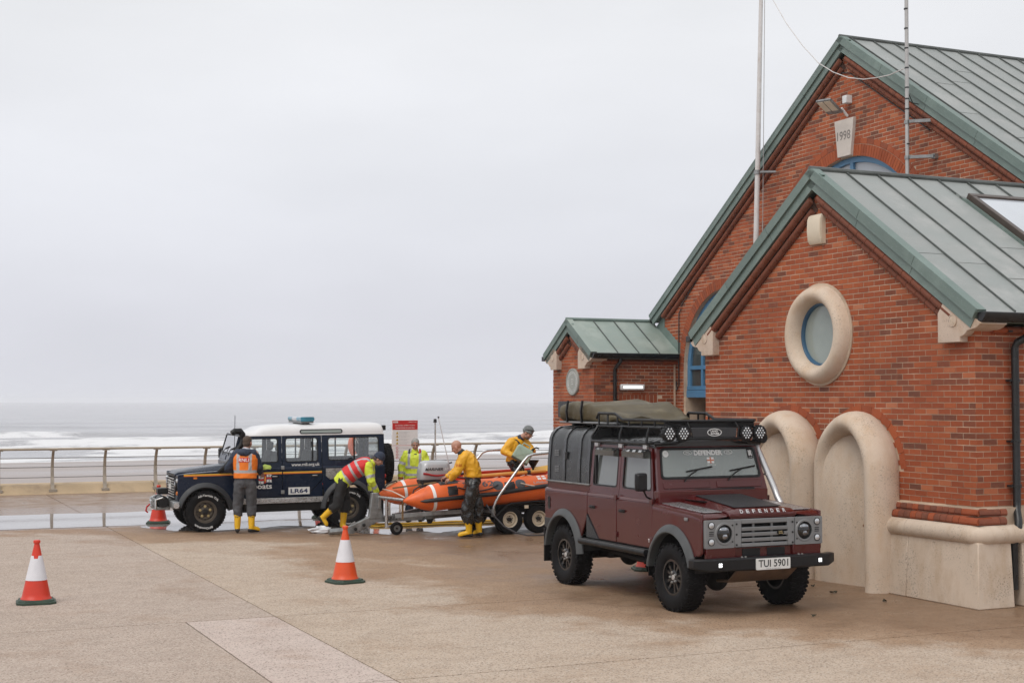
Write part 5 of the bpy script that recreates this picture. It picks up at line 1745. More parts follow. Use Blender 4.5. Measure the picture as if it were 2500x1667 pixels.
        MB().tube([(1.08, 0.02, 0.60), (1.14, 0.02, 0.55), (1.16, 0.02, 0.47), (1.12, 0.02, 0.44)], 0.016, 8).build('winch_hook', M_REDL, wi, 40)
        for s in (-1, 1):
            MB().tube([(0.70, s * 0.30, 0.68), (0.90, s * 0.42, 0.74), (1.02, s * 0.42, 0.70), (1.02, s * 0.42, 0.52)], 0.022, 8).build('winch_bar', M_STEEL, wi, 40)
    # ---- bulkhead with vent flaps and screen frame
    MB().bb(-0.50, -0.36, -0.80, 0.80, 1.18, 1.40).build('scuttle', P, root, bevel=0.012)
    A = R(16)                              # screen leans back
    so = Vector((-0.385, 0, 1.385))
    ex, ey = Vector((0, 1, 0)), Vector((-math.sin(A), 0, math.cos(A)))
    en = ex.cross(ey)
    fr = (so, ex, ey, en)
    H = 0.565
    frame = MB().prism([(-0.80, 0), (0.80, 0), (0.735, H), (-0.735, H)], fr, -0.035, 0.012, [fillet([(-0.725, 0.165), (0.725, 0.165), (0.685, H - 0.025), (-0.685, H - 0.025)], 0.05, 4)])
    sf = frame.build('windscreen_frame', P, root)
    for s in (-1, 1):
        MB().prism(rrect(min(s * 0.05, s * 0.72), max(s * 0.05, s * 0.72), 0.035, 0.125, 0.02), fr, 0.010, 0.024).build('vent_flap', P, sf, bevel=0.005)
    MB().prism(fillet([(-0.735, 0.155), (0.735, 0.155), (0.695, H - 0.015), (-0.695, H - 0.015)], 0.055, 4), fr, 0.010, 0.022, [fillet([(-0.708, 0.182), (0.708, 0.182), (0.67, H - 0.042), (-0.67, H - 0.042)], 0.045, 4)]).build('windscreen_rubber', M_KPL, sf)
    ws = MB().prism(fillet([(-0.72, 0.17), (0.72, 0.17), (0.68, H - 0.03), (-0.68, H - 0.03)], 0.05, 4), fr, 0.004, 0.010).build('windscreen', M_GLW if red else M_GLS, sf)
    for y0, sgn in ((-0.42, 1), (0.22, 1)):
        p = lambda a, b, c=0.03: so + ex * a + ey * b + en * c
        MB().tube([p(y0, 0.12, 0.03), p(y0 + 0.10, 0.20, 0.045), p(y0 + 0.24, 0.27, 0.03)], 0.008, 6).tube([p(y0 + 0.06, 0.245, 0.022), p(y0 + 0.44, 0.30, 0.022)], 0.010, 6).build('wiper', M_KPL, sf, 40)
    if red:
        def wsf(y, z):
            return flat(so + ex * y + ey * z + en * 0.0135, ex, ey)
        M_STK = mat('pale_sticker', (0.62, 0.63, 0.62), 0.5, var=0.03)
        lettering('DEFENDER', wsf(0.0, 0.482), 0.42, 0.064, M_STK, ws, 0.05)
        for y in (-0.30, 0.30):
            MB().prism(arc(0, 0, 1, 0, 360, 24)[:-1], (so + ex * y + ey * 0.485 + en * 0.0125, ex * 0.062, ey * 0.030, en), 0, 0.001, [[(a * 0.9, b * 0.86) for a, b in arc(0, 0, 1, 0, 360, 24)[:-1]]]).build('oval_sticker', M_STK, ws)
            lettering('LAND', wsf(y - 0.006, 0.494), 0.06, 0.014, M_STK, ws, 0.02)
            lettering('ROVER', wsf(y + 0.006, 0.474), 0.07, 0.014, M_STK, ws, 0.02)
        fl_ = MB()
        for y, z, w_, h_, mi in ((0.02, 0.385, 0.10, 0.075, 0), (0.02, 0.385, 0.02, 0.08, 1), (0.02, 0.385, 0.104, 0.018, 1)):
            o_ = so + ex * y + ey * z + en * (0.0125 + 0.001 * mi + (0.0006 if w_ > 0.101 else 0))
            fl_.add([o_ + ex * a * w_ / 2 + ey * b * h_ / 2 for a, b in ((-1, -1), (1, -1), (1, 1), (-1, 1))], [(0, 1, 2, 3)], mi)
        fl_.build('flag_sticker', [M_STK, mat('faded_red_sticker', (0.40, 0.12, 0.06), 0.5)], ws)
        lettering('SUPPORTING', wsf(0.02, 0.325), 0.13, 0.016, M_STK, ws)
        MB().prism(arc(-0.62, 0.475, 0.042, 0, 360, 20)[:-1], fr, 0.0125, 0.0135).build('round_sticker', M_STK, ws)
        lettering('MAPLA', wsf(-0.62, 0.482), 0.05, 0.014, M_PRINTG, ws)
        lettering('CLUB', wsf(-0.62, 0.464), 0.04, 0.012, M_PRINTG, ws)
        stk = MB()
        stk.prism(fillet([(0.585, 0.40), (0.665, 0.40), (0.655, 0.53), (0.58, 0.53)], 0.01, 2), fr, 0.0125, 0.0132).build('black_sticker', M_KPL, ws)
        MB().prism(fillet([(0.60, 0.44), (0.612, 0.43), (0.625, 0.45), (0.64, 0.428), (0.652, 0.436), (0.645, 0.47), (0.65, 0.50), (0.625, 0.51), (0.605, 0.50), (0.594, 0.51), (0.598, 0.48)], 0.004, 2), fr, 0.0138, 0.0146).build('animal_emblem', M_STK, ws)
        lettering('CLUB', wsf(0.625, 0.415), 0.05, 0.012, M_STK, ws)
    # ---- doors
    for s in (-1, 1):
        for nm, x0, x1 in (('front_door', -1.335, -0.455), ('rear_door', -2.125, -1.345)):
            if nm == 'front_door':
                lo = [(x0, 0.70), (x1, 0.70), (x1, 1.245), (x0, 1.245)]
            else:
                lo = [(-2.125, 1.02), (-1.80, 0.70), (x1, 0.70), (x1, 1.245), (x0, 1.245)]
            d_ = side_prism(lo, HW, HW - 0.035, s).build(nm, P, root, bevel=0.008)
            # rounded waist
            sec = [(HW - 0.035, 1.247), (HW, 1.247), (HW - 0.002, 1.265), (HW - 0.014, 1.28), (HW - 0.03, 1.288), (HW - 0.05, 1.288)]
            MB().loft([[Vector((x, s * a, b)) for a, b in sec] for x in (x0 + 0.002, x1 - 0.002)]).build('door_waist', P, d_, 50)
            wz0, wz1 = (1.405, 1.875) if red else (1.39, 1.83)
            zt = 1.925 if red else 1.885
            if nm == 'front_door':
                wpoly = [(x0 + 0.085, wz0), (x1 - 0.10, wz0), (x1 - 0.185, wz1), (x0 + 0.085, wz1)]
                upper_frame(x0, x1 - 0.02, 1.285, zt, wpoly, s, 'window_frame', P, d_, GL, y=0.795, rake=0.13)
            else:
                wpoly = [(x0 + 0.085, wz0), (x1 - 0.075, wz0), (x1 - 0.075, wz1), (x0 + 0.085, wz1)]
                upper_frame(x0, x1, 1.285, zt, wpoly, s, 'window_frame', P, d_, GL, y=0.795)
            if red:
                xa, xb = (x0 + 0.12, x1 - 0.22) if nm == 'front_door' else (x0 + 0.20, x1 - 0.08)
                df = MB().loft([[Vector((x, s * (0.795 + q), z)) for q, z in ((0.0, 1.885), (0.045, 1.86), (0.042, 1.79), (0.036, 1.79), (0.0, 1.87))] for x in (xa, xb)])
                df.build('wind_deflector', glass_mat('smoked_deflector', (0.3, 0.33, 0.33), 0.5, body=(0.09, 0.10, 0.10)), d_)
                MB().bb(x0 + 0.13, x0 + 0.16, s * 0.765, s * 0.80, 1.41, 1.86).build('window_divider', M_KPL, d_) if nm == 'rear_door' else None
            elif nm == 'rear_door':
                MB().bb(-1.96, -1.935, s * 0.765, s * 0.80, 1.39, 1.83).build('window_divider', M_KPL, d_)
            hx = x0 + 0.10
            MB().bb(hx - 0.03, hx + 0.12, s * HW, s * (HW + 0.012), 1.085, 1.125).build('door_handle_plate', M_KPL, d_, bevel=0.008)
            MB().tube([(hx, s * (HW + 0.012), 1.105), (hx + 0.02, s * (HW + 0.035), 1.107), (hx + 0.10, s * (HW + 0.035), 1.107)], 0.009, 8).build('door_handle', M_KPL if red else M_SILVER, d_, 40)
            for z in (0.80, 1.27):
                MB().bb(x1 - 0.03, x1 + 0.035, s * HW, s * (HW + 0.022), z - 0.035, z + 0.035).build('hinge', P if red else M_GALV, d_, bevel=0.006)
        # step or sill
        if red:
            MB().tube([(-0.50, s * 0.90, 0.645), (-2.22, s * 0.90, 0.645)], 0.042, 12).build('side_step', M_KPL, root, 40)
            MB().bb(-2.20, -0.52, s * 0.84, s * 0.93, 0.668, 0.682).build('step_tread', M_FLARE, root, bevel=0.004)
            for x in (-0.7, -1.4, -2.05):
                MB().bb(x - 0.02, x + 0.02, s * 0.45, s * 0.90, 0.63, 0.66).build('step_bracket', M_UNDER, root)
            MB().bb(-1.80, -0.455, s * 0.76, s * 0.815, 0.62, 0.695).build('sill', M_UNDER, root)
        else:
            MB().bb(-2.26, -0.47, s * 0.77, s * (HW + 0.012), 0.585, 0.69).build('sill', M_CHEQ, root, bevel=0.006)
            MB().bb(-2.3, -0.5, s * 0.30, s * 0.76, 0.42, 0.60).build('side_tank', M_UNDER, root, bevel=0.02)
            MB().tube([(-0.62, s * 0.80, 0.58), (-0.66, s * 0.86, 0.40), (-0.80, s * 0.86, 0.38), (-0.84, s * 0.80, 0.58)], 0.015, 6).build('drop_step', M_UNDER, root, 40)
        # rear quarter
        zr = 1.245
        rp = [(-2.135, 0.98), (-2.135, zr), (-3.39, zr), (-3.39, 0.80), (-3.27, 0.80)] + [(AX - WB + 0.485 * math.cos(R(a)), 0.44 + 0.53 * math.sin(R(a))) for a in range(141, 20, -8)]
        rp = rp[::-1]
        MB_ = side_prism(rp, HW, HW - 0.03, s)
        q_ = MB_.build('rear_side_panel', P, root, bevel=0.008)
        sec = [(HW - 0.035, 1.247), (HW, 1.247), (HW - 0.002, 1.265), (HW - 0.014, 1.28), (HW - 0.03, 1.288), (HW - 0.05, 1.288)]
        MB().loft([[Vector((x, s * a, b)) for a, b in sec] for x in (-3.39, -2.137)]).build('side_waist', P, q_, 50)
        MB().bb(-3.25, -2.20, s * 0.44, s * 0.78, 1.0, 1.03).build('rear_wheel_box', M_UNDER, q_)
        if red:
            MB().bb(-3.385, -2.14, s * 0.775, s * 0.80, 1.285, 1.375).build('tub_rail_panel', P, q_, bevel=0.006)
            MB().bb(-3.40, -2.13, s * 0.76, s * 0.825, 1.375, 1.395).build('tub_capping', M_GALV, q_, bevel=0.005)
            MB().prism(rrect(-3.28, -3.215, 1.0, 1.17, 0.03), ((0, 0, 0), (1, 0, 0), (0, 0, 1), (0, -1, 0)), -s * (HW + 0.003) - 0.003, -s * (HW + 0.003) + 0.003).build('fuel_flap', M_KPL, q_)
            MB().prism([(-2.13, 0.70), (-1.81, 0.70), (-2.13, 1.00)] if s > 0 else [(-2.13, 0.70), (-1.81, 0.70), (-2.13, 1.00)], ((0, 0, 0), (1, 0, 0), (0, 0, 1), (0, -1, 0)), -s * HW - 0.012, -s * HW + 0.012).build('corner_plate', M_CHEQK, q_)
            MB().bb(-3.395, -3.2, s * (HW - 0.02), s * (HW + 0.004), 0.74, 0.87).build('corner_plate', M_CHEQK, q_, bevel=0.004)
        else:
            zt = 1.885
            upper_frame(-3.39, -2.137, 1.285, zt, [(-3.28, 1.405), (-2.27, 1.405), (-2.27, 1.825), (-3.28, 1.825)], s, 'window_frame', P, q_, GL, y=0.795)
            MB().bb(-2.80, -2.775, s * 0.765, s * 0.80, 1.40, 1.83).build('window_divider', M_KPL, q_)
            MB().prism([(-2.13, 0.70), (-1.81, 0.70), (-2.13, 1.01)], ((0, 0, 0), (1, 0, 0), (0, 0, 1), (0, -1, 0)), -s * HW + 0.002 if s > 0 else -s * HW - 0.030, -s * HW + 0.030 if s > 0 else -s * HW - 0.002).build('lower_corner', P, q_)
            pl_ = [(-2.20, 1.235), (-2.20, 1.09), (-2.28, 1.02), (-2.55, 1.035), (-2.8, 1.05), (-2.8, 1.235)][::-1]
            MB().prism(pl_[::-1] if False else pl_, ((0, 0, 0), (1, 0, 0), (0, 0, 1), (0, -1, 0)), -s * HW - 0.006, -s * HW + 0.006).build('corner_plate', M_CHEQ, q_)
        # mud flap
        MB().bb(-3.36, -3.335, s * 0.58, s * 0.88, 0.26, 0.72).build('mud_flap', M_KPL, root, bevel=0.006)
        MB().bb(-0.56, -0.545, s * 0.60, s * 0.84, 0.36, 0.66).build('mud_flap', M_KPL, root, bevel=0.006)
        # mirrors
        if red and s > 0:
            continue
        mo = MB().tube([(-0.48, s * 0.82, 1.29), (-0.44, s * 0.93, 1.33), (-0.44, s * 0.98, 1.43)], 0.012, 8).build('mirror_arm', M_KPL, root, 40)
        mh = MB().loft([[Vector((-0.44 + dx, s * 1.0 + dy * sc, 1.51 + dz * sc)) for dy, dz in rrect(-0.075, 0.075, -0.11, 0.11, 0.03)] for dx, sc in ((-0.035, 1.0), (0.01, 1.0), (0.035, 0.8))]).build('mirror', M_KPL, root, 40)
    # ---- cabin: seats, wheel, dash
    MB().bb(-0.62, -0.48, -0.74, 0.74, 1.05, 1.36).build('dashboard', M_KPL, root, bevel=0.03)
    MB().tube([(-0.80 + 0.06 * math.sin(R(a)), -0.40 + 0.2 * math.cos(R(a)), 1.36 + 0.19 * math.sin(R(a))) for a in range(0, 360, 20)], 0.014, 8, closed=True).build('steering_wheel', M_KPL, root, 40)
    rows = ((-1.15, (-0.42, 0.42)), (-1.95, (-0.45, 0.45)))
    for x, ys in rows:
        for y in ys:
            st = MB().bb(x - 0.10, x + 0.40, y - 0.23, y + 0.23, 0.85, 1.02).build('seat', M_SEAT, root, bevel=0.05)
            MB().box((x - 0.12, y, 1.28), (0.13, 0.44, 0.60), Matrix.Rotation(R(-12), 3, 'Y')).build('seat_back', M_SEAT, st, bevel=0.05)
            MB().box((x - 0.20, y, 1.66), (0.09, 0.26, 0.17), Matrix.Rotation(R(-10), 3, 'Y')).build('headrest', M_SEAT, st, bevel=0.035)
    # ---- roof
    if red:
        # cab roof, black
        rings = []
        for x, dz, dw in ((-0.535, -0.03, 0.0), (-0.60, 0.0, 0.0), (-0.8, 0.015, 0), (-2.08, 0.02, 0), (-2.13, 0.0, 0)):
            sec = [(-0.735, 1.905), (-0.742, 1.93), (-0.70, 1.985 + dz), (-0.60, 2.02 + dz), (0, 2.03 + dz), (0.60, 2.02 + dz), (0.70, 1.985 + dz), (0.742, 1.93), (0.735, 1.905)]
            rings.append([Vector((x, a, b)) for a, b in sec])
        MB().loft(rings).build('cab_roof', M_KGLOSS, root, 50)
        MB().bb(-2.135, -2.10, -0.76, 0.76, 1.25, 1.95).build('cab_rear_wall', M_KPL, root)
        # load-bed hood
        def hood_ring(x, g=0.0):
            sec = [(0.79, 1.395), (0.785, 1.65), (0.765, 1.86)] + [(0.765 - 0.21 + 0.21 * math.cos(R(a)), 1.90 + 0.235 * math.sin(R(a))) for a in (15, 35, 55, 75)] + [(0.3, 2.15), (0, 2.155)]
            sec = sec + [(-a, b) for a, b in reversed(sec[:-1])]
            return [Vector((x, a * (1 + g), 1.395 + (b - 1.395) * (1 + g))) for a, b in sec]
        hd = MB().loft([hood_ring(x) for x in (-3.385, -3.37, -2.16, -2.14)]).build('load_bed_hood', mat('black_hood_panel', (0.028, 0.030, 0.032), 0.3, var=0.3, scale=2, rvar=0.1), root, 40)
        for x in (-3.36, -2.90, -2.46, -2.19):
            MB().loft([hood_ring(x - 0.035, 0.016), hood_ring(x + 0.035, 0.016)], True).build('hood_rib', M_KGLOSS, hd, 40)
        for s in (-1, 1):
            for z in (1.52, 1.74):
                for j in range(4):
                    for dx in (0, 0.065):
                        MB().bb(-3.18 + dx, -3.125 + dx, s * 0.786, s * 0.796, z + j * 0.022, z + j * 0.022 + 0.009).build('louvre', M_GREY, hd)
            MB().bb(-2.86, -2.80, s * 0.782, s * 0.80, 1.70, 1.80).build('hood_latch', M_KPL, hd, bevel=0.004)
        # rear end
        MB().bb(-3.40, -3.36, -0.80, 0.80, 0.80, 1.39).build('tailgate', P, root, bevel=0.01)
        MB().bb(-3.46, -3.36, -0.80, 0.80, 0.60, 0.74).build('rear_bumper', M_KPL, root, bevel=0.015)
        for s in (-1, 1):
            MB().cyl((-3.40, s * 0.74, 1.0), (-3.425, s * 0.74, 1.0), 0.045, n=18).build('tail_lamp', M_REDL, root, 40)
        # roof rack: lower rail, upright loops, basket, light bar
        rk = MB()
        for s in (-1, 1):
            rk.tube([(-0.56, s * 0.66, 1.985), (-0.60, s * 0.80, 1.97), (-2.02, s * 0.83, 1.97), (-2.08, s * 0.80, 2.02), (-2.08, s * 0.70, 2.17)], 0.019, 8)
            for x in (-0.62, -1.30):
                rk.tube([(x, s * 0.82, 1.97), (x - 0.02, s * 0.80, 2.08), (x - 0.10, s * 0.72, 2.16)], 0.016, 8)
        ro = rk.build('roof_rack', M_KPL, root, 40)
        for s in (-1, 1):
            MB().tube([(-0.42, s * 0.62, 2.245), (-0.48, s * 0.69, 2.255), (-1.42, s * 0.70, 2.255), (-1.62, s * 0.70, 2.33), (-2.06, s * 0.70, 2.335), (-2.12, s * 0.70, 2.27)], 0.02, 8).build('rack_rail', M_KPL, ro, 40)
            MB().tube([(-0.45, s * 0.70, 2.165), (-2.12, s * 0.70, 2.165)], 0.016, 8).build('rack_rail', M_KPL, ro, 40)
            for x in (-0.62, -0.94, -1.26, -1.56, -1.82, -2.06):
                MB().bb(x - 0.012, x + 0.012, s * 0.692, s * 0.708, 2.165, 2.25 if x > -1.5 else 2.32).build('rack_upright', M_KPL, ro)
            for x in (-0.72, -1.34, -1.98):
                MB().bb(x - 0.045, x + 0.045, s * 0.755, s * 0.79, 1.90, 1.965).build('gutter_clamp', M_STEEL, ro, bevel=0.004)
        for k in range(11):
            x = -0.50 - 0.155 * k
            MB().bb(x - 0.02, x + 0.02, -0.70, 0.70, 2.155, 2.175).build('rack_slat', M_KPL, ro)
        MB().tube([(-0.43, -0.62, 2.245), (-0.43, 0.62, 2.245)], 0.02, 8).build('rack_rail', M_KPL, ro, 40)
        MB().bb(-0.47, -0.455, -0.66, 0.66, 2.175, 2.235).build('rack_fairing', M_KPL, ro)
        MB().tube([(-0.50, -0.78, 1.965), (-0.40, -0.56, 1.97), (-0.34, -0.40, 2.03), (-0.34, 0.40, 2.03), (-0.40, 0.56, 1.97), (-0.50, 0.78, 1.965)], 0.018, 8).build('light_bar', M_KPL, ro, 40)
        fb = MB().prism([(-0.32, 2.045), (0.32, 2.045), (0.34, 2.17), (-0.34, 2.17)], YZ, -0.375, -0.355).build('front_fairing', M_KGLOSS, ro, bevel=0.006)
        for y in (-0.35, 0.35):
            MB().tube([(-0.36, y, 2.03), (-0.36, y * 1.03, 2.16), (-0.44, y, 2.245)], 0.014, 8).build('rack_upright', M_KPL, ro, 40)
        MB().prism([(0.105 * math.cos(R(a)), 2.108 + 0.048 * math.sin(R(a))) for a in range(0, 360, 15)], YZ, -0.356, -0.351, [[(0.097 * math.cos(R(a)), 2.108 + 0.041 * math.sin(R(a))) for a in range(0, 360, 15)]]).build('oval_emblem', M_PRINTW, fb)
        lettering('LAND', flat((-0.350, -0.006, 2.124), (0, 1, 0), (0, 0, 1)), 0.105, 0.025, M_PRINTW, fb, 0.03)
        lettering('ROVER', flat((-0.350, 0.006, 2.092), (0, 1, 0), (0, 0, 1)), 0.125, 0.025, M_PRINTW, fb, 0.03)
        for y in (-0.665, -0.465, 0.465, 0.665):
            c_ = (-0.36, y, 2.095)
            sp_ = MB().lathe([(0.0, -0.10), (0.05, -0.10), (0.085, -0.04), (0.095, 0.0), (0.095, 0.035), (0.085, 0.04), (0.0, 0.03)], 28, c_, 'X').build('spot_light', M_KPL, ro, 40)
            for i in range(14):
                a = 2 * math.pi * i / 14
                MB().box((c_[0] - 0.01, c_[1] + 0.097 * math.cos(a), c_[2] + 0.097 * math.sin(a)), (0.06, 0.012, 0.012), Matrix.Rotation(a, 3, 'X')).build('cooling_fin', M_KPL, sp_)
            cell = [(0, 0)] + [(0.05 * math.cos(R(60 * i)), 0.05 * math.sin(R(60 * i))) for i in range(6)]
            cell = [(dx, dz) for dz, xs in ((-0.058, (-0.02, 0.02)), (-0.03, (-0.04, 0, 0.04)), (0, (-0.06, -0.02, 0.02, 0.06)), (0.03, (-0.04, 0, 0.04)), (0.058, (-0.02, 0.02))) for dx in xs]
            for dx, dz in cell:
                MB().sphere((c_[0] + 0.036, y + dx, c_[2] + dz), (0.012, 0.014, 0.0145), 8, 6).build('lamp_cell', M_LENS, sp_, 60)
        # snorkel
        sn = MB().tube([(-0.22, 0.90, 1.20), (-0.30, 0.90, 1.29), (-0.36, 0.895, 1.40), (-0.58, 0.80, 1.88), (-0.60, 0.80, 1.95)], 0.042, 14).build('snorkel', M_SILVER, root, 40)
        MB().tube([(-0.60, 0.80, 1.93), (-0.61, 0.80, 2.0), (-0.58, 0.80, 2.03), (-0.46, 0.80, 2.03)], [0.05, 0.058, 0.065, 0.07], 14).build('snorkel_head', M_KPL, sn, 40)
        for t in (0.35, 0.85):
            z = 1.40 + t * 0.48
            x = -0.36 - t * 0.22
            y = 0.895 - t * 0.095
            MB().bb(x - 0.05, x + 0.02, y - 0.05, y - 0.01, z - 0.012, z + 0.012).build('snorkel_clip', M_STEEL, sn)
        lettering('Tdi', flat((-0.50, -HW - 0.003, 0.79), (1, 0, 0), (0, 0, 1)), 0.09, 0.045, M_PRINTW, root, 0.02)
        MB().tube([(-0.40, -0.52, 1.395), (-0.38, 0.60, 1.395)], 0.022, 8).build('scuttle_bar', M_KPL, root, 40)
    else:
        rings = []
        for x, dz, t in ((-0.535, -0.045, 0), (-0.58, -0.02, 0), (-0.84, 0.015, 0), (-0.98, 0.04, 1), (-1.30, 0.075, 1), (-2.4, 0.09, 1), (-3.3, 0.09, 1), (-3.37, 0.075, 1), (-3.395, 0.03, 1)):
            sec = [(-0.742, 1.875), (-0.748, 1.90), (-0.728, 1.97 + dz * 0.4), (-0.66, 2.005 + dz * 0.85), (-0.5, 2.02 + dz), (0, 2.03 + dz), (0.5, 2.02 + dz), (0.66, 2.005 + dz * 0.85), (0.728, 1.97 + dz * 0.4), (0.748, 1.90), (0.742, 1.875)]
            if not t:
                sec = [(a, b - 0.045 if b > 1.95 else b) for a, b in sec]
            rings.append([Vector((x, a, b)) for a, b in sec])
        rf = MB().loft(rings).build('roof', M_CARWHITE, root, 50)
        for s in (-1, 1):
            MB().tube([(-0.50, s * 0.752, 1.895), (-3.40, s * 0.752, 1.895)], 0.010, 6).build('rain_gutter', M_CARWHITE, rf)
            fr_ = ((0, s * 0.752, 0), (1, 0, 0), (0, 0, 1), (0, -s, 0))
            tl_ = R(11)
            fr_ = ((0, s * 0.749, 1.90), (1, 0, 0), (0, -s * math.sin(tl_), math.cos(tl_)), (0, s * math.cos(tl_), math.sin(tl_)))
            MB().prism(rrect(-2.56, -1.70, 0.018, 0.105, 0.043, 6), fr_, -0.006, 0.012, [rrect(-2.54, -1.72, 0.033, 0.09, 0.028, 6)]).build('roof_window_rubber', M_KPL, rf)
            MB().prism(rrect(-2.54, -1.72, 0.033, 0.09, 0.028, 6), fr_, -0.002, 0.006).build('roof_window', M_PANE_F, rf)
        # rear body
        bk = MB().prism([(-0.80, 0.75), (0.80, 0.75), (0.80, 1.28), (0.735, 1.885), (-0.735, 1.885), (-0.80, 1.28)], YZ, -3.41, -3.37, [fillet([(-0.60, 1.40), (0.60, 1.40), (0.56, 1.82), (-0.56, 1.82)], 0.05, 4)]).build('rear_door', P, root)
        MB().prism(fillet([(-0.60, 1.40), (0.60, 1.40), (0.56, 1.82), (-0.56, 1.82)], 0.05, 4), YZ, -3.395, -3.388).build('rear_window', M_GLS, bk)
        sw = MB().lathe([(0.20, -0.12), (0.36, -0.125), (0.395, -0.10), (0.405, 0.0), (0.395, 0.10), (0.36, 0.125), (0.20, 0.12)], 40, (-3.55, 0.22, 1.27), 'X', closed=True)
        for i in range(40):
            a = 2 * math.pi * i / 40
            for dx, sh in ((-0.085, 0), (-0.03, 0.5), (0.03, 0), (0.085, 0.5)):
                aa = a + sh * 2 * math.pi / 40
                sw.box((-3.55 + dx, 0.22 + 0.405 * math.cos(aa), 1.27 + 0.405 * math.sin(aa)), (0.04, 0.018, 0.034), Matrix.Rotation(aa, 3, 'X') @ Matrix.Rotation(R(25 if sh else -25), 3, 'Y'))
        so_ = sw.build('spare_wheel', M_RUB, root, 40)
        MB().lathe([(0.0, -0.08), (0.19, -0.08), (0.205, -0.11), (0.205, 0.11), (0.0, 0.06)], 32, (-3.55, 0.22, 1.27), 'X').build('rim', M_BRONZE, so_, 40)
        MB().bb(-3.48, -3.38, -0.80, 0.80, 0.62, 0.74).build('rear_bumper', M_KPL, root, bevel=0.015)
        MB().bb(-3.62, -3.44, -0.05, 0.05, 0.55, 0.66).cyl((-3.6, 0, 0.66), (-3.6, 0, 0.72), 0.025, n=12).build('tow_hitch', M_UNDER, root)
        for z, mt in ((0.92, M_AMBER), (1.05, M_REDL)):
            MB().cyl((-3.405, 0.76, z), (-3.435, 0.76, z), 0.04, n=18).build('tail_lamp', mt, root, 40)
        MB().bb(-3.47, -3.40, 0.60, 0.68, 1.96, 2.06).build('work_lamp', M_KPL, root, bevel=0.008)
        # light bar
        lbz = 2.125
        lbo = MB().bb(-2.02, -1.76, -0.58, 0.58, lbz, lbz + 0.035).build('beacon_base', M_GREY, rf, bevel=0.008)
        for y0, y1, mt in ((-0.60, -0.22, M_BLULENS), (0.22, 0.60, M_BLULENS), (-0.21, 0.21, M_LENS)):
            MB().loft([[Vector((x, y, z)) for x, z in rrect(-2.03, -1.75, lbz + 0.036, lbz + 0.12, 0.03)] for y in (y0, y1)]).build('beacon_lens', mt, lbo, 40)
        for y in (-0.4, 0.4):
            MB().bb(-1.96, -1.82, y - 0.05, y + 0.05, lbz - 0.045, lbz).build('beacon_foot', M_KPL, lbo)
        # snorkel
        sn = MB().tube([(-0.12, 0.80, 1.22), (-0.22, 0.90, 1.32), (-0.36, 0.86, 1.48), (-0.55, 0.78, 1.74), (-0.58, 0.77, 1.86)], 0.045, 14).build('snorkel', M_KPL, root, 40)
        MB().tube([(-0.58, 0.77, 1.84), (-0.575, 0.77, 1.93), (-0.53, 0.77, 1.99), (-0.42, 0.77, 1.99), (-0.36, 0.77, 1.95)], [0.055, 0.06, 0.065, 0.06, 0.05], 14).build('snorkel_head', M_KPL, sn, 40)
        MB().tube([(-0.40, 0.84, 1.20), (-0.42, 0.84, 2.30)], 0.006, 5).build('whip_aerial', M_KPL, root)
        # stripes and lettering, left side
        y = HW + 0.006
        def stripe(x0, x1, z0, z1, mt, nm):
            MB().bb(x0, x1, HW + 0.001, HW + 0.004, z0, z1).build(nm, mt, root)
        for a, b in ((-0.45, 0.55), (-1.33, -0.46), (-2.12, -1.35)):
            stripe(a, b, 1.150, 1.170, M_ORNG, 'side_stripe')
            stripe(a, b, 1.172, 1.190, M_YELS, 'side_stripe')
        ex2 = (-1, 0, 0)
        lettering('www.rnli.org.uk', flat((-1.80, y - 0.018, 1.315), ex2, (0, 0, 1)), 0.56, 0.085, M_PRINTW, root, 0.01)
        lettering('Lifeboats', flat((-0.83, y, 0.925), ex2, (0, 0, 1)), 0.60, 0.105, M_PRINTW, root, 0.02)
        pl2 = MB().bb(-1.875, -1.455, HW + 0.001, HW + 0.006, 0.745, 0.885).build('call_sign_plate', M_PLATE, root)
        lettering('LR64', flat((-1.665, HW + 0.008, 0.815), ex2, (0, 0, 1)), 0.34, 0.085, M_PRINTB, pl2, 0.03)
        flag = MB()
        cx, cz = -1.0, 1.06
        sk = lambda a, b, d: (cx - a, HW + d, cz + b + 0.02 * math.sin(a * 22))
        def fq(a0, a1, b0, b1, d, mi):
            n = 6
            for i in range(n):
                p0, p1 = a0 + (a1 - a0) * i / n, a0 + (a1 - a0) * (i + 1) / n
                flag.add([sk(p0, b0, d), sk(p1, b0, d), sk(p1, b1, d), sk(p0, b1, d)], [(0, 1, 2, 3)], mi)
        fq(-0.125, 0.125, -0.075, 0.075, 0.003, 0)
        fq(-0.125, 0.125, -0.024, 0.024, 0.004, 2)
        fq(-0.030, 0.030, -0.075, 0.075, 0.0046, 2)
        fq(-0.125, 0.125, -0.016, 0.016, 0.0052, 1)
        fq(-0.020, 0.020, -0.075, 0.075, 0.0058, 1)
        fq(-0.010, 0.010, -0.05, 0.05, 0.0064, 3)
        fo = flag.build('lifeboat_flag', [M_PRINTW, M_PRINTR, M_PRINTB, M_YELS], root)
        for ch, a, b in (('R', -0.08, 0.05), ('N', 0.08, 0.05), ('L', -0.08, -0.05), ('I', 0.08, -0.05)):
            lettering(ch, flat(sk(a, b, 0.007), ex2, (0, 0, 1)), 0.03 if ch != 'I' else 0.01, 0.035, M_PRINTK, fo, 0.02)

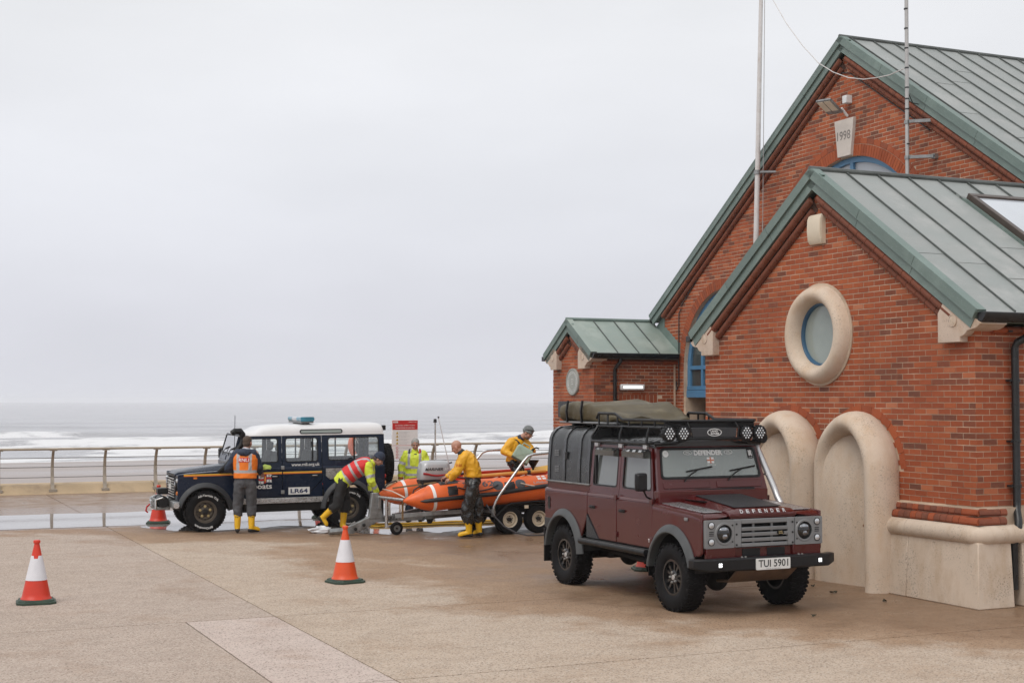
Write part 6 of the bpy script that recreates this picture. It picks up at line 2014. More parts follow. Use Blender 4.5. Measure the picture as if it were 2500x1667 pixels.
f_r = Vector((0.4245, -0.9054, 0)).normalized()
red_car = thing('off_road_car', 'maroon double cab pickup with black hood and spot lights parked by the porch', 'car', (2.667, 17.388, 0), math.atan2(f_r.y, f_r.x), 'boxy off-road cars')
defender(red_car, True)
f_n = Vector((-0.934, -0.357, 0)).normalized()
l_n = Vector((-f_n.y, f_n.x, 0))
navy_pos = Vector((-5.876, 27.31, 0)) - l_n * 0.75
navy_car = thing('off_road_car', 'navy lifeboat station wagon with white roof and blue beacons by the boat trailer', 'car', navy_pos, math.atan2(f_n.y, f_n.x), 'boxy off-road cars')
defender(navy_car, False)
for ch in navy_car.children:             # the body sits low at the nose on its springs
    if not ch.name.startswith(('wheel', 'axle', 'spring')) or ch.name.startswith('wheel_arch'):
        ch.location.z -= 0.085
        ch.location.x -= 0.15
        ch.rotation_euler.y = 0.010

# folded roof tent lying on the maroon car's rack
M_TENT = mat('olive_brown_canvas', (0.078, 0.060, 0.027), 0.55, var=0.3, scale=2.5, bmp=0.3, bscale=30, dirt=(0.20, 0.165, 0.09), dscale=2.2, dlo=0.5, dhi=0.75)
tn = thing('roof_tent', 'folded olive brown roof tent strapped over the back of the maroon car', 'roof tent', (2.667, 17.388, 0), math.atan2(f_r.y, f_r.x))
rings = []
NX, NS = 40, 26
for i in range(NX + 1):
    t_ = i / NX
    x = -3.50 + 1.75 * t_
    h = 0.25 + 0.03 * math.sin(math.pi * min(t_ * 1.4, 1)) - 0.18 * max(0, t_ - 0.62) / 0.38
    hw = 0.60 - 0.03 * (t_ > 0.9)
    e_ = 1.0 - 0.15 * (max(0, 0.03 - t_) + max(0, t_ - 0.97)) / 0.03
    ring = []
    for j in range(NS):
        a = 2 * math.pi * j / NS
        c_, s_ = math.cos(a), math.sin(a)
        px = math.copysign(abs(c_) ** 0.35, c_) * hw * e_
        pz = math.copysign(abs(s_) ** 0.45, s_) * h / 2 * e_
        q = Vector((x * 2.2, px * 2.5, pz * 4))
        nn = noise.fractal(q, 0.8, 2.0, 3) * 0.045
        fold = 0.016 * math.sin((x * 9 + px * 4 + 2.5 * pz)) + 0.028 * (1 - 2.2 * abs(noise.noise(Vector((x * 3.2 + pz * 3, px * 2, 7)))))
        ring.append(Vector((x + nn * 0.5, px + nn + fold * 0.5 * abs(c_), 2.20 + h / 2 + pz + nn + fold * max(s_, -0.2))))
    rings.append(ring)
MB().loft(rings).build('cover', M_TENT, tn, 60)
MB().bb(-3.42, -1.85, -0.60, 0.60, 2.185, 2.215).build('base_board', M_GREY, tn, bevel=0.01)
for x in (-3.2, -2.62, -1.8):
    MB().bb(x - 0.02, x + 0.02, -0.50, 0.50, 2.155, 2.186).build('mounting_bar', M_KPL, tn)
for x in (-3.15, -2.72):
    MB().tube([(x, -0.61, 2.20), (x, -0.625, 2.36), (x, -0.60, 2.50)], 0.014, 4).build('strap', M_KPL, tn)

# ------------------------------------------------------------------ inflatable lifeboat on its trailer
M_INFL = mat('orange_boat_fabric', (0.72, 0.125, 0.018), 0.42, var=0.07, scale=2, rvar=0.1, dirt=(0.50, 0.07, 0.012), dscale=2.5, dlo=0.55, dhi=0.8)
M_INRED = mat('red_boat_fabric', (0.50, 0.035, 0.012), 0.5, var=0.1)
M_STRAKE = mat('black_rubber_strake', (0.016, 0.016, 0.018), 0.5, var=0.2)
M_DGREY = mat('dark_grey_patch', (0.07, 0.072, 0.08), 0.6, var=0.15)
M_MGREY = mat('silver_grey_cowl', (0.42, 0.425, 0.44), 0.32, metal=0.15, var=0.05, coat=0.5)
M_ROPE = mat('pale_rope', (0.62, 0.50, 0.42), 0.9, var=0.15, scale=30)
M_OCHRE = mat('ochre_paddle_shaft', (0.62, 0.30, 0.06), 0.45, var=0.1)
M_CREAMW = mat('cream_wheel_paint', (0.66, 0.57, 0.44), 0.45, var=0.06, dirt=(0.35, 0.27, 0.18), dscale=7, dlo=0.6, dhi=0.85)
A_B = Vector((0.917, 0.399, 0)).normalized()
B_ANG = math.atan2(A_B.y, A_B.x)
BO = Vector((-2.30, 26.80, 0))
boat = thing('inflatable_lifeboat', 'orange inflatable lifeboat with grey outboard motor on a trailer', 'lifeboat', BO, B_ANG)
near = [((0.0, -0.80, 0.668), 0.015), ((0.05, -0.80, 0.672), 0.05), ((0.18, -0.80, 0.682), 0.12), ((0.36, -0.80, 0.695), 0.195), ((0.53, -0.80, 0.712), 0.242), ((0.70, -0.80, 0.735), 0.255), ((1.1, -0.80, 0.772), 0.257), ((1.7, -0.80, 0.79), 0.257), ((2.6, -0.80, 0.825), 0.257), ((3.4, -0.80, 0.86), 0.257), ((3.9, -0.76, 0.90), 0.255), ((4.35, -0.62, 0.95), 0.25), ((4.7, -0.36, 1.0), 0.245), ((4.82, -0.12, 1.03), 0.24)]
path = near + [((p[0], -p[1], p[2]), r) for p, r in reversed(near)]
hull = MB().tube([p for p, r in path], [r for p, r in path], 28).build('inflation_tube', M_INFL, boat, 60)
def zc(x):
    for (p, r), (q, s) in zip(near, near[1:]):
        if p[0] <= x <= q[0]:
            return p[2] + (q[2] - p[2]) * (x - p[0]) / (q[0] - p[0])
    return 0.86
def on_tube(x, ang, off=0.004, side=-1):
    return Vector((x, side * (0.80 + (0.257 + off) * math.cos(ang)), zc(x) + (0.257 + off) * math.sin(ang)))
for s in (-1, 1):
    MB().tube([(0.505, s * 0.80, 0.7095), (0.56, s * 0.80, 0.7155)], [0.239, 0.2495], 28).build('white_band', M_PRINTW, boat, 60)
    st = MB().tube([(0.27, s * 0.945, 0.668), (0.36, s * 0.99, 0.672), (0.55, s * 1.04, 0.695), (1.1, s * 1.052, 0.735), (1.7, s * 1.054, 0.775), (2.67, s * 1.045, 0.89), (3.5, s * 1.04, 0.95), (4.0, s * 0.98, 1.0), (4.5, s * 0.76, 1.05)], [0.01, 0.035, 0.042, 0.042, 0.042, 0.042, 0.042, 0.04, 0.03], 8)
    st.build('rubbing_strake', M_STRAKE, boat, 40)
    h = MB().tube([(0.18, s * 0.80, 0.80), (0.20, s * 0.80, 0.87), (0.30, s * 0.80, 0.925), (0.40, s * 0.80, 0.95), (0.43, s * 0.80, 0.905)], 0.014, 8)
    h.build('carry_handle', M_STRAKE, boat, 40)
    for x, w_ in ((0.88, 0.22), (2.02, 0.24)):
        vs = []
        mbh = MB()
        ringa = []
        for dx in (-w_ / 2, -w_ / 2 + 0.03, w_ / 2 - 0.03, w_ / 2):
            o_ = 0.02 if abs(dx) < w_ / 2 - 0.001 else 0.0
            ringa.append([on_tube(x + dx, R(a), -0.01 + o_ * (1.6 if 14 < a < 34 else 0.8), s) for a in (4, 12, 24, 36, 44)] + [on_tube(x + dx, R(a), -0.03, s) for a in (40, 24, 8)])
        mbh.loft(ringa).build('side_handle', M_STRAKE, boat, 40)
    for x in (1.78, 2.24):
        ringp = []
        for rr_ in (0.001, 0.07, 0.105):
            ringp.append([on_tube(x + rr_ * math.cos(R(t)), R(33) + rr_ / 0.257 * math.sin(R(t)), 0.006 if rr_ < 0.1 else 0.001, s) for t in range(0, 360, 18)])
        MB().loft(ringp, cap=False).build('lifeline_patch', M_DGREY, boat, 60)
    # life lines
    for xa, xb in ((1.78, 0.98), (2.24, 3.2)):
        pts = []
        for i in range(13):
            t = i / 12
            pts.append(on_tube(xa + (xb - xa) * t, R(33 - 26 * 4 * t * (1 - t) * 0.8), 0.015, s))
        MB().tube(pts, 0.012, 6).build('lifeline', M_STRAKE if xa < 2 else M_ROPE, boat, 40)
    for k in range(5):
        xa = 1.45 + 0.55 * k
        pts = [(xa + 0.5 * i / 8, s * (0.62 + 0.03 * math.sin(math.pi * i / 8)), zc(xa + 0.5 * i / 8) + 0.265 - 0.05 * math.sin(math.pi * i / 8)) for i in range(9)]
        MB().tube(pts, 0.012, 6).build('grab_rope', M_ROPE, boat, 40)
    # inner splash cloth: a thin upright strip inside the tube
    MB().loft([[Vector((x, s * 0.60, zc(x) + 0.05)), Vector((x, s * 0.57, zc(x) + 0.05)), Vector((x, s * 0.56, zc(x) + 0.30)), Vector((x, s * 0.58, zc(x) + 0.31))] for x in (0.95, 1.6, 2.6, 3.4, 3.9)]).build('splash_cloth', M_INRED, boat, 40)
MB().tube([(1.25, -0.60, 1.07), (1.62, -0.61, 1.085), (2.94, -0.61, 1.155)], 0.035, 12).build('paddle_shaft', M_OCHRE, boat, 40)
MB().tube([(2.55, -0.61, 1.136), (2.62, -0.61, 1.14)], 0.042, 12).build('paddle_clip', M_STRAKE, boat, 40)
MB().bb(0.90, 4.3, -0.60, 0.60, 0.50, 0.545).build('floor_board', M_DGREY, boat)
MB().loft([[Vector((x, y * k, z)) for y, z in ((-0.62, 0.56), (-0.3, 0.50), (0, 0.47), (0.3, 0.50), (0.62, 0.56), (0.62, 0.62), (-0.62, 0.62))] for x, k in ((0.75, 1), (3.6, 1), (4.5, 0.5))]).build('keel_fabric', M_INRED, boat, 40)
MB().bb(0.88, 0.94, -0.58, 0.58, 0.50, 0.98).build('transom', M_STRAKE, boat, bevel=0.01)
# black chafe patch on the near stern cone
for s in (-1, 1):
    rows = [[on_tube(x, R(a), 0.004, s) for a in (58, 68, 80, 92, 104)] for x in (0.66, 0.75, 0.85, 0.95, 1.02)]
    v_ = [p for r_ in rows for p in r_]
    MB().add(v_, [(i * 5 + j, i * 5 + j + 1, (i + 1) * 5 + j + 1, (i + 1) * 5 + j) for i in range(4) for j in range(4)]).build('chafe_patch', M_STRAKE, boat, 60)
def tube_text(s, x, ang, w, h, mt, bold=0.01):
    return lettering(s, lambda a, b: on_tube(x + a, R(ang) + b / 0.257, 0.003, -1), w, h, mt, boat, bold)
tube_text('D-762', 1.40, 44, 0.62, 0.13, M_DGREY, 0.02)
for dx in (0, 1):
    for dz in (0, 1):
        a0, b0 = 2.62 + 0.10 * dx, R(46 + 16 * dz)
        fl_ = MB().add([on_tube(a0 + u_, b0 + v_, 0.003) for u_, v_ in ((0, 0), (0.07, 0), (0.07, R(11)), (0, R(11)))], [(0, 1, 2, 3)]).build('flag_patch', M_PRINTW, boat)
tube_text('Lifeboats', 2.72, 33, 0.42, 0.05, M_PRINTG)
# rope across the stern, straps
MB().tube([(0.05, -0.72, 0.73), (0.10, -0.2, 0.76), (0.16, 0.3, 0.78), (0.12, 0.76, 0.80)], 0.012, 6).build('stern_rope', M_ROPE, boat, 40)
MB().tube([(0.28, 0.62, 0.82), (0.55, 0.10, 0.90), (0.80, -0.35, 0.97)], 0.016, 4).build('ratchet_strap', mat('brown_webbing', (0.20, 0.12, 0.05), 0.8), boat)
MB().tube([(0.05, -0.60, 0.72), (0.05, -0.61, 0.32)], 0.016, 4).build('ratchet_strap', mat('brown_webbing', (0.20, 0.12, 0.05), 0.8), boat)
# outboard motor
cw = MB()
rings = []
for z, x0, x1, hw in ((1.005, 0.60, 1.17, 0.17), (1.03, 0.595, 1.18, 0.185), (1.15, 0.60, 1.19, 0.19), (1.28, 0.625, 1.185, 0.18), (1.335, 0.65, 1.16, 0.155), (1.362, 0.70, 1.10, 0.10)):
    rings.append([Vector((x, y + 0.05, z)) for x, y in rrect(x0, x1, -hw, hw, min(0.10, hw * 0.7), 5)])
cowl = cw.loft(rings).build('motor_cowl', M_MGREY, boat, 50)
yc_ = 0.05 - 0.194
lettering('MARINER', flat((0.84, yc_ + 0.001, 1.205), (1, 0, 0), (0, 0, 1)), 0.36, 0.052, M_PRINTK, cowl, 0.02, 0.25)
lettering('50', flat((1.085, yc_ + 0.001, 1.205), (1, 0, 0), (0, 0, 1)), 0.085, 0.05, M_PRINTW, cowl, 0.0, 0.25)
for mt, o_, k in ((M_PRINTR, 0.0, 1.0), (mat('dark_red_print', (0.20, 0.012, 0.02), 0.4), -0.018, 0.5)):
    top_ = [(0.62 + 0.52 * i / 12, 1.115 + o_ + 0.03 * math.cos(i / 12 * 5.2) * (1 - i / 16)) for i in range(13)]
    bot_ = [(x, z - 0.042 * k * (1 - i / 12) ** 0.8 - 0.002) for i, (x, z) in enumerate(top_)]
    MB().add([(x, yc_ - (0.001 if k == 1 else 0.002), z) for x, z in top_ + bot_], [(i, i + 1, 14 + i, 13 + i) for i in range(12)]).build('swoosh', mt, cowl)
MB().loft([[Vector((x, y + 0.05, z)) for x, y in rrect(x0, x1, -hw, hw, 0.05, 4)] for z, x0, x1, hw in ((0.80, 0.68, 0.98, 0.10), (0.86, 0.64, 1.02, 0.14), (0.97, 0.60, 1.15, 0.165), (1.0, 0.60, 1.17, 0.168))]).build('motor_pan', M_STRAKE, cowl, 40)
MB().loft([[Vector((x, y + 0.05, z)) for x, y in rrect(x0, x1, -hw, hw, hw * 0.8, 3)] for z, x0, x1, hw in ((0.17, 0.78, 0.86, 0.012), (0.30, 0.74, 0.92, 0.045), (0.36, 0.74, 0.92, 0.05), (0.40, 0.72, 0.90, 0.04), (0.82, 0.74, 0.93, 0.06))]).build('motor_leg', M_STRAKE, cowl, 40)
MB().bb(0.66, 0.98, -0.03, 0.13, 0.415, 0.43).build('anti_cavitation_plate', M_STRAKE, cowl)
pp = MB().cyl((0.74, 0.05, 0.32), (0.60, 0.05, 0.32), 0.045, 0.035, 14)
for k in range(3):
    a = R(120 * k + 20)
    rot = Matrix.Rotation(a, 3, 'X')
    pp.add([rot @ Vector(v) + Vector((0.66, 0.05, 0.32)) for v in ((-0.03, -0.03, 0.03), (0.03, 0.03, 0.03), (0.045, 0.07, 0.11), (0.0, 0.02, 0.135), (-0.045, -0.05, 0.10))], [(0, 1, 2, 3, 4)])
pp.build('propeller', M_STRAKE, cowl, 40)
MB().tube([(1.15, 0.05, 1.02), (1.30, 0.04, 1.08), (1.62, 0.0, 1.12)], [0.03, 0.025, 0.022], 8).build('tiller', M_STRAKE, cowl, 40)
MB().tube([(1.18, -0.04, 1.31), (1.235, -0.06, 1.325)], 0.014, 6).build('cowl_latch', M_STRAKE, cowl)
pl_ = MB().tube([(1.04, 0.3, 0.55), (1.02, 0.3, 2.11)], 0.016, 8).build('light_pole', M_STEEL, boat, 40)
MB().cyl((1.02, 0.3, 2.08), (1.02, 0.3, 2.15), 0.035, 0.028, 12).build('navigation_lamp', M_STRAKE, pl_, 40)
ar_ = MB().tube([(1.36, 0.3, 0.95), (1.32, 0.3, 1.22), (1.09, 0.3, 2.16)], [0.014, 0.012, 0.006], 6).build('whip_aerial', M_POLE, boat, 40)
MB().sphere((1.09, 0.3, 2.18), 0.02, 8, 6).build('aerial_tip', M_STRAKE, ar_)
# gear in the bow: yellow bag, folded cover; the man's funnel
MB().loft([[Vector((x, y, z)) for y, z in ((-0.5 * k, 0.60), (0.35 * k, 0.60), (0.30 * k, 0.60 + 0.52 * k), (0.0, 0.60 + 0.62 * k), (-0.40 * k, 0.60 + 0.5 * k))] for x, k in ((2.72, 0.35), (2.95, 0.95), (3.4, 1.05), (3.8, 0.7))]).build('yellow_bag', mat('yellow_dry_bag', (0.70, 0.36, 0.01), 0.5, var=0.1), boat, 50)
MB().lathe([(0.02, 1.10), (0.02, 1.18), (0.11, 1.33), (0.12, 1.35), (0.10, 1.35), (0.012, 1.19), (0.012, 1.10)], 20, (2.86, -0.22, 0.0), 'Z').build('funnel', M_STRAKE, boat, 40)
MB().tube([(1.25, -0.78, 1.06), (1.05, -0.76, 1.08), (0.92, -0.80, 1.05), (1.2, -0.95, 0.96), (1.45, -1.02, 0.84)], 0.014, 6).build('grey_hose', M_DGREY, boat, 40)

# ---- trailer
tr = thing('boat_trailer', 'galvanised boat trailer with cream wheels and bent guide poles under the lifeboat', 'trailer', BO, B_ANG)
MB().tube([(-1.14, 0.10, 0.075), (-0.78, 0.09, 0.095)], 0.058, 8).build('coupling_tube', M_GALV, tr, 40)
MB().prism([(-0.82, 0.03), (-0.70, 0.03), (-0.26, 0.21), (-0.20, 0.36), (-0.34, 0.36), (-0.70, 0.20), (-0.84, 0.16)], ((0, 0.07, 0), (1, 0, 0), (0, 0, 1), (0, -1, 0)), -0.05, 0.05).build('drawbar_bracket', M_GALV, tr, bevel=0.01)
for x, z in ((-0.66, 0.12), (-0.50, 0.19)):
    MB().cyl((x, -0.02, z), (x, 0.0, z), 0.032, n=6).cyl((x, -0.045, z), (x, 0.0, z), 0.016, n=8).build('bolt', M_UNDER, tr)
MB().tube([(-0.32, 0.07, 0.285), (0.5, 0.06, 0.30), (1.4, 0.05, 0.345), (4.2, 0.0, 0.42)], 0.062, 4).build('drawbar', M_GALV, tr)
MB().loft([[Vector((x0, y, z)) for x0, y in ((a, 0.0), (b_, 0.0), (b_, 0.11), (a, 0.11))] for z, a, b_ in ((0.30, -0.40, -0.10), (0.34, -0.39, -0.12), (0.78, -0.34, -0.22))]).build('winch_post', M_GALV, tr, bevel=0.008)
MB().bb(-0.235, -0.17, -0.03, 0.0, 0.48, 0.70).build('post_plate', M_GALV, tr, bevel=0.005)
lettering('6B12', flat((0.06, 0.0, 0.295), (1, 0, 0), (0, 0, 1)), 0.20, 0.06, M_UNDER, tr)
MB().tube([(-0.22, 0.05, 0.70), (0.02, -0.76, 0.685)], 0.028, 10).tube([(-0.22, 0.05, 0.70), (0.02, 0.80, 0.70)], 0.028, 10).build('cross_bar', M_STEEL, tr, 40)
MB().cyl((-0.09, -0.10, 0.13), (-0.09, -0.10, 0.60), 0.032, n=14).cyl((-0.09, -0.10, 0.60), (-0.09, -0.10, 0.68), 0.024, n=12).build('jockey_post', M_STEEL, tr, 40)
MB().bb(-0.10, 0.07, -0.155, -0.12, 0.13, 0.18).build('jockey_fork', M_STEEL, tr, bevel=0.004)
def small_wheel(x, y, r, w, rr_, parent, nm, mt):
    prof = [(rr_, -w * 0.42), (rr_ + 0.02, -w * 0.5), (r - 0.03, -w * 0.48), (r - 0.006, -w * 0.3), (r, 0), (r - 0.006, w * 0.3), (r - 0.03, w * 0.48), (rr_ + 0.02, w * 0.5), (rr_, w * 0.42)]
    t = MB().lathe(prof, 36, (0, 0, 0), 'Y', closed=True).build(nm, M_RUB, parent, 40)
    t.location = (x, y, r)
    f = -w * 0.28
    rim = MB().lathe([(0.0, f * 0.4), (rr_ * 0.4, f * 0.4), (rr_ * 0.55, f * 0.9), (rr_ * 0.78, f * 0.8), (rr_ * 0.88, f * 0.3), (rr_ * 0.93, f * 1.5), (rr_ + 0.004, f * 1.55), (rr_ + 0.004, w * 0.4), (0.0, w * 0.4)], 32, (0, 0, 0), 'Y').build('rim', mt, t, 40)
    MB().lathe([(0.0, f * 1.7), (rr_ * 0.24, f * 1.6), (rr_ * 0.27, f * 0.4), (0.0, f * 0.4)], 14, (0, 0, 0), 'Y').build('hub_cap', M_UNDER, rim, 40)
    for i in range(5):
        a = R(72 * i + 20)
        c_ = Vector((rr_ * 0.42 * math.cos(a), f * 0.9, rr_ * 0.42 * math.sin(a)))
        MB().cyl(c_, c_ + Vector((0, f * 0.3, 0)), rr_ * 0.06, n=6).build('wheel_nut', M_UNDER, rim)
    return t
small_wheel(0.075, -0.19, 0.125, 0.075, 0.06, tr, 'jockey_wheel', M_GALV)
for x in (2.06, 2.66):
    for s in (-1, 1):
        small_wheel(x, s * 0.86, 0.278, 0.20, 0.145, tr, 'wheel', M_CREAMW)
    MB().cyl((x, -0.80, 0.28), (x, 0.80, 0.28), 0.035, n=10).build('axle', M_UNDER, tr, 40)
for s in (-1, 1):
    MB().tube([(1.72, s * 0.98, 0.33), (1.76, s * 0.98, 0.36), (2.0, s * 0.98, 0.555), (2.06, s * 0.98, 0.575), (2.66, s * 0.98, 0.61), (3.0, s * 0.98, 0.56), (3.15, s * 0.98, 0.36)], 0.022, 8).build('mudguard_rail', M_KPL, tr, 40)
    MB().bb(1.55, 3.3, s * 0.66, s * 0.74, 0.40, 0.50).build('side_member', M_UNDER, tr, bevel=0.006)
    MB().bb(1.72, 3.05, s * 0.74, s * 0.97, 0.545, 0.56).build('mudguard', M_UNDER, tr)
    MB().tube([(0.1, s * 0.06, 0.34), (0.7, s * 0.40, 0.40), (1.5, s * 0.70, 0.45)], 0.04, 4).build('frame_arm', M_GALV, tr)
    MB().tube([(1.64, s * 1.12, 0.42), (1.65, s * 1.12, 0.54), (1.685, s * 1.12, 0.62), (1.75, s * 1.12, 0.73), (2.25, s * 1.12, 1.36), (2.34, s * 1.12, 1.455), (2.45, s * 1.12, 1.495), (3.1, s * 1.12, 1.545), (3.2, s * 1.12, 1.50), (3.24, s * 1.12, 1.40), (3.26, s * 1.12, 0.5)], 0.026, 12).build('guide_pole', M_STEEL, tr, 40)
    MB().cyl((1.64, s * 1.12, 0.36), (1.64, s * 1.12, 0.50), 0.038, n=12).bb(1.60, 1.70, s * 0.72, s * 1.10, 0.42, 0.46).build('pole_socket', M_GALV, tr, 40)
    MB().bb(1.2, 3.6, s * 0.28, s * 0.40, 0.44, 0.49).build('boat_bunk', M_UNDER, tr)
for x in (1.5, 3.2):
    MB().bb(x - 0.05, x + 0.05, -0.72, 0.72, 0.34, 0.44).build('cross_member', M_UNDER, tr)
MB().bb(2.34, 2.42, -0.985, -0.965, 0.48, 0.54).build('side_marker', M_CREAMW, tr)
MB().bb(1.30, 1.55, -0.66, -0.50, 0.22, 0.36).build('battery_box', M_KPL, tr, bevel=0.01)

# hoses and scraps on the ground
def ground_line(nm, pts, r, mt, label, cat):
    o = bpy.data.objects.new(nm, MB().tube(pts, r, 8).mesh(nm, mt, 40))
    return link(o, None, label=label, category=cat)
M_YH = mat('yellow_hose_rubber', (0.62, 0.36, 0.02), 0.45, var=0.1)
def wave(a, b_, n, amp, z, seed):
    r_ = random.Random(seed)
    ph = r_.random() * 6
    a, b_ = Vector(a), Vector(b_)
    d = (b_ - a).normalized()
    nrm = Vector((-d.y, d.x, 0))
    return [a.lerp(b_, i / n) + nrm * (amp * math.sin(ph + i * 0.55) + amp * 0.5 * math.sin(i * 1.3 + ph)) + Vector((0, 0, z)) for i in range(n + 1)]
loop = [Vector((-2.62 + 0.22 * math.cos(R(a)), 28.52 + 0.28 * math.sin(R(a)), 0.022)) for a in range(270, 89, -20)]
ground_line('yellow_hose', wave((0.9, 29.6, 0), (-2.5, 28.30, 0), 26, 0.05, 0.022, 3) + loop + wave((-2.4, 28.85, 0), (1.2, 30.3, 0), 26, 0.06, 0.022, 9), 0.02, M_YH, 'doubled yellow hose lying on the wet ground under the boat trailer', 'hose')
hp = [(-0.47, 26.2, 0.60), (-0.34, 26.22, 0.40), (-0.16, 26.25, 0.21), (0.06, 26.3, 0.08), (0.28, 26.35, 0.025), (0.55, 26.45, 0.02), (0.85, 26.7, 0.02), (1.3, 26.9, 0.02)]
ground_line('grey_hose', hp, 0.015, M_DGREY, 'thin grey hose trailing from the trailer down onto the tarmac', 'hose')
bagm = MB()
br_ = random.Random(4)
nb_, mb_n = 14, 9
rings = []
for i in range(mb_n + 1):
    ph = math.pi * i / mb_n
    ring = []
    for j in range(nb_):
        a = 2 * math.pi * j / nb_
        k = 1 + br_.uniform(-0.25, 0.3)
        ring.append(Vector((0.20 * max(math.sin(ph), 0.02) * math.cos(a) * k, 0.09 * max(math.sin(ph), 0.02) * math.sin(a) * k, max(0.004, 0.06 - 0.065 * math.cos(ph) * k))))
    rings.append(ring)
o = bagm.loft(rings).build('plastic_bag', mat('white_polythene', (0.62, 0.63, 0.65), 0.2, var=0.1, scale=15, spec=0.7), None)
o.location = (-3.62, 27.02, 0.004)
o['label'] = 'crumpled white plastic bag on the ground beside the coupling tube'
o['category'] = 'bag'

# ------------------------------------------------------------------ traffic cones
M_CONE = mat('red_cone_plastic', (0.60, 0.035, 0.012), 0.42, var=0.08, scale=4, dirt=(0.40, 0.03, 0.015), dscale=6, dlo=0.6, dhi=0.85)
M_CONEO = mat('orange_cone_plastic', (0.68, 0.075, 0.012), 0.42, var=0.08, scale=4, dirt=(0.50, 0.06, 0.012), dscale=6, dlo=0.6, dhi=0.85)
M_SLEEVE = mat('white_reflective_sleeve', (0.68, 0.67, 0.70), 0.35, var=0.05, scale=6, dirt=(0.48, 0.46, 0.46), dscale=5, dlo=0.6, dhi=0.9)
M_BASE = mat('dark_green_rubber_base', (0.022, 0.045, 0.028), 0.6, var=0.25, scale=6, dirt=(0.09, 0.08, 0.06), dscale=5, dlo=0.55, dhi=0.85)
def cone(pos, rotz, mt, label, torn=False):
    c = thing('traffic_cone', label, 'traffic cone', pos, rotz, 'traffic cones on the promenade')
    H = 0.775
    octo = [(0.24 * sx + 0 * sy, 0.0) for sx, sy in ()]
    def ring8(h, s, cut):
        p = [(s, -s + cut), (s, s - cut), (s - cut, s), (-s + cut, s), (-s, s - cut), (-s, -s + cut), (-s + cut, -s), (s - cut, -s)]
        return [Vector((x, y, h)) for x, y in p]
    MB().loft([ring8(0.0, 0.235, 0.08), ring8(0.026, 0.235, 0.08), ring8(0.03, 0.215, 0.075), ring8(0.052, 0.205, 0.07), ring8(0.056, 0.165, 0.06)]).build('base', M_BASE, c, bevel=0.004)
    def rad(z):
        t = (z - 0.05) / (H - 0.05)
        return 0.155 * (1 - t) ** 1.12 + 0.034 + 0.006 * math.sin(t * 3)
    b_ = [(rad(z), z) for z in (0.05, 0.06)] + [(rad(z) - 0.012, z) for z in (0.075, 0.12, 0.2, 0.3, 0.4, 0.5, 0.6, 0.7, 0.735)]
    b_ += [(0.040, 0.735), (0.042, 0.745), (0.042, 0.765), (0.036, 0.775), (0.0, 0.775)]
    body = MB().lathe(b_, 32, (0, 0, 0), 'Z').build('cone_body', mt, c, 40)
    zs = (0.285, 0.38, 0.48, 0.585)
    n = 40
    rings = []
    for i, z in enumerate(zs):
        ring = []
        for j in range(n):
            zz = z
            if torn and i == 3 and 27 <= j <= 31:
                zz = z - 0.035
            a = 2 * math.pi * j / n
            r_ = rad(zz) - 0.012 + 0.004
            ring.append(Vector((r_ * math.cos(a), r_ * math.sin(a), zz)))
        rings.append(ring)
    inn = [[Vector((p.x * 0.97, p.y * 0.97, p.z)) for p in ring] for ring in reversed(rings)]
    MB().loft(rings + inn, cap=False, closed=True).build('reflective_sleeve', M_SLEEVE, c, 40)
    return c
cone((-5.90, 17.75, 0), R(20), M_CONE, 'red and white traffic cone with torn sleeve standing alone on the dry left pavement', True)
cone((-2.305, 19.75, 0), R(35), M_CONEO, 'orange and white traffic cone in front of the trailer coupling')
cone((-7.23, 29.2, 0.004), R(10), M_CONE, 'red and white traffic cone in the puddle behind the winch of the navy car')
cone((2.02, 21.2, 0), R(5), M_CONE, 'red traffic cone mostly hidden behind the maroon car underbody')
cone((-4.05, 30.6, 0.004), R(5), M_CONE, 'red traffic cone behind the rear wheel of the navy car in the puddle')
# leaves and bits of litter by the plinth
M_LEAF = mat('dead_leaf', (0.035, 0.030, 0.015), 0.7, var=0.4, scale=30)
for k, (u, n, s_) in enumerate(((-1.95, 0.65, 0.10), (-1.05, 0.55, 0.09), (-0.4, 2.1, 0.06), (-2.6, 0.5, 0.07))):
    p = W(u, -n, 0.004)
    mbx = MB()
    outl = [(0.5 * s_ * math.cos(R(a)) * (1 + 0.3 * math.sin(a * 0.07 + k)), 0.28 * s_ * math.sin(R(a)), 0.012 * math.sin(R(a * 2 + 40 * k))) for a in range(0, 360, 30)]
    mbx.add(outl, [tuple(range(12))])
    mbx.add([(x, y, z + 0.006) for x, y, z in outl], [tuple(range(12))])
    mbx.add([], [])
    mbx.f += [(i, (i + 1) % 12, 12 + (i + 1) % 12, 12 + i) for i in range(12)]
    mbx.m += [0] * 12
    o = mbx.build('dead_leaf', M_LEAF)
    o.location = p + Vector((0, 0, 0.012))
    o.rotation_euler = (0, 0, k * 1.3)
    o['label'] = ('dark dead leaf lying in front of the right niche', 'small dark dead leaf by the plinth block', 'tiny dark leaf scrap on the open pavement near the plinth corner', 'dark dead leaf at the foot of the right niche back')[k]
    o['category'] = 'leaf'
    o['group'] = 'dead leaves on the ground'

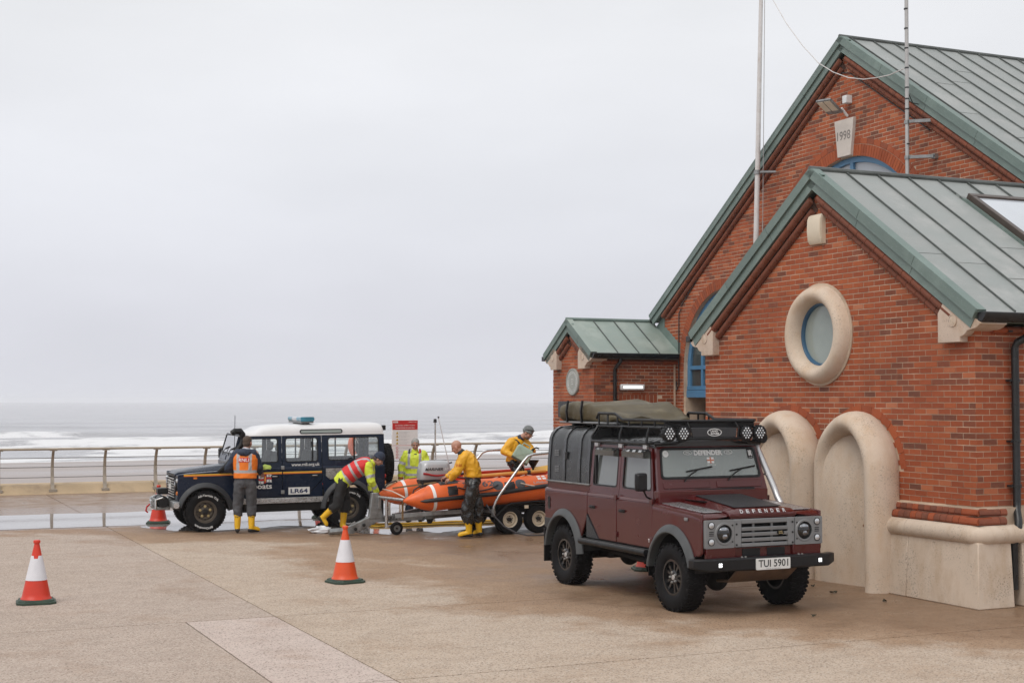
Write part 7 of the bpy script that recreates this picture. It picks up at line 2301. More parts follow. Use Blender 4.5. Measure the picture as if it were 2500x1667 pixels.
# ------------------------------------------------------------------ people
def remesh(mb, voxel, it=4, fold=0.0, fscale=9.0, seed=0.0, name='tmp'):
    """fuse overlapping closed pieces into one continuous surface."""
    me = bpy.data.meshes.new(name)
    me.from_pydata(mb.v, [], mb.f)
    bm = bmesh.new()
    bm.from_mesh(me)
    bmesh.ops.recalc_face_normals(bm, faces=bm.faces)
    bm.to_mesh(me)
    bm.free()
    o = bpy.data.objects.new(name, me)
    C.objects.link(o)
    m_ = o.modifiers.new('r', 'REMESH')
    m_.mode = 'VOXEL'
    m_.voxel_size = voxel
    s_ = o.modifiers.new('s', 'SMOOTH')
    s_.factor = 0.5
    s_.iterations = it
    dg = bpy.context.evaluated_depsgraph_get()
    res = bpy.data.meshes.new_from_object(o.evaluated_get(dg))
    bpy.data.objects.remove(o)
    bpy.data.meshes.remove(me)
    if fold:
        n_ = len(res.vertices)
        co = np.empty(n_ * 3)
        no = np.empty(n_ * 3)
        res.vertices.foreach_get('co', co)
        res.vertices.foreach_get('normal', no)
        co, no = co.reshape(-1, 3), no.reshape(-1, 3)
        for i in range(n_):
            p = co[i] * fscale
            q = Vector((p[0] + seed, p[1], p[2] * 0.8))
            f_ = 1 - abs(noise.noise(q)) * 2.2
            g_ = noise.noise(q * 2.7)
            co[i] += no[i] * fold * (f_ * 0.8 + g_ * 0.45 - 0.2)
        res.vertices.foreach_set('co', co.reshape(-1))
        res.update()
    return res

def finish(res, name, mats, parent, fn=None, **props):
    mats = mats if isinstance(mats, (list, tuple)) else [mats]
    res.materials.clear()
    for m in mats:
        res.materials.append(m)
    if fn:
        for p in res.polygons:
            p.material_index = fn(p.center)
    res.polygons.foreach_set('use_smooth', [True] * len(res.polygons))
    res.name = name
    o = bpy.data.objects.new(name, res)
    return link(o, parent, **props)

def join_meshes(name, meshes):
    bm = bmesh.new()
    for m in meshes:
        bm.from_mesh(m)
    me = bpy.data.meshes.new(name)
    bm.to_mesh(me)
    bm.free()
    return me

def basis(fwd, up):
    f = Vector(fwd).normalized()
    u = Vector(up)
    u = (u - f * u.dot(f)).normalized()
    l = u.cross(f)
    return f, l, u               # forward, left, up

def head_mesh(c, fwd, up, k=1.0):
    """head centred on c (middle of the skull), about 0.23 m high."""
    f, l, u = basis(fwd, up)
    c = Vector(c)
    P = lambda a, b, d: c + (f * a + l * b + u * d) * k
    rot = Matrix((f, l, u)).transposed()
    mb = MB()
    mb.sphere(P(-0.008, 0, 0.028), (0.096 * k, 0.076 * k, 0.090 * k), 18, 12, rot)      # skull
    mb.sphere(P(0.022, 0, -0.040), (0.070 * k, 0.060 * k, 0.078 * k), 16, 10, rot)      # face
    mb.sphere(P(0.052, 0, -0.092), (0.030 * k, 0.034 * k, 0.022 * k), 12, 8, rot)       # chin
    mb.capsule(P(0.082, 0, 0.000), 0.010 * k, P(0.106, 0, -0.036), 0.015 * k, 10)       # nose
    mb.capsule(P(0.078, 0.034, 0.014), 0.011 * k, P(0.080, -0.034, 0.014), 0.011 * k, 10)   # brow
    mb.capsule(P(0.082, 0.022, -0.066), 0.008 * k, P(0.082, -0.022, -0.066), 0.008 * k, 8)  # lips
    for s in (-1, 1):
        mb.sphere(P(0.060, s * 0.040, -0.030), (0.026 * k, 0.022 * k, 0.022 * k), 10, 8, rot)   # cheek
        mb.sphere(P(-0.008, s * 0.078, -0.012), (0.024 * k, 0.011 * k, 0.034 * k), 10, 8, rot)  # ear
    return mb, P, rot

def hand_mesh(wr, d, palm, curl=0.5, side=1, k=1.0):
    """wr wrist, d direction of the hand, palm = the way the palm faces; fingers bend towards the palm."""
    d, l, n = basis(d, palm)
    n = -n                                # back of the hand
    wr = Vector(wr)
    mb = MB()
    P = lambda a, b, c: wr + (d * a + l * b * side + n * c) * k
    rot = Matrix((d, l, n)).transposed()
    mb.capsule(P(-0.03, 0, 0), 0.028 * k, P(0.02, 0, 0), 0.029 * k, 12)
    mb.box(P(0.052, 0, 0), (0.085 * k, 0.078 * k, 0.026 * k), rot)
    for j, (b, ln, r_) in enumerate(((0.030, 0.070, 0.0098), (0.010, 0.080, 0.0102), (-0.011, 0.074, 0.0098), (-0.031, 0.058, 0.0088))):
        p = P(0.085, b, 0.0)
        ang = 0.0
        mb.capsule(P(0.06, b, 0), r_ * k, p, r_ * k, 8)
        for q in (0.42, 0.33, 0.25):
            ang += curl * 1.15
            p2 = p + (d * math.cos(ang) - n * math.sin(ang)) * (ln * q * k)
            mb.capsule(p, r_ * k, p2, r_ * 0.9 * k, 8)
            p = p2
    t0 = P(0.018, 0.028, -0.006)
    t1 = P(0.050, 0.056, -0.020)
    t2 = t1 + (d * math.cos(curl) * 0.9 - n * math.sin(curl) * 0.7 - l * side * 0.1) * 0.034 * k
    mb.capsule(t0, 0.015 * k, t1, 0.012 * k, 8)
    mb.capsule(t1, 0.012 * k, t2, 0.0095 * k, 8)
    return mb

SKIN = mat('weathered_skin', (0.46, 0.25, 0.18), 0.5, var=0.08, scale=20, dirt=(0.50, 0.20, 0.14), dscale=9, dlo=0.5, dhi=0.75)
M_EYE = mat('dark_eye', (0.02, 0.016, 0.014), 0.2)
M_HAIRB = mat('brown_hair', (0.075, 0.05, 0.035), 0.7, var=0.4, scale=60, bmp=0.8, bscale=150)
M_HAIRG = mat('grey_hair', (0.34, 0.33, 0.31), 0.75, var=0.3, scale=60, bmp=0.8, bscale=150)
M_HIVIS_O = mat('orange_hi_vis', (0.80, 0.19, 0.012), 0.65, var=0.06, scale=3)
M_HIVIS_Y = mat('yellow_hi_vis', (0.62, 0.72, 0.05), 0.6, var=0.06, scale=3)
M_HIVIS_R = mat('red_hi_vis', (0.62, 0.022, 0.022), 0.65, var=0.08, scale=3)
M_REFL = mat('silver_reflective_tape', (0.40, 0.40, 0.41), 0.35, var=0.1, scale=20)
M_NAVYC = mat('navy_cloth', (0.022, 0.032, 0.058), 0.8, var=0.2, scale=6)
M_JEANS = mat('faded_grey_jeans', (0.060, 0.061, 0.066), 0.85, var=0.25, scale=7, dirt=(0.12, 0.12, 0.13), dscale=6, dlo=0.5, dhi=0.8, bmp=0.3, bscale=200)
M_BLKTR = mat('black_trousers', (0.013, 0.013, 0.014), 0.7, var=0.3)
M_OILSK = mat('wet_black_oilskin', (0.012, 0.013, 0.014), 0.28, var=0.3, scale=4, rvar=0.12, spec=0.7)
M_YELJ = mat('yellow_oilskin', (0.74, 0.37, 0.012), 0.5, var=0.08, scale=3)
M_YELB = mat('yellow_rubber_boot', (0.76, 0.43, 0.010), 0.38, var=0.08, scale=5, dirt=(0.50, 0.28, 0.02), dscale=5, dlo=0.6, dhi=0.85)
M_SOLE = mat('black_boot_sole', (0.015, 0.015, 0.015), 0.7)
M_CHARC = mat('charcoal_collar', (0.018, 0.022, 0.024), 0.7)
M_GLOVE = mat('black_glove', (0.012, 0.012, 0.013), 0.6)
M_LIME = mat('lime_glove', (0.42, 0.52, 0.10), 0.6, var=0.15)
M_REDTR = mat('red_trim', (0.45, 0.02, 0.015), 0.6)

def torso_rings(J, g=0.0, top=1.0, bottom=0.0, k=1.0):
    """elliptic sections from the hips (0) to the shoulders (1)."""
    pel = (J['lh'] + J['rh']) / 2
    sh = (J['ls'] + J['rs']) / 2
    spine = J.get('spine', [pel, pel.lerp(sh, 0.5), sh])
    def sp(t):
        a, b, c = spine
        b2 = b * 2 - (a + c) * 0.5
        return a * (1 - t) ** 2 + b2 * 2 * t * (1 - t) + c * t * t
    lh, ls = (J['lh'] - J['rh']).normalized(), (J['ls'] - J['rs']).normalized()
    prof = [(-0.12, 0.155, 0.115), (0.0, 0.175, 0.130), (0.18, 0.172, 0.125), (0.38, 0.168, 0.118), (0.60, 0.180, 0.122), (0.80, 0.192, 0.122), (0.95, 0.175, 0.105), (1.06, 0.11, 0.075)]
    rings = []
    for t, w, d in prof:
        if t < bottom - 0.13 or t > top + 0.07:
            continue
        c = sp(t)
        ax = (sp(t + 0.02) - sp(t - 0.02)).normalized()
        lat = lh.lerp(ls, min(max(t, 0), 1))
        lat = (lat - ax * lat.dot(ax)).normalized()
        fr = lat.cross(ax)
        rings.append([c + lat * (w * k + g) * math.cos(2 * math.pi * j / 24) + fr * (d * k + g) * math.sin(2 * math.pi * j / 24) for j in range(24)])
    return rings, sp, lh, ls

def boot(mb, an, toe, kn, top_t, k=1.0, shaft=0.066):
    """wellington: shaft from the ankle up towards the knee, foot to the toe."""
    an, toe, kn = Vector(an), Vector(toe), Vector(kn)
    up = (kn - an).normalized()
    d = (toe - an)
    tp = an.lerp(kn, top_t)
    mb.capsule(an + up * 0.02, 0.056, tp - up * shaft, shaft, 14)
    mb.tube([tp - up * 0.10, tp], [shaft, shaft + 0.003], 16)
    f = d.normalized()
    heel = an - f * 0.035 - up * 0.045
    mb.capsule(heel, 0.042, toe - f * 0.055, 0.043, 12)
    mb.capsule(an, 0.052, toe - f * 0.07 + up * 0.008, 0.045, 12)

def person(name, label, base, J, face, cloth):
    """J: joints relative to base. cloth: instructions for what is worn."""
    root = thing(name, label, 'person', base, 0.0)
    J = {k: (Vector(v) if not isinstance(v, list) else [Vector(q) for q in v]) for k, v in J.items()}
    rings, sp, lh, ls = torso_rings(J)
    body = MB().loft(rings)
    neck = sp(1.02)
    body.capsule(neck, 0.062, J['hd'] + Vector(J['face']) * -0.012 - J['up'] * 0.03, 0.056, 12)
    for s in 'lr':
        body.capsule(J[s + 's'], 0.062, J[s + 'e'], 0.045, 12).capsule(J[s + 'e'], 0.045, J[s + 'w'], 0.031, 12)
        body.capsule(J[s + 'h'], 0.09, J[s + 'k'], 0.058, 12).capsule(J[s + 'k'], 0.058, J[s + 'a'], 0.042, 12)
        body.capsule(J[s + 'a'], 0.034, J[s + 'a'].lerp(J[s + 't'], 0.55), 0.024, 10)
    m1 = remesh(body, 0.016, 4)
    hm, P, rot = head_mesh(J['hd'], J['face'], J['up'], cloth.get('head', 1.0))
    m2 = remesh(hm, 0.0065, 3)
    parts = [m1, m2]
    for s, sd in (('l', 1), ('r', -1)):
        hd_ = cloth['hand_' + s]
        if not cloth.get('glove_' + s):
            parts.append(remesh(hand_mesh(J[s + 'w'], hd_[0], hd_[1], hd_[2], sd), 0.0048, 2))
    bo = finish(join_meshes('body', parts), 'body', SKIN, root)
    for s in (-1, 1):
        MB().sphere(P(0.084, s * 0.030, 0.000), 0.0095, 10, 8).build('eye', M_EYE, root, 60)
    # hair or cap
    k_ = cloth.get('head', 1.0)
    if cloth.get('hair'):
        h = MB().sphere(P(-0.016, 0, 0.040), (0.098 * k_, 0.082 * k_, 0.092 * k_), 18, 12, rot).sphere(P(-0.045, 0, -0.015), (0.060 * k_, 0.076 * k_, 0.075 * k_), 14, 10, rot)
        finish(remesh(h, 0.008, 2, 0.004, 60), 'hair', cloth['hair'], root)
        MB().capsule(P(0.086, 0.046, 0.020), 0.005, P(0.094, 0.016, 0.024), 0.006, 8).build('eyebrow', cloth['hair'], root, 60)
        MB().capsule(P(0.086, -0.046, 0.020), 0.005, P(0.094, -0.016, 0.024), 0.006, 8).build('eyebrow', cloth['hair'], root, 60)
    if cloth.get('beanie'):
        h = MB().sphere(P(-0.012, 0, 0.055), (0.106 * k_, 0.088 * k_, 0.090 * k_), 20, 12, rot).sphere(P(-0.03, 0, 0.02), (0.09 * k_, 0.088 * k_, 0.07 * k_), 18, 10, rot)
        h.tube([P(0.100 * math.cos(R(a)) - 0.012, 0.086 * math.sin(R(a)), 0.030 - 0.02 * (1 - math.cos(R(a))) / 2) for a in range(0, 360, 20)], 0.014, 10, closed=True)
        bn_ = finish(remesh(h, 0.008, 3, 0.003, 40), 'beanie', cloth['beanie'], root)
    if cloth.get('beard'):
        b_ = MB().sphere(P(0.040, 0, -0.075), (0.055, 0.058, 0.045), 14, 10, rot)
        finish(remesh(b_, 0.008, 2, 0.003, 60), 'beard', cloth['beard'], root)
    # trousers
    tr_ = MB()
    rg, _, _, _ = torso_rings(J, 0.014)
    tr_.loft(rg[:4])
    for s in 'lr':
        tr_.capsule(J[s + 'h'] + Vector((0, 0, 0.0)), 0.112, J[s + 'k'], 0.088 + cloth.get('baggy', 0), 16)
        an = J[s + 'k'].lerp(J[s + 'a'], cloth.get('leg_to', 0.62))
        tr_.capsule(J[s + 'k'], 0.088 + cloth.get('baggy', 0), an, 0.078 + cloth.get('baggy', 0), 16)
    finish(remesh(tr_, 0.013, 3, cloth.get('tfold', 0.014), 8.0, cloth.get('seed', 0)), 'trousers', cloth['trousers'], root)
    # boots
    if cloth.get('boots'):
        for s in 'lr':
            bm_ = MB()
            boot(bm_, J[s + 'a'], J[s + 't'], J[s + 'k'], cloth.get('boot_top', 0.62))
            up = (J[s + 'k'] - J[s + 'a']).normalized()
            f = (J[s + 't'] - J[s + 'a'])
            f = (f - up * f.dot(up) * 0.0).normalized()
            sole_n = f.cross(up.cross(f)).normalized()
            sole_n = up - f * up.dot(f)
            sole_n.normalize()
            a_ = J[s + 'a']
            fn = lambda c_, a_=a_, n_=sole_n, t_=J[s + 't']: 1 if (c_ - t_).dot(n_) < -0.018 else 0
            finish(remesh(bm_, 0.010, 3, 0.003, 14), 'boot', [cloth['boots'], M_SOLE], root, fn)
    # jacket: torso and sleeves
    jk = MB()
    rg, _, _, _ = torso_rings(J, cloth.get('jg', 0.03), 1.0, cloth.get('jbot', 0.0))
    jk.loft(rg)
    for s in 'lr':
        inw = (sp(0.93) - J[s + 's']).normalized()
        jk.capsule(J[s + 's'] + inw * 0.03, 0.092, J[s + 'e'], 0.072, 14)
        e_ = J[s + 'e'].lerp(J[s + 'w'], 0.90)
        jk.capsule(J[s + 'e'], 0.072, e_, 0.052, 14)
    nk = neck
    hdir = (J['hd'] - nk).normalized()
    jk.capsule(nk - hdir * 0.02, 0.088, nk + hdir * 0.03, 0.076, 14)
    jm = remesh(jk, 0.012, 3, cloth.get('jfold', 0.015), 10.0, cloth.get('seed', 0) + 5)
    jo = finish(jm, 'jacket', cloth['jacket'], root, cloth.get('jfn') and cloth['jfn'](J, sp, lh, ls))
    # collar
    cm = MB().capsule(nk + hdir * 0.015, 0.083, nk + hdir * 0.055, 0.075, 16)
    finish(remesh(cm, 0.010, 2, 0.006, 16), 'collar', cloth.get('collar', M_CHARC), root)
    if cloth.get('hood'):
        b_ = -lh.cross(Vector((0, 0, 1)))
        bk = -Vector(cloth['front'])
        c0 = sp(0.98) + bk * 0.10
        hm_ = MB().sphere(c0 + Vector((0, 0, 0.03)), (0.135, 0.10, 0.075), 18, 12).capsule(nk + ls * 0.09 + Vector((0, 0, 0.02)), 0.055, c0 + Vector((0, 0, 0.0)), 0.07).capsule(nk - ls * 0.09 + Vector((0, 0, 0.02)), 0.055, c0, 0.07)
        finish(remesh(hm_, 0.010, 3, 0.012, 14), 'hood', cloth['hood'], root)
    vest_o = None
    if cloth.get('vest'):
        vm = MB()
        rg, _, _, _ = torso_rings(J, cloth.get('jg', 0.03) + 0.018, 1.0, cloth.get('vbot', 0.0))
        vm.loft(rg[cloth.get('vskip', 1):])
        for s in 'lr':
            inw = (sp(0.93) - J[s + 's']).normalized()
            vm.capsule(J[s + 's'] + inw * 0.07, 0.085, J[s + 's'] + inw * 0.14, 0.085, 14)
        vme = remesh(vm, 0.011, 3, 0.007, 9.0, cloth.get('seed', 0) + 2)
        vest_o = finish(vme, 'vest', cloth['vest'], root, cloth['vfn'](J, sp, lh, ls))
    for s in 'lr':
        if cloth.get('glove_' + s):
            hd_ = cloth['hand_' + s]
            sd = 1 if s == 'l' else -1
            finish(remesh(hand_mesh(J[s + 'w'], hd_[0], hd_[1], hd_[2], sd, 1.12), 0.006, 2), 'glove', cloth['glove_' + s], root)
        elif cloth.get('cuff'):
            w_ = J[s + 'e'].lerp(J[s + 'w'], 0.82)
            MB().tube([J[s + 'e'].lerp(J[s + 'w'], 0.80), J[s + 'e'].lerp(J[s + 'w'], 0.90)], [0.056, 0.052], 14).build('cuff', cloth['cuff2'], root, 40)
            MB().tube([J[s + 'e'].lerp(J[s + 'w'], 0.90), J[s + 'e'].lerp(J[s + 'w'], 1.0)], [0.048, 0.042], 14).build('wrist_seal', cloth['cuff'], root, 40)
    return root, J, sp, lh, ls, vest_o or jo, P

def project_text(s, target, o, ex, ey, w, h, mt, parent, bold=0.0, off=0.004):
    """print lettering onto a garment: every point is dropped onto the cloth below it."""
    me = target.data
    bvh = BVHTree.FromPolygons([v.co for v in me.vertices], [tuple(p.vertices) for p in me.polygons])
    o, ex, ey = Vector(o), Vector(ex).normalized(), Vector(ey).normalized()
    en = ex.cross(ey)
    def fn(x, y):
        st = o + ex * x + ey * y + en * 0.3
        hit, nn, _, _ = bvh.ray_cast(st, -en)
        return (hit + en * off) if hit else o + ex * x + ey * y
    if s is None:
        mb = MB()
        N1, N2 = 12, 6
        mb.add([fn(-w / 2 + w * i / N1, -h / 2 + h * j / N2) for j in range(N2 + 1) for i in range(N1 + 1)], [(j * (N1 + 1) + i, j * (N1 + 1) + i + 1, (j + 1) * (N1 + 1) + i + 1, (j + 1) * (N1 + 1) + i) for j in range(N2) for i in range(N1)])
        return mb.build('printed_patch', mt, parent)
    return lettering(s, fn, w, h, mt, parent, bold)

def limb_t(p, a, b):
    d = b - a
    return (p - a).dot(d) / d.length_squared, (p - a - d * ((p - a).dot(d) / d.length_squared)).length

# --- man with the orange vest, back turned, at the navy car
def vest_bands(J, sp, lh, ls, h0=0.36, h1=0.45, v=0.115, vw=0.03):
    pel, sh = sp(0), sp(1)
    ax = (sh - pel)
    def fn(c):
        t = (c - pel).dot(ax) / ax.length_squared
        s_ = abs((c - pel).dot(ls))
        if h0 < t < h1:
            return 1
        if t > h1 and v - vw < s_ < v + vw:
            return 1
        return 0
    return fn
base = (-5.05, 27.0, 0.0)
J = dict(lh=(-0.10, 0, 0.93), rh=(0.10, 0, 0.93), ls=(-0.185, 0.02, 1.50), rs=(0.185, 0.02, 1.50), hd=(0.03, 0.06, 1.705), face=(0.30, 0.95, -0.10), up=(0.0, 0.10, 1.0),
         le=(-0.335, 0.06, 1.22), lw=(-0.22, 0.26, 1.14), re=(0.245, 0.10, 1.24), rw=(0.235, 0.28, 1.13),
         lk=(-0.14, 0.03, 0.52), la=(-0.14, 0.0, 0.095), lt=(-0.17, 0.20, 0.05), rk=(0.12, 0.04, 0.52), ra=(0.125, 0.0, 0.095), rt=(0.27, 0.14, 0.05))
root, JJ, sp, lh, ls, vo, P = person('person', 'man from behind in orange vest and yellow boots wiping the navy car', base, J, None, dict(
    hair=M_HAIRB, trousers=M_JEANS, boots=M_YELB, jacket=M_NAVYC, vest=[M_HIVIS_O, M_REFL], vfn=vest_bands, hood=M_NAVYC, front=(0, 1, 0), collar=mat('pale_shirt_collar', (0.55, 0.56, 0.60), 0.8),
    hand_l=((0.2, 0.9, -0.2), (0, 0, -1), 0.4), hand_r=((0.2, 0.9, -0.3), (0.3, 0.2, -1), 0.5), boot_top=0.70, leg_to=0.36, baggy=0.004, tfold=0.016, seed=1.0, jbot=0.14, vskip=2, head=1.0))
ap = project_text(None, vo, (0.0, -0.10, 1.385), (1, 0, 0), (0, 0.02, 1), 0.215, 0.085, M_PRINTR, vo, off=0.004)
project_text('RNLI', vo, (0.0, -0.10, 1.385), (1, 0, 0), (0, 0.02, 1), 0.19, 0.062, M_PRINTW, vo, 0.01, 0.008)
for b_ in [c for c in root.children if c.name.startswith('boot')]:
    project_text('RNLI', b_, (0.135 if b_.name != 'boot' else -0.14, -0.05, 0.315), (1, 0, 0), (0, 0, 1), 0.07, 0.026, M_PRINTK, b_, 0.01, 0.005)
gl = finish(remesh(hand_mesh(Vector((0.275, 0.27, 1.22)), (0.9, 0.3, 0.1), (0.2, 0.8, -0.3), 0.25, -1, 1.15), 0.007, 2), 'lime_cloth', M_LIME, root)
gl.parent = None
gl.location = base
gl.name = 'cleaning_glove'
gl['label'] = 'lime green cleaning glove held against the navy car door'
gl['category'] = 'glove'

# --- man in the red vest bending over the trailer coupling
base = (-3.30, 27.35, 0.0)
def red_bands(J, sp, lh, ls):
    pel, sh = sp(0.0), sp(1)
    ax = (sh - pel)
    def fn(c):
        t = (c - pel).dot(ax) / ax.length_squared
        s_ = abs((c - sp(0.5)).dot(ls))
        if 0.40 < t < 0.48 or 0.64 < t < 0.72:
            return 1
        if t > 0.72 and 0.07 < s_ < 0.125:
            return 1
        return 0
    return fn
def hv_sleeves(J, sp, lh, ls):
    pel, sh = sp(0.0), sp(1)
    ax = (sh - pel)
    def fn(c):
        best = (9, None, 0)
        for s in 'lr':
            for a, b, nm in ((s + 's', s + 'e', 'u'), (s + 'e', s + 'w', 'f')):
                t, d = limb_t(c, J[a], J[b])
                if 0.0 <= t <= 1.0 and d < best[0]:
                    best = (d, nm, t)
        tt = (c - pel).dot(ax) / ax.length_squared
        tors = (c - sp(min(max(tt, 0), 1))).length
        if best[1] and best[0] < 0.095 and (best[0] < tors * 0.62 or tors > 0.19):
            if best[1] == 'u' and 0.58 < best[2] < 0.78:
                return 1
            if best[1] == 'f' and 0.36 < best[2] < 0.56:
                return 1
            return 0
        if J.get('bands', True) and (0.13 < tt < 0.23 or 0.43 < tt < 0.53):
            return 1
        s_ = abs((c - sp(0.5)).dot(ls))
        if tt > 0.53 and 0.09 < s_ < 0.14:
            return 1
        return 0
    return fn
J = dict(lh=(0.05, 0.11, 0.99), rh=(0.06, -0.10, 0.97), ls=(0.57, 0.19, 1.27), rs=(0.55, -0.17, 1.25), hd=(0.745, 0.02, 1.385), face=(0.80, 0.0, -0.62), up=(0.62, 0, 0.80), spine=[(0.055, 0, 0.98), (0.31, 0.0, 1.185), (0.56, 0.01, 1.28)],
         re=(0.62, -0.20, 0.97), rw=(0.72, -0.06, 0.745), le=(0.58, 0.20, 0.96), lw=(0.58, 0.14, 0.77),
         lk=(0.09, 0.12, 0.545), la=(0.045, 0.10, 0.10), lt=(0.14, 0.0, 0.055), rk=(-0.03, -0.12, 0.535), ra=(-0.315, -0.12, 0.27), rt=(-0.215, -0.13, 0.10))
root, JJ, sp, lh, ls, vo, P = person('person', 'man in red vest over yellow jacket bending down to the trailer coupling', base, J, None, dict(
    beanie=M_NAVYC, hair=M_HAIRB, trousers=M_BLKTR, boots=M_YELB, jacket=[M_HIVIS_Y, M_REFL], jfn=hv_sleeves, vest=[M_HIVIS_R, M_REFL], vfn=red_bands, vskip=2, collar=M_HIVIS_Y,
    hand_l=((0.3, -0.1, -0.9), (0.9, 0, 0.3), 0.6), hand_r=((0.3, 0.1, -0.9), (0.9, 0.2, 0.3), 0.6), glove_l=M_GLOVE, glove_r=M_GLOVE, boot_top=0.80, leg_to=0.30, baggy=0.008, tfold=0.016, seed=4.0, front=(0.6, 0, -0.7)))
for b_ in [c for c in root.children if c.name.startswith('boot')]:
    c_ = sum((Vector(v.co) for v in b_.data.vertices), Vector()) / len(b_.data.vertices)
    if c_.y < 0:
        d_ = (JJ['rk'] - JJ['ra']).normalized()
        project_text('RNLI', b_, JJ['ra'].lerp(JJ['rk'], 0.55) + Vector((0, -0.06, 0)), (d_.z, 0, -d_.x), d_, 0.07, 0.026, M_PRINTK, b_, 0.01, 0.005)

# --- grey-haired man in the hi-vis jacket behind the boat
base = (-2.0, 29.3, 0.0)
J = dict(lh=(0.10, 0, 0.90), rh=(-0.10, 0, 0.90), ls=(0.20, 0.0, 1.40), rs=(-0.19, -0.01, 1.40), hd=(0.015, -0.04, 1.605), face=(0.05, -0.95, -0.22), up=(0, -0.12, 1),
         le=(0.30, -0.05, 1.12), lw=(0.16, -0.22, 0.95), re=(-0.275, -0.05, 1.13), rw=(-0.275, -0.12, 0.89),
         lk=(0.11, -0.02, 0.50), la=(0.11, 0.0, 0.09), lt=(0.14, -0.19, 0.05), rk=(-0.11, -0.02, 0.50), ra=(-0.11, 0.0, 0.09), rt=(-0.14, -0.19, 0.05))
root, JJ, sp, lh, ls, vo, P = person('person', 'grey haired man in yellow hi-vis jacket facing us behind the motor', base, J, None, dict(
    hair=M_HAIRG, trousers=M_NAVYC, boots=M_SOLE, jacket=[M_HIVIS_Y, M_REFL], jfn=hv_sleeves, collar=M_HIVIS_Y, jg=0.045, jfold=0.014,
    hand_l=((-0.3, -0.6, -0.6), (-0.6, 0, -0.6), 0.5), hand_r=((0.05, -0.15, -0.95), (0.9, 0, 0.1), 0.45), leg_to=0.8, seed=7.0, front=(0, -1, 0), head=1.0))
nk = sp(1.0)
for s in (-1, 1):
    MB().loft([[nk + Vector(p) for p in q] for q in ([(s * 0.035, -0.125, -0.10), (s * 0.05, -0.135, -0.10), (s * 0.05, -0.12, -0.12)], [(s * 0.09, -0.10, 0.06), (s * 0.13, -0.085, 0.05), (s * 0.13, -0.07, 0.03)], [(s * 0.085, -0.03, 0.12), (s * 0.125, -0.02, 0.11), (s * 0.12, -0.0, 0.07)])]).build('collar_flap', M_CHARC if s < 0 else M_REDTR, root, 50)
MB().loft([[nk + Vector(p) for p in q] for q in ([(-0.045, -0.13, 0.02), (0.045, -0.13, 0.02), (0.04, -0.10, 0.02), (-0.04, -0.10, 0.02)], [(-0.01, -0.162, -0.17), (0.01, -0.162, -0.17), (0.01, -0.15, -0.17), (-0.01, -0.15, -0.17)])]).build('shirt_front', M_NAVYC, root)
for s in 'lr':
    MB().tube([JJ[s + 'e'].lerp(JJ[s + 'w'], 0.84), JJ[s + 'e'].lerp(JJ[s + 'w'], 0.96)], [0.056, 0.054], 14).build('cuff', M_REDTR, root, 40)

# --- bald man in yellow smock and black trousers, at the near tube
base = (-0.80, 26.10, 0.0)
def plain(J, sp, lh, ls):
    return lambda c: 0
J = dict(lh=(0.05, 0.11, 1.0), rh=(0.10, -0.11, 1.0), ls=(-0.10, 0.22, 1.48), rs=(-0.07, -0.17, 1.46), hd=(-0.215, 0.02, 1.655), face=(-0.88, 0.22, -0.42), up=(-0.42, 0, 0.9), spine=[(0.075, 0, 1.02), (0.06, 0.0, 1.27), (-0.085, 0.02, 1.50)],
         re=(-0.20, -0.20, 1.20), rw=(-0.315, -0.02, 1.075), le=(-0.22, 0.26, 1.22), lw=(-0.40, 0.22, 1.10),
         lk=(0.17, 0.12, 0.56), la=(0.20, 0.12, 0.10), lt=(0.09, 0.26, 0.055), rk=(-0.01, -0.10, 0.55), ra=(0.02, -0.08, 0.10), rt=(-0.20, -0.10, 0.05))
root, JJ, sp, lh, ls, vo, P = person('person', 'bald man in yellow smock and wet black trousers leaning on the boat tube', base, J, None, dict(
    trousers=M_OILSK, boots=M_YELB, jacket=M_YELJ, collar=M_CHARC, jg=0.035, jfold=0.016, cuff=M_CHARC, cuff2=mat('buff_cuff', (0.60, 0.42, 0.18), 0.7),
    hand_l=((-0.9, 0.1, -0.3), (0, 0, -1), 0.5), hand_r=((-0.85, 0.35, -0.25), (0.1, 0.2, -1), 0.5), boot_top=0.52, leg_to=0.46, baggy=0.020, tfold=0.026, seed=10.0, jbot=0.15, front=(-1, 0, 0), head=1.02))
jo = [c for c in root.children if c.name.startswith('jacket')][0]
project_text('RNLI', jo, (-0.165, -0.28, 1.33), (1, 0, 0.12), (-0.12, 0, 1), 0.10, 0.05, M_REDTR, jo, 0.0, 0.005)

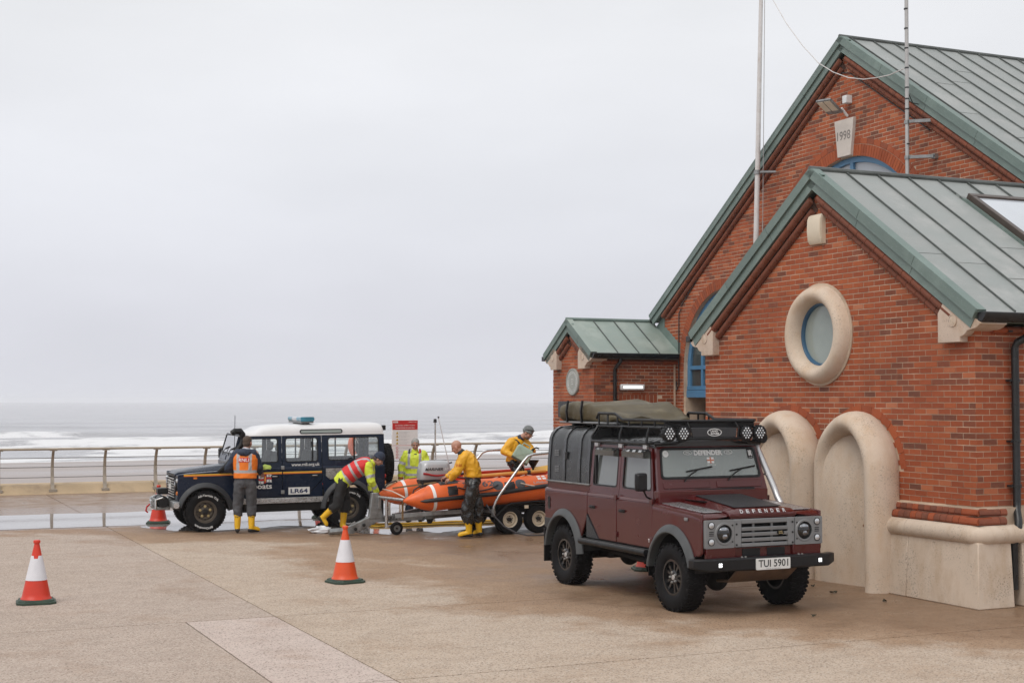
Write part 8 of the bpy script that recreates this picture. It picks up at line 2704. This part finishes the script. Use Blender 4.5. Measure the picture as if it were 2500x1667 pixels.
# --- man in yellow smock in the boat, holding the fuel can
base = (0.15, 27.62, 0.545)
J = dict(lh=(-0.10, 0.12, 0.76), rh=(-0.12, -0.11, 0.76), ls=(0.10, 0.17, 1.165), rs=(-0.175, -0.13, 1.155), hd=(0.155, -0.04, 1.335), face=(0.78, -0.30, -0.55), up=(0.52, -0.1, 0.85), spine=[(-0.11, 0, 0.76), (-0.08, 0.02, 1.0), (-0.03, 0.02, 1.19)],
         re=(-0.30, -0.20, 0.985), rw=(-0.125, -0.29, 0.895), le=(0.24, 0.02, 0.98), lw=(0.22, -0.20, 0.99),
         lk=(0.06, 0.10, 0.42), la=(-0.05, 0.12, 0.10), lt=(0.12, 0.08, 0.05), rk=(0.02, -0.14, 0.42), ra=(-0.10, -0.12, 0.10), rt=(0.08, -0.16, 0.05))
root, JJ, sp, lh, ls, vo, P = person('person', 'man in grey beanie and yellow smock standing in the boat holding a can', base, J, None, dict(
    beanie=mat('grey_wool', (0.17, 0.18, 0.18), 0.9, var=0.25, scale=40), beard=mat('dark_stubble', (0.16, 0.10, 0.075), 0.8), trousers=M_OILSK, boots=M_YELB, jacket=M_YELJ, collar=M_NAVYC, jg=0.033, jfold=0.014, cuff=M_CHARC, cuff2=mat('buff_cuff', (0.60, 0.42, 0.18), 0.7),
    hand_l=((-0.2, -0.6, -0.5), (-0.6, -0.2, 0.4), 0.6), hand_r=((0.85, -0.05, -0.3), (0.1, 0.2, 1), 0.35), boot_top=0.5, leg_to=0.8, baggy=0.02, tfold=0.018, seed=13.0, jbot=0.1, front=(1, 0, 0), head=1.0))
MB().tube([P(0.10 * math.cos(R(a)) - 0.01, 0.088 * math.sin(R(a)), 0.055 + 0.05 * math.cos(R(a))) for a in range(0, 360, 20)], 0.008, 6, closed=True).build('headlamp_strap', M_GLOVE, root, 40)
MB().capsule(P(0.098, 0.05, 0.0), 0.014, P(0.098, -0.05, 0.0), 0.014, 8).build('safety_glasses', mat('clear_brown_lens', (0.20, 0.13, 0.07), 0.1), root, 40)
MB().tube([sp(0.98) + Vector((-0.16, -0.12, 0.045)), sp(0.9) + Vector((-0.01, -0.165, 0.03)), sp(0.72) + Vector((0.09, -0.18, 0.0)), sp(0.5) + Vector((0.16, -0.16, 0.0))], 0.018, 6).build('shoulder_strap', M_GLOVE, root, 40)
# the can
cn = thing('fuel_can', 'pale green jerry can tilted in the arms of the man in the boat', 'fuel can', (0.15 + 0.055, 27.62 - 0.33, 1.475), 0.0)
rot = Matrix.Rotation(R(30), 4, 'Y')
M_CAN = mat('pale_green_can', (0.30, 0.39, 0.31), 0.5, var=0.08, scale=5)
def tilt(mb):
    return mb.xf(lambda p: rot @ p)
cb = tilt(MB().loft([[Vector((x, y, z)) for x, y in rrect(-0.17 + i_, 0.17 - i_, -0.075 + i_, 0.075 - i_, 0.03, 4)] for z, i_ in ((-0.15, 0.02), (-0.135, 0.0), (0.10, 0.0), (0.135, 0.015), (0.15, 0.035))])).build('can_body', M_CAN, cn, 40)
tilt(MB().tube([(-0.09, 0, 0.14), (-0.09, 0, 0.20), (0.05, 0, 0.20), (0.05, 0, 0.14)], 0.014, 8)).build('can_handle', M_CAN, cn, 40)
tilt(MB().cyl((0.12, 0, 0.13), (0.13, 0, 0.20), 0.028, 0.022, 12).tube([(0.13, 0, 0.20), (0.16, 0, 0.24), (0.22, 0, 0.25)], 0.014, 8)).build('spout', M_GLOVE, cn, 40)
tilt(MB().bb(-0.172, 0.172, -0.078, 0.078, -0.155, -0.10)).build('can_foot', mat('dark_olive', (0.06, 0.065, 0.04), 0.6), cn, bevel=0.015)
for a in (-1, 1):
    tilt(MB().box((0, -0.0755, 0.0), (0.30, 0.006, 0.012), Matrix.Rotation(R(38 * a), 3, 'Y'))).build('can_rib', M_CAN, cn)
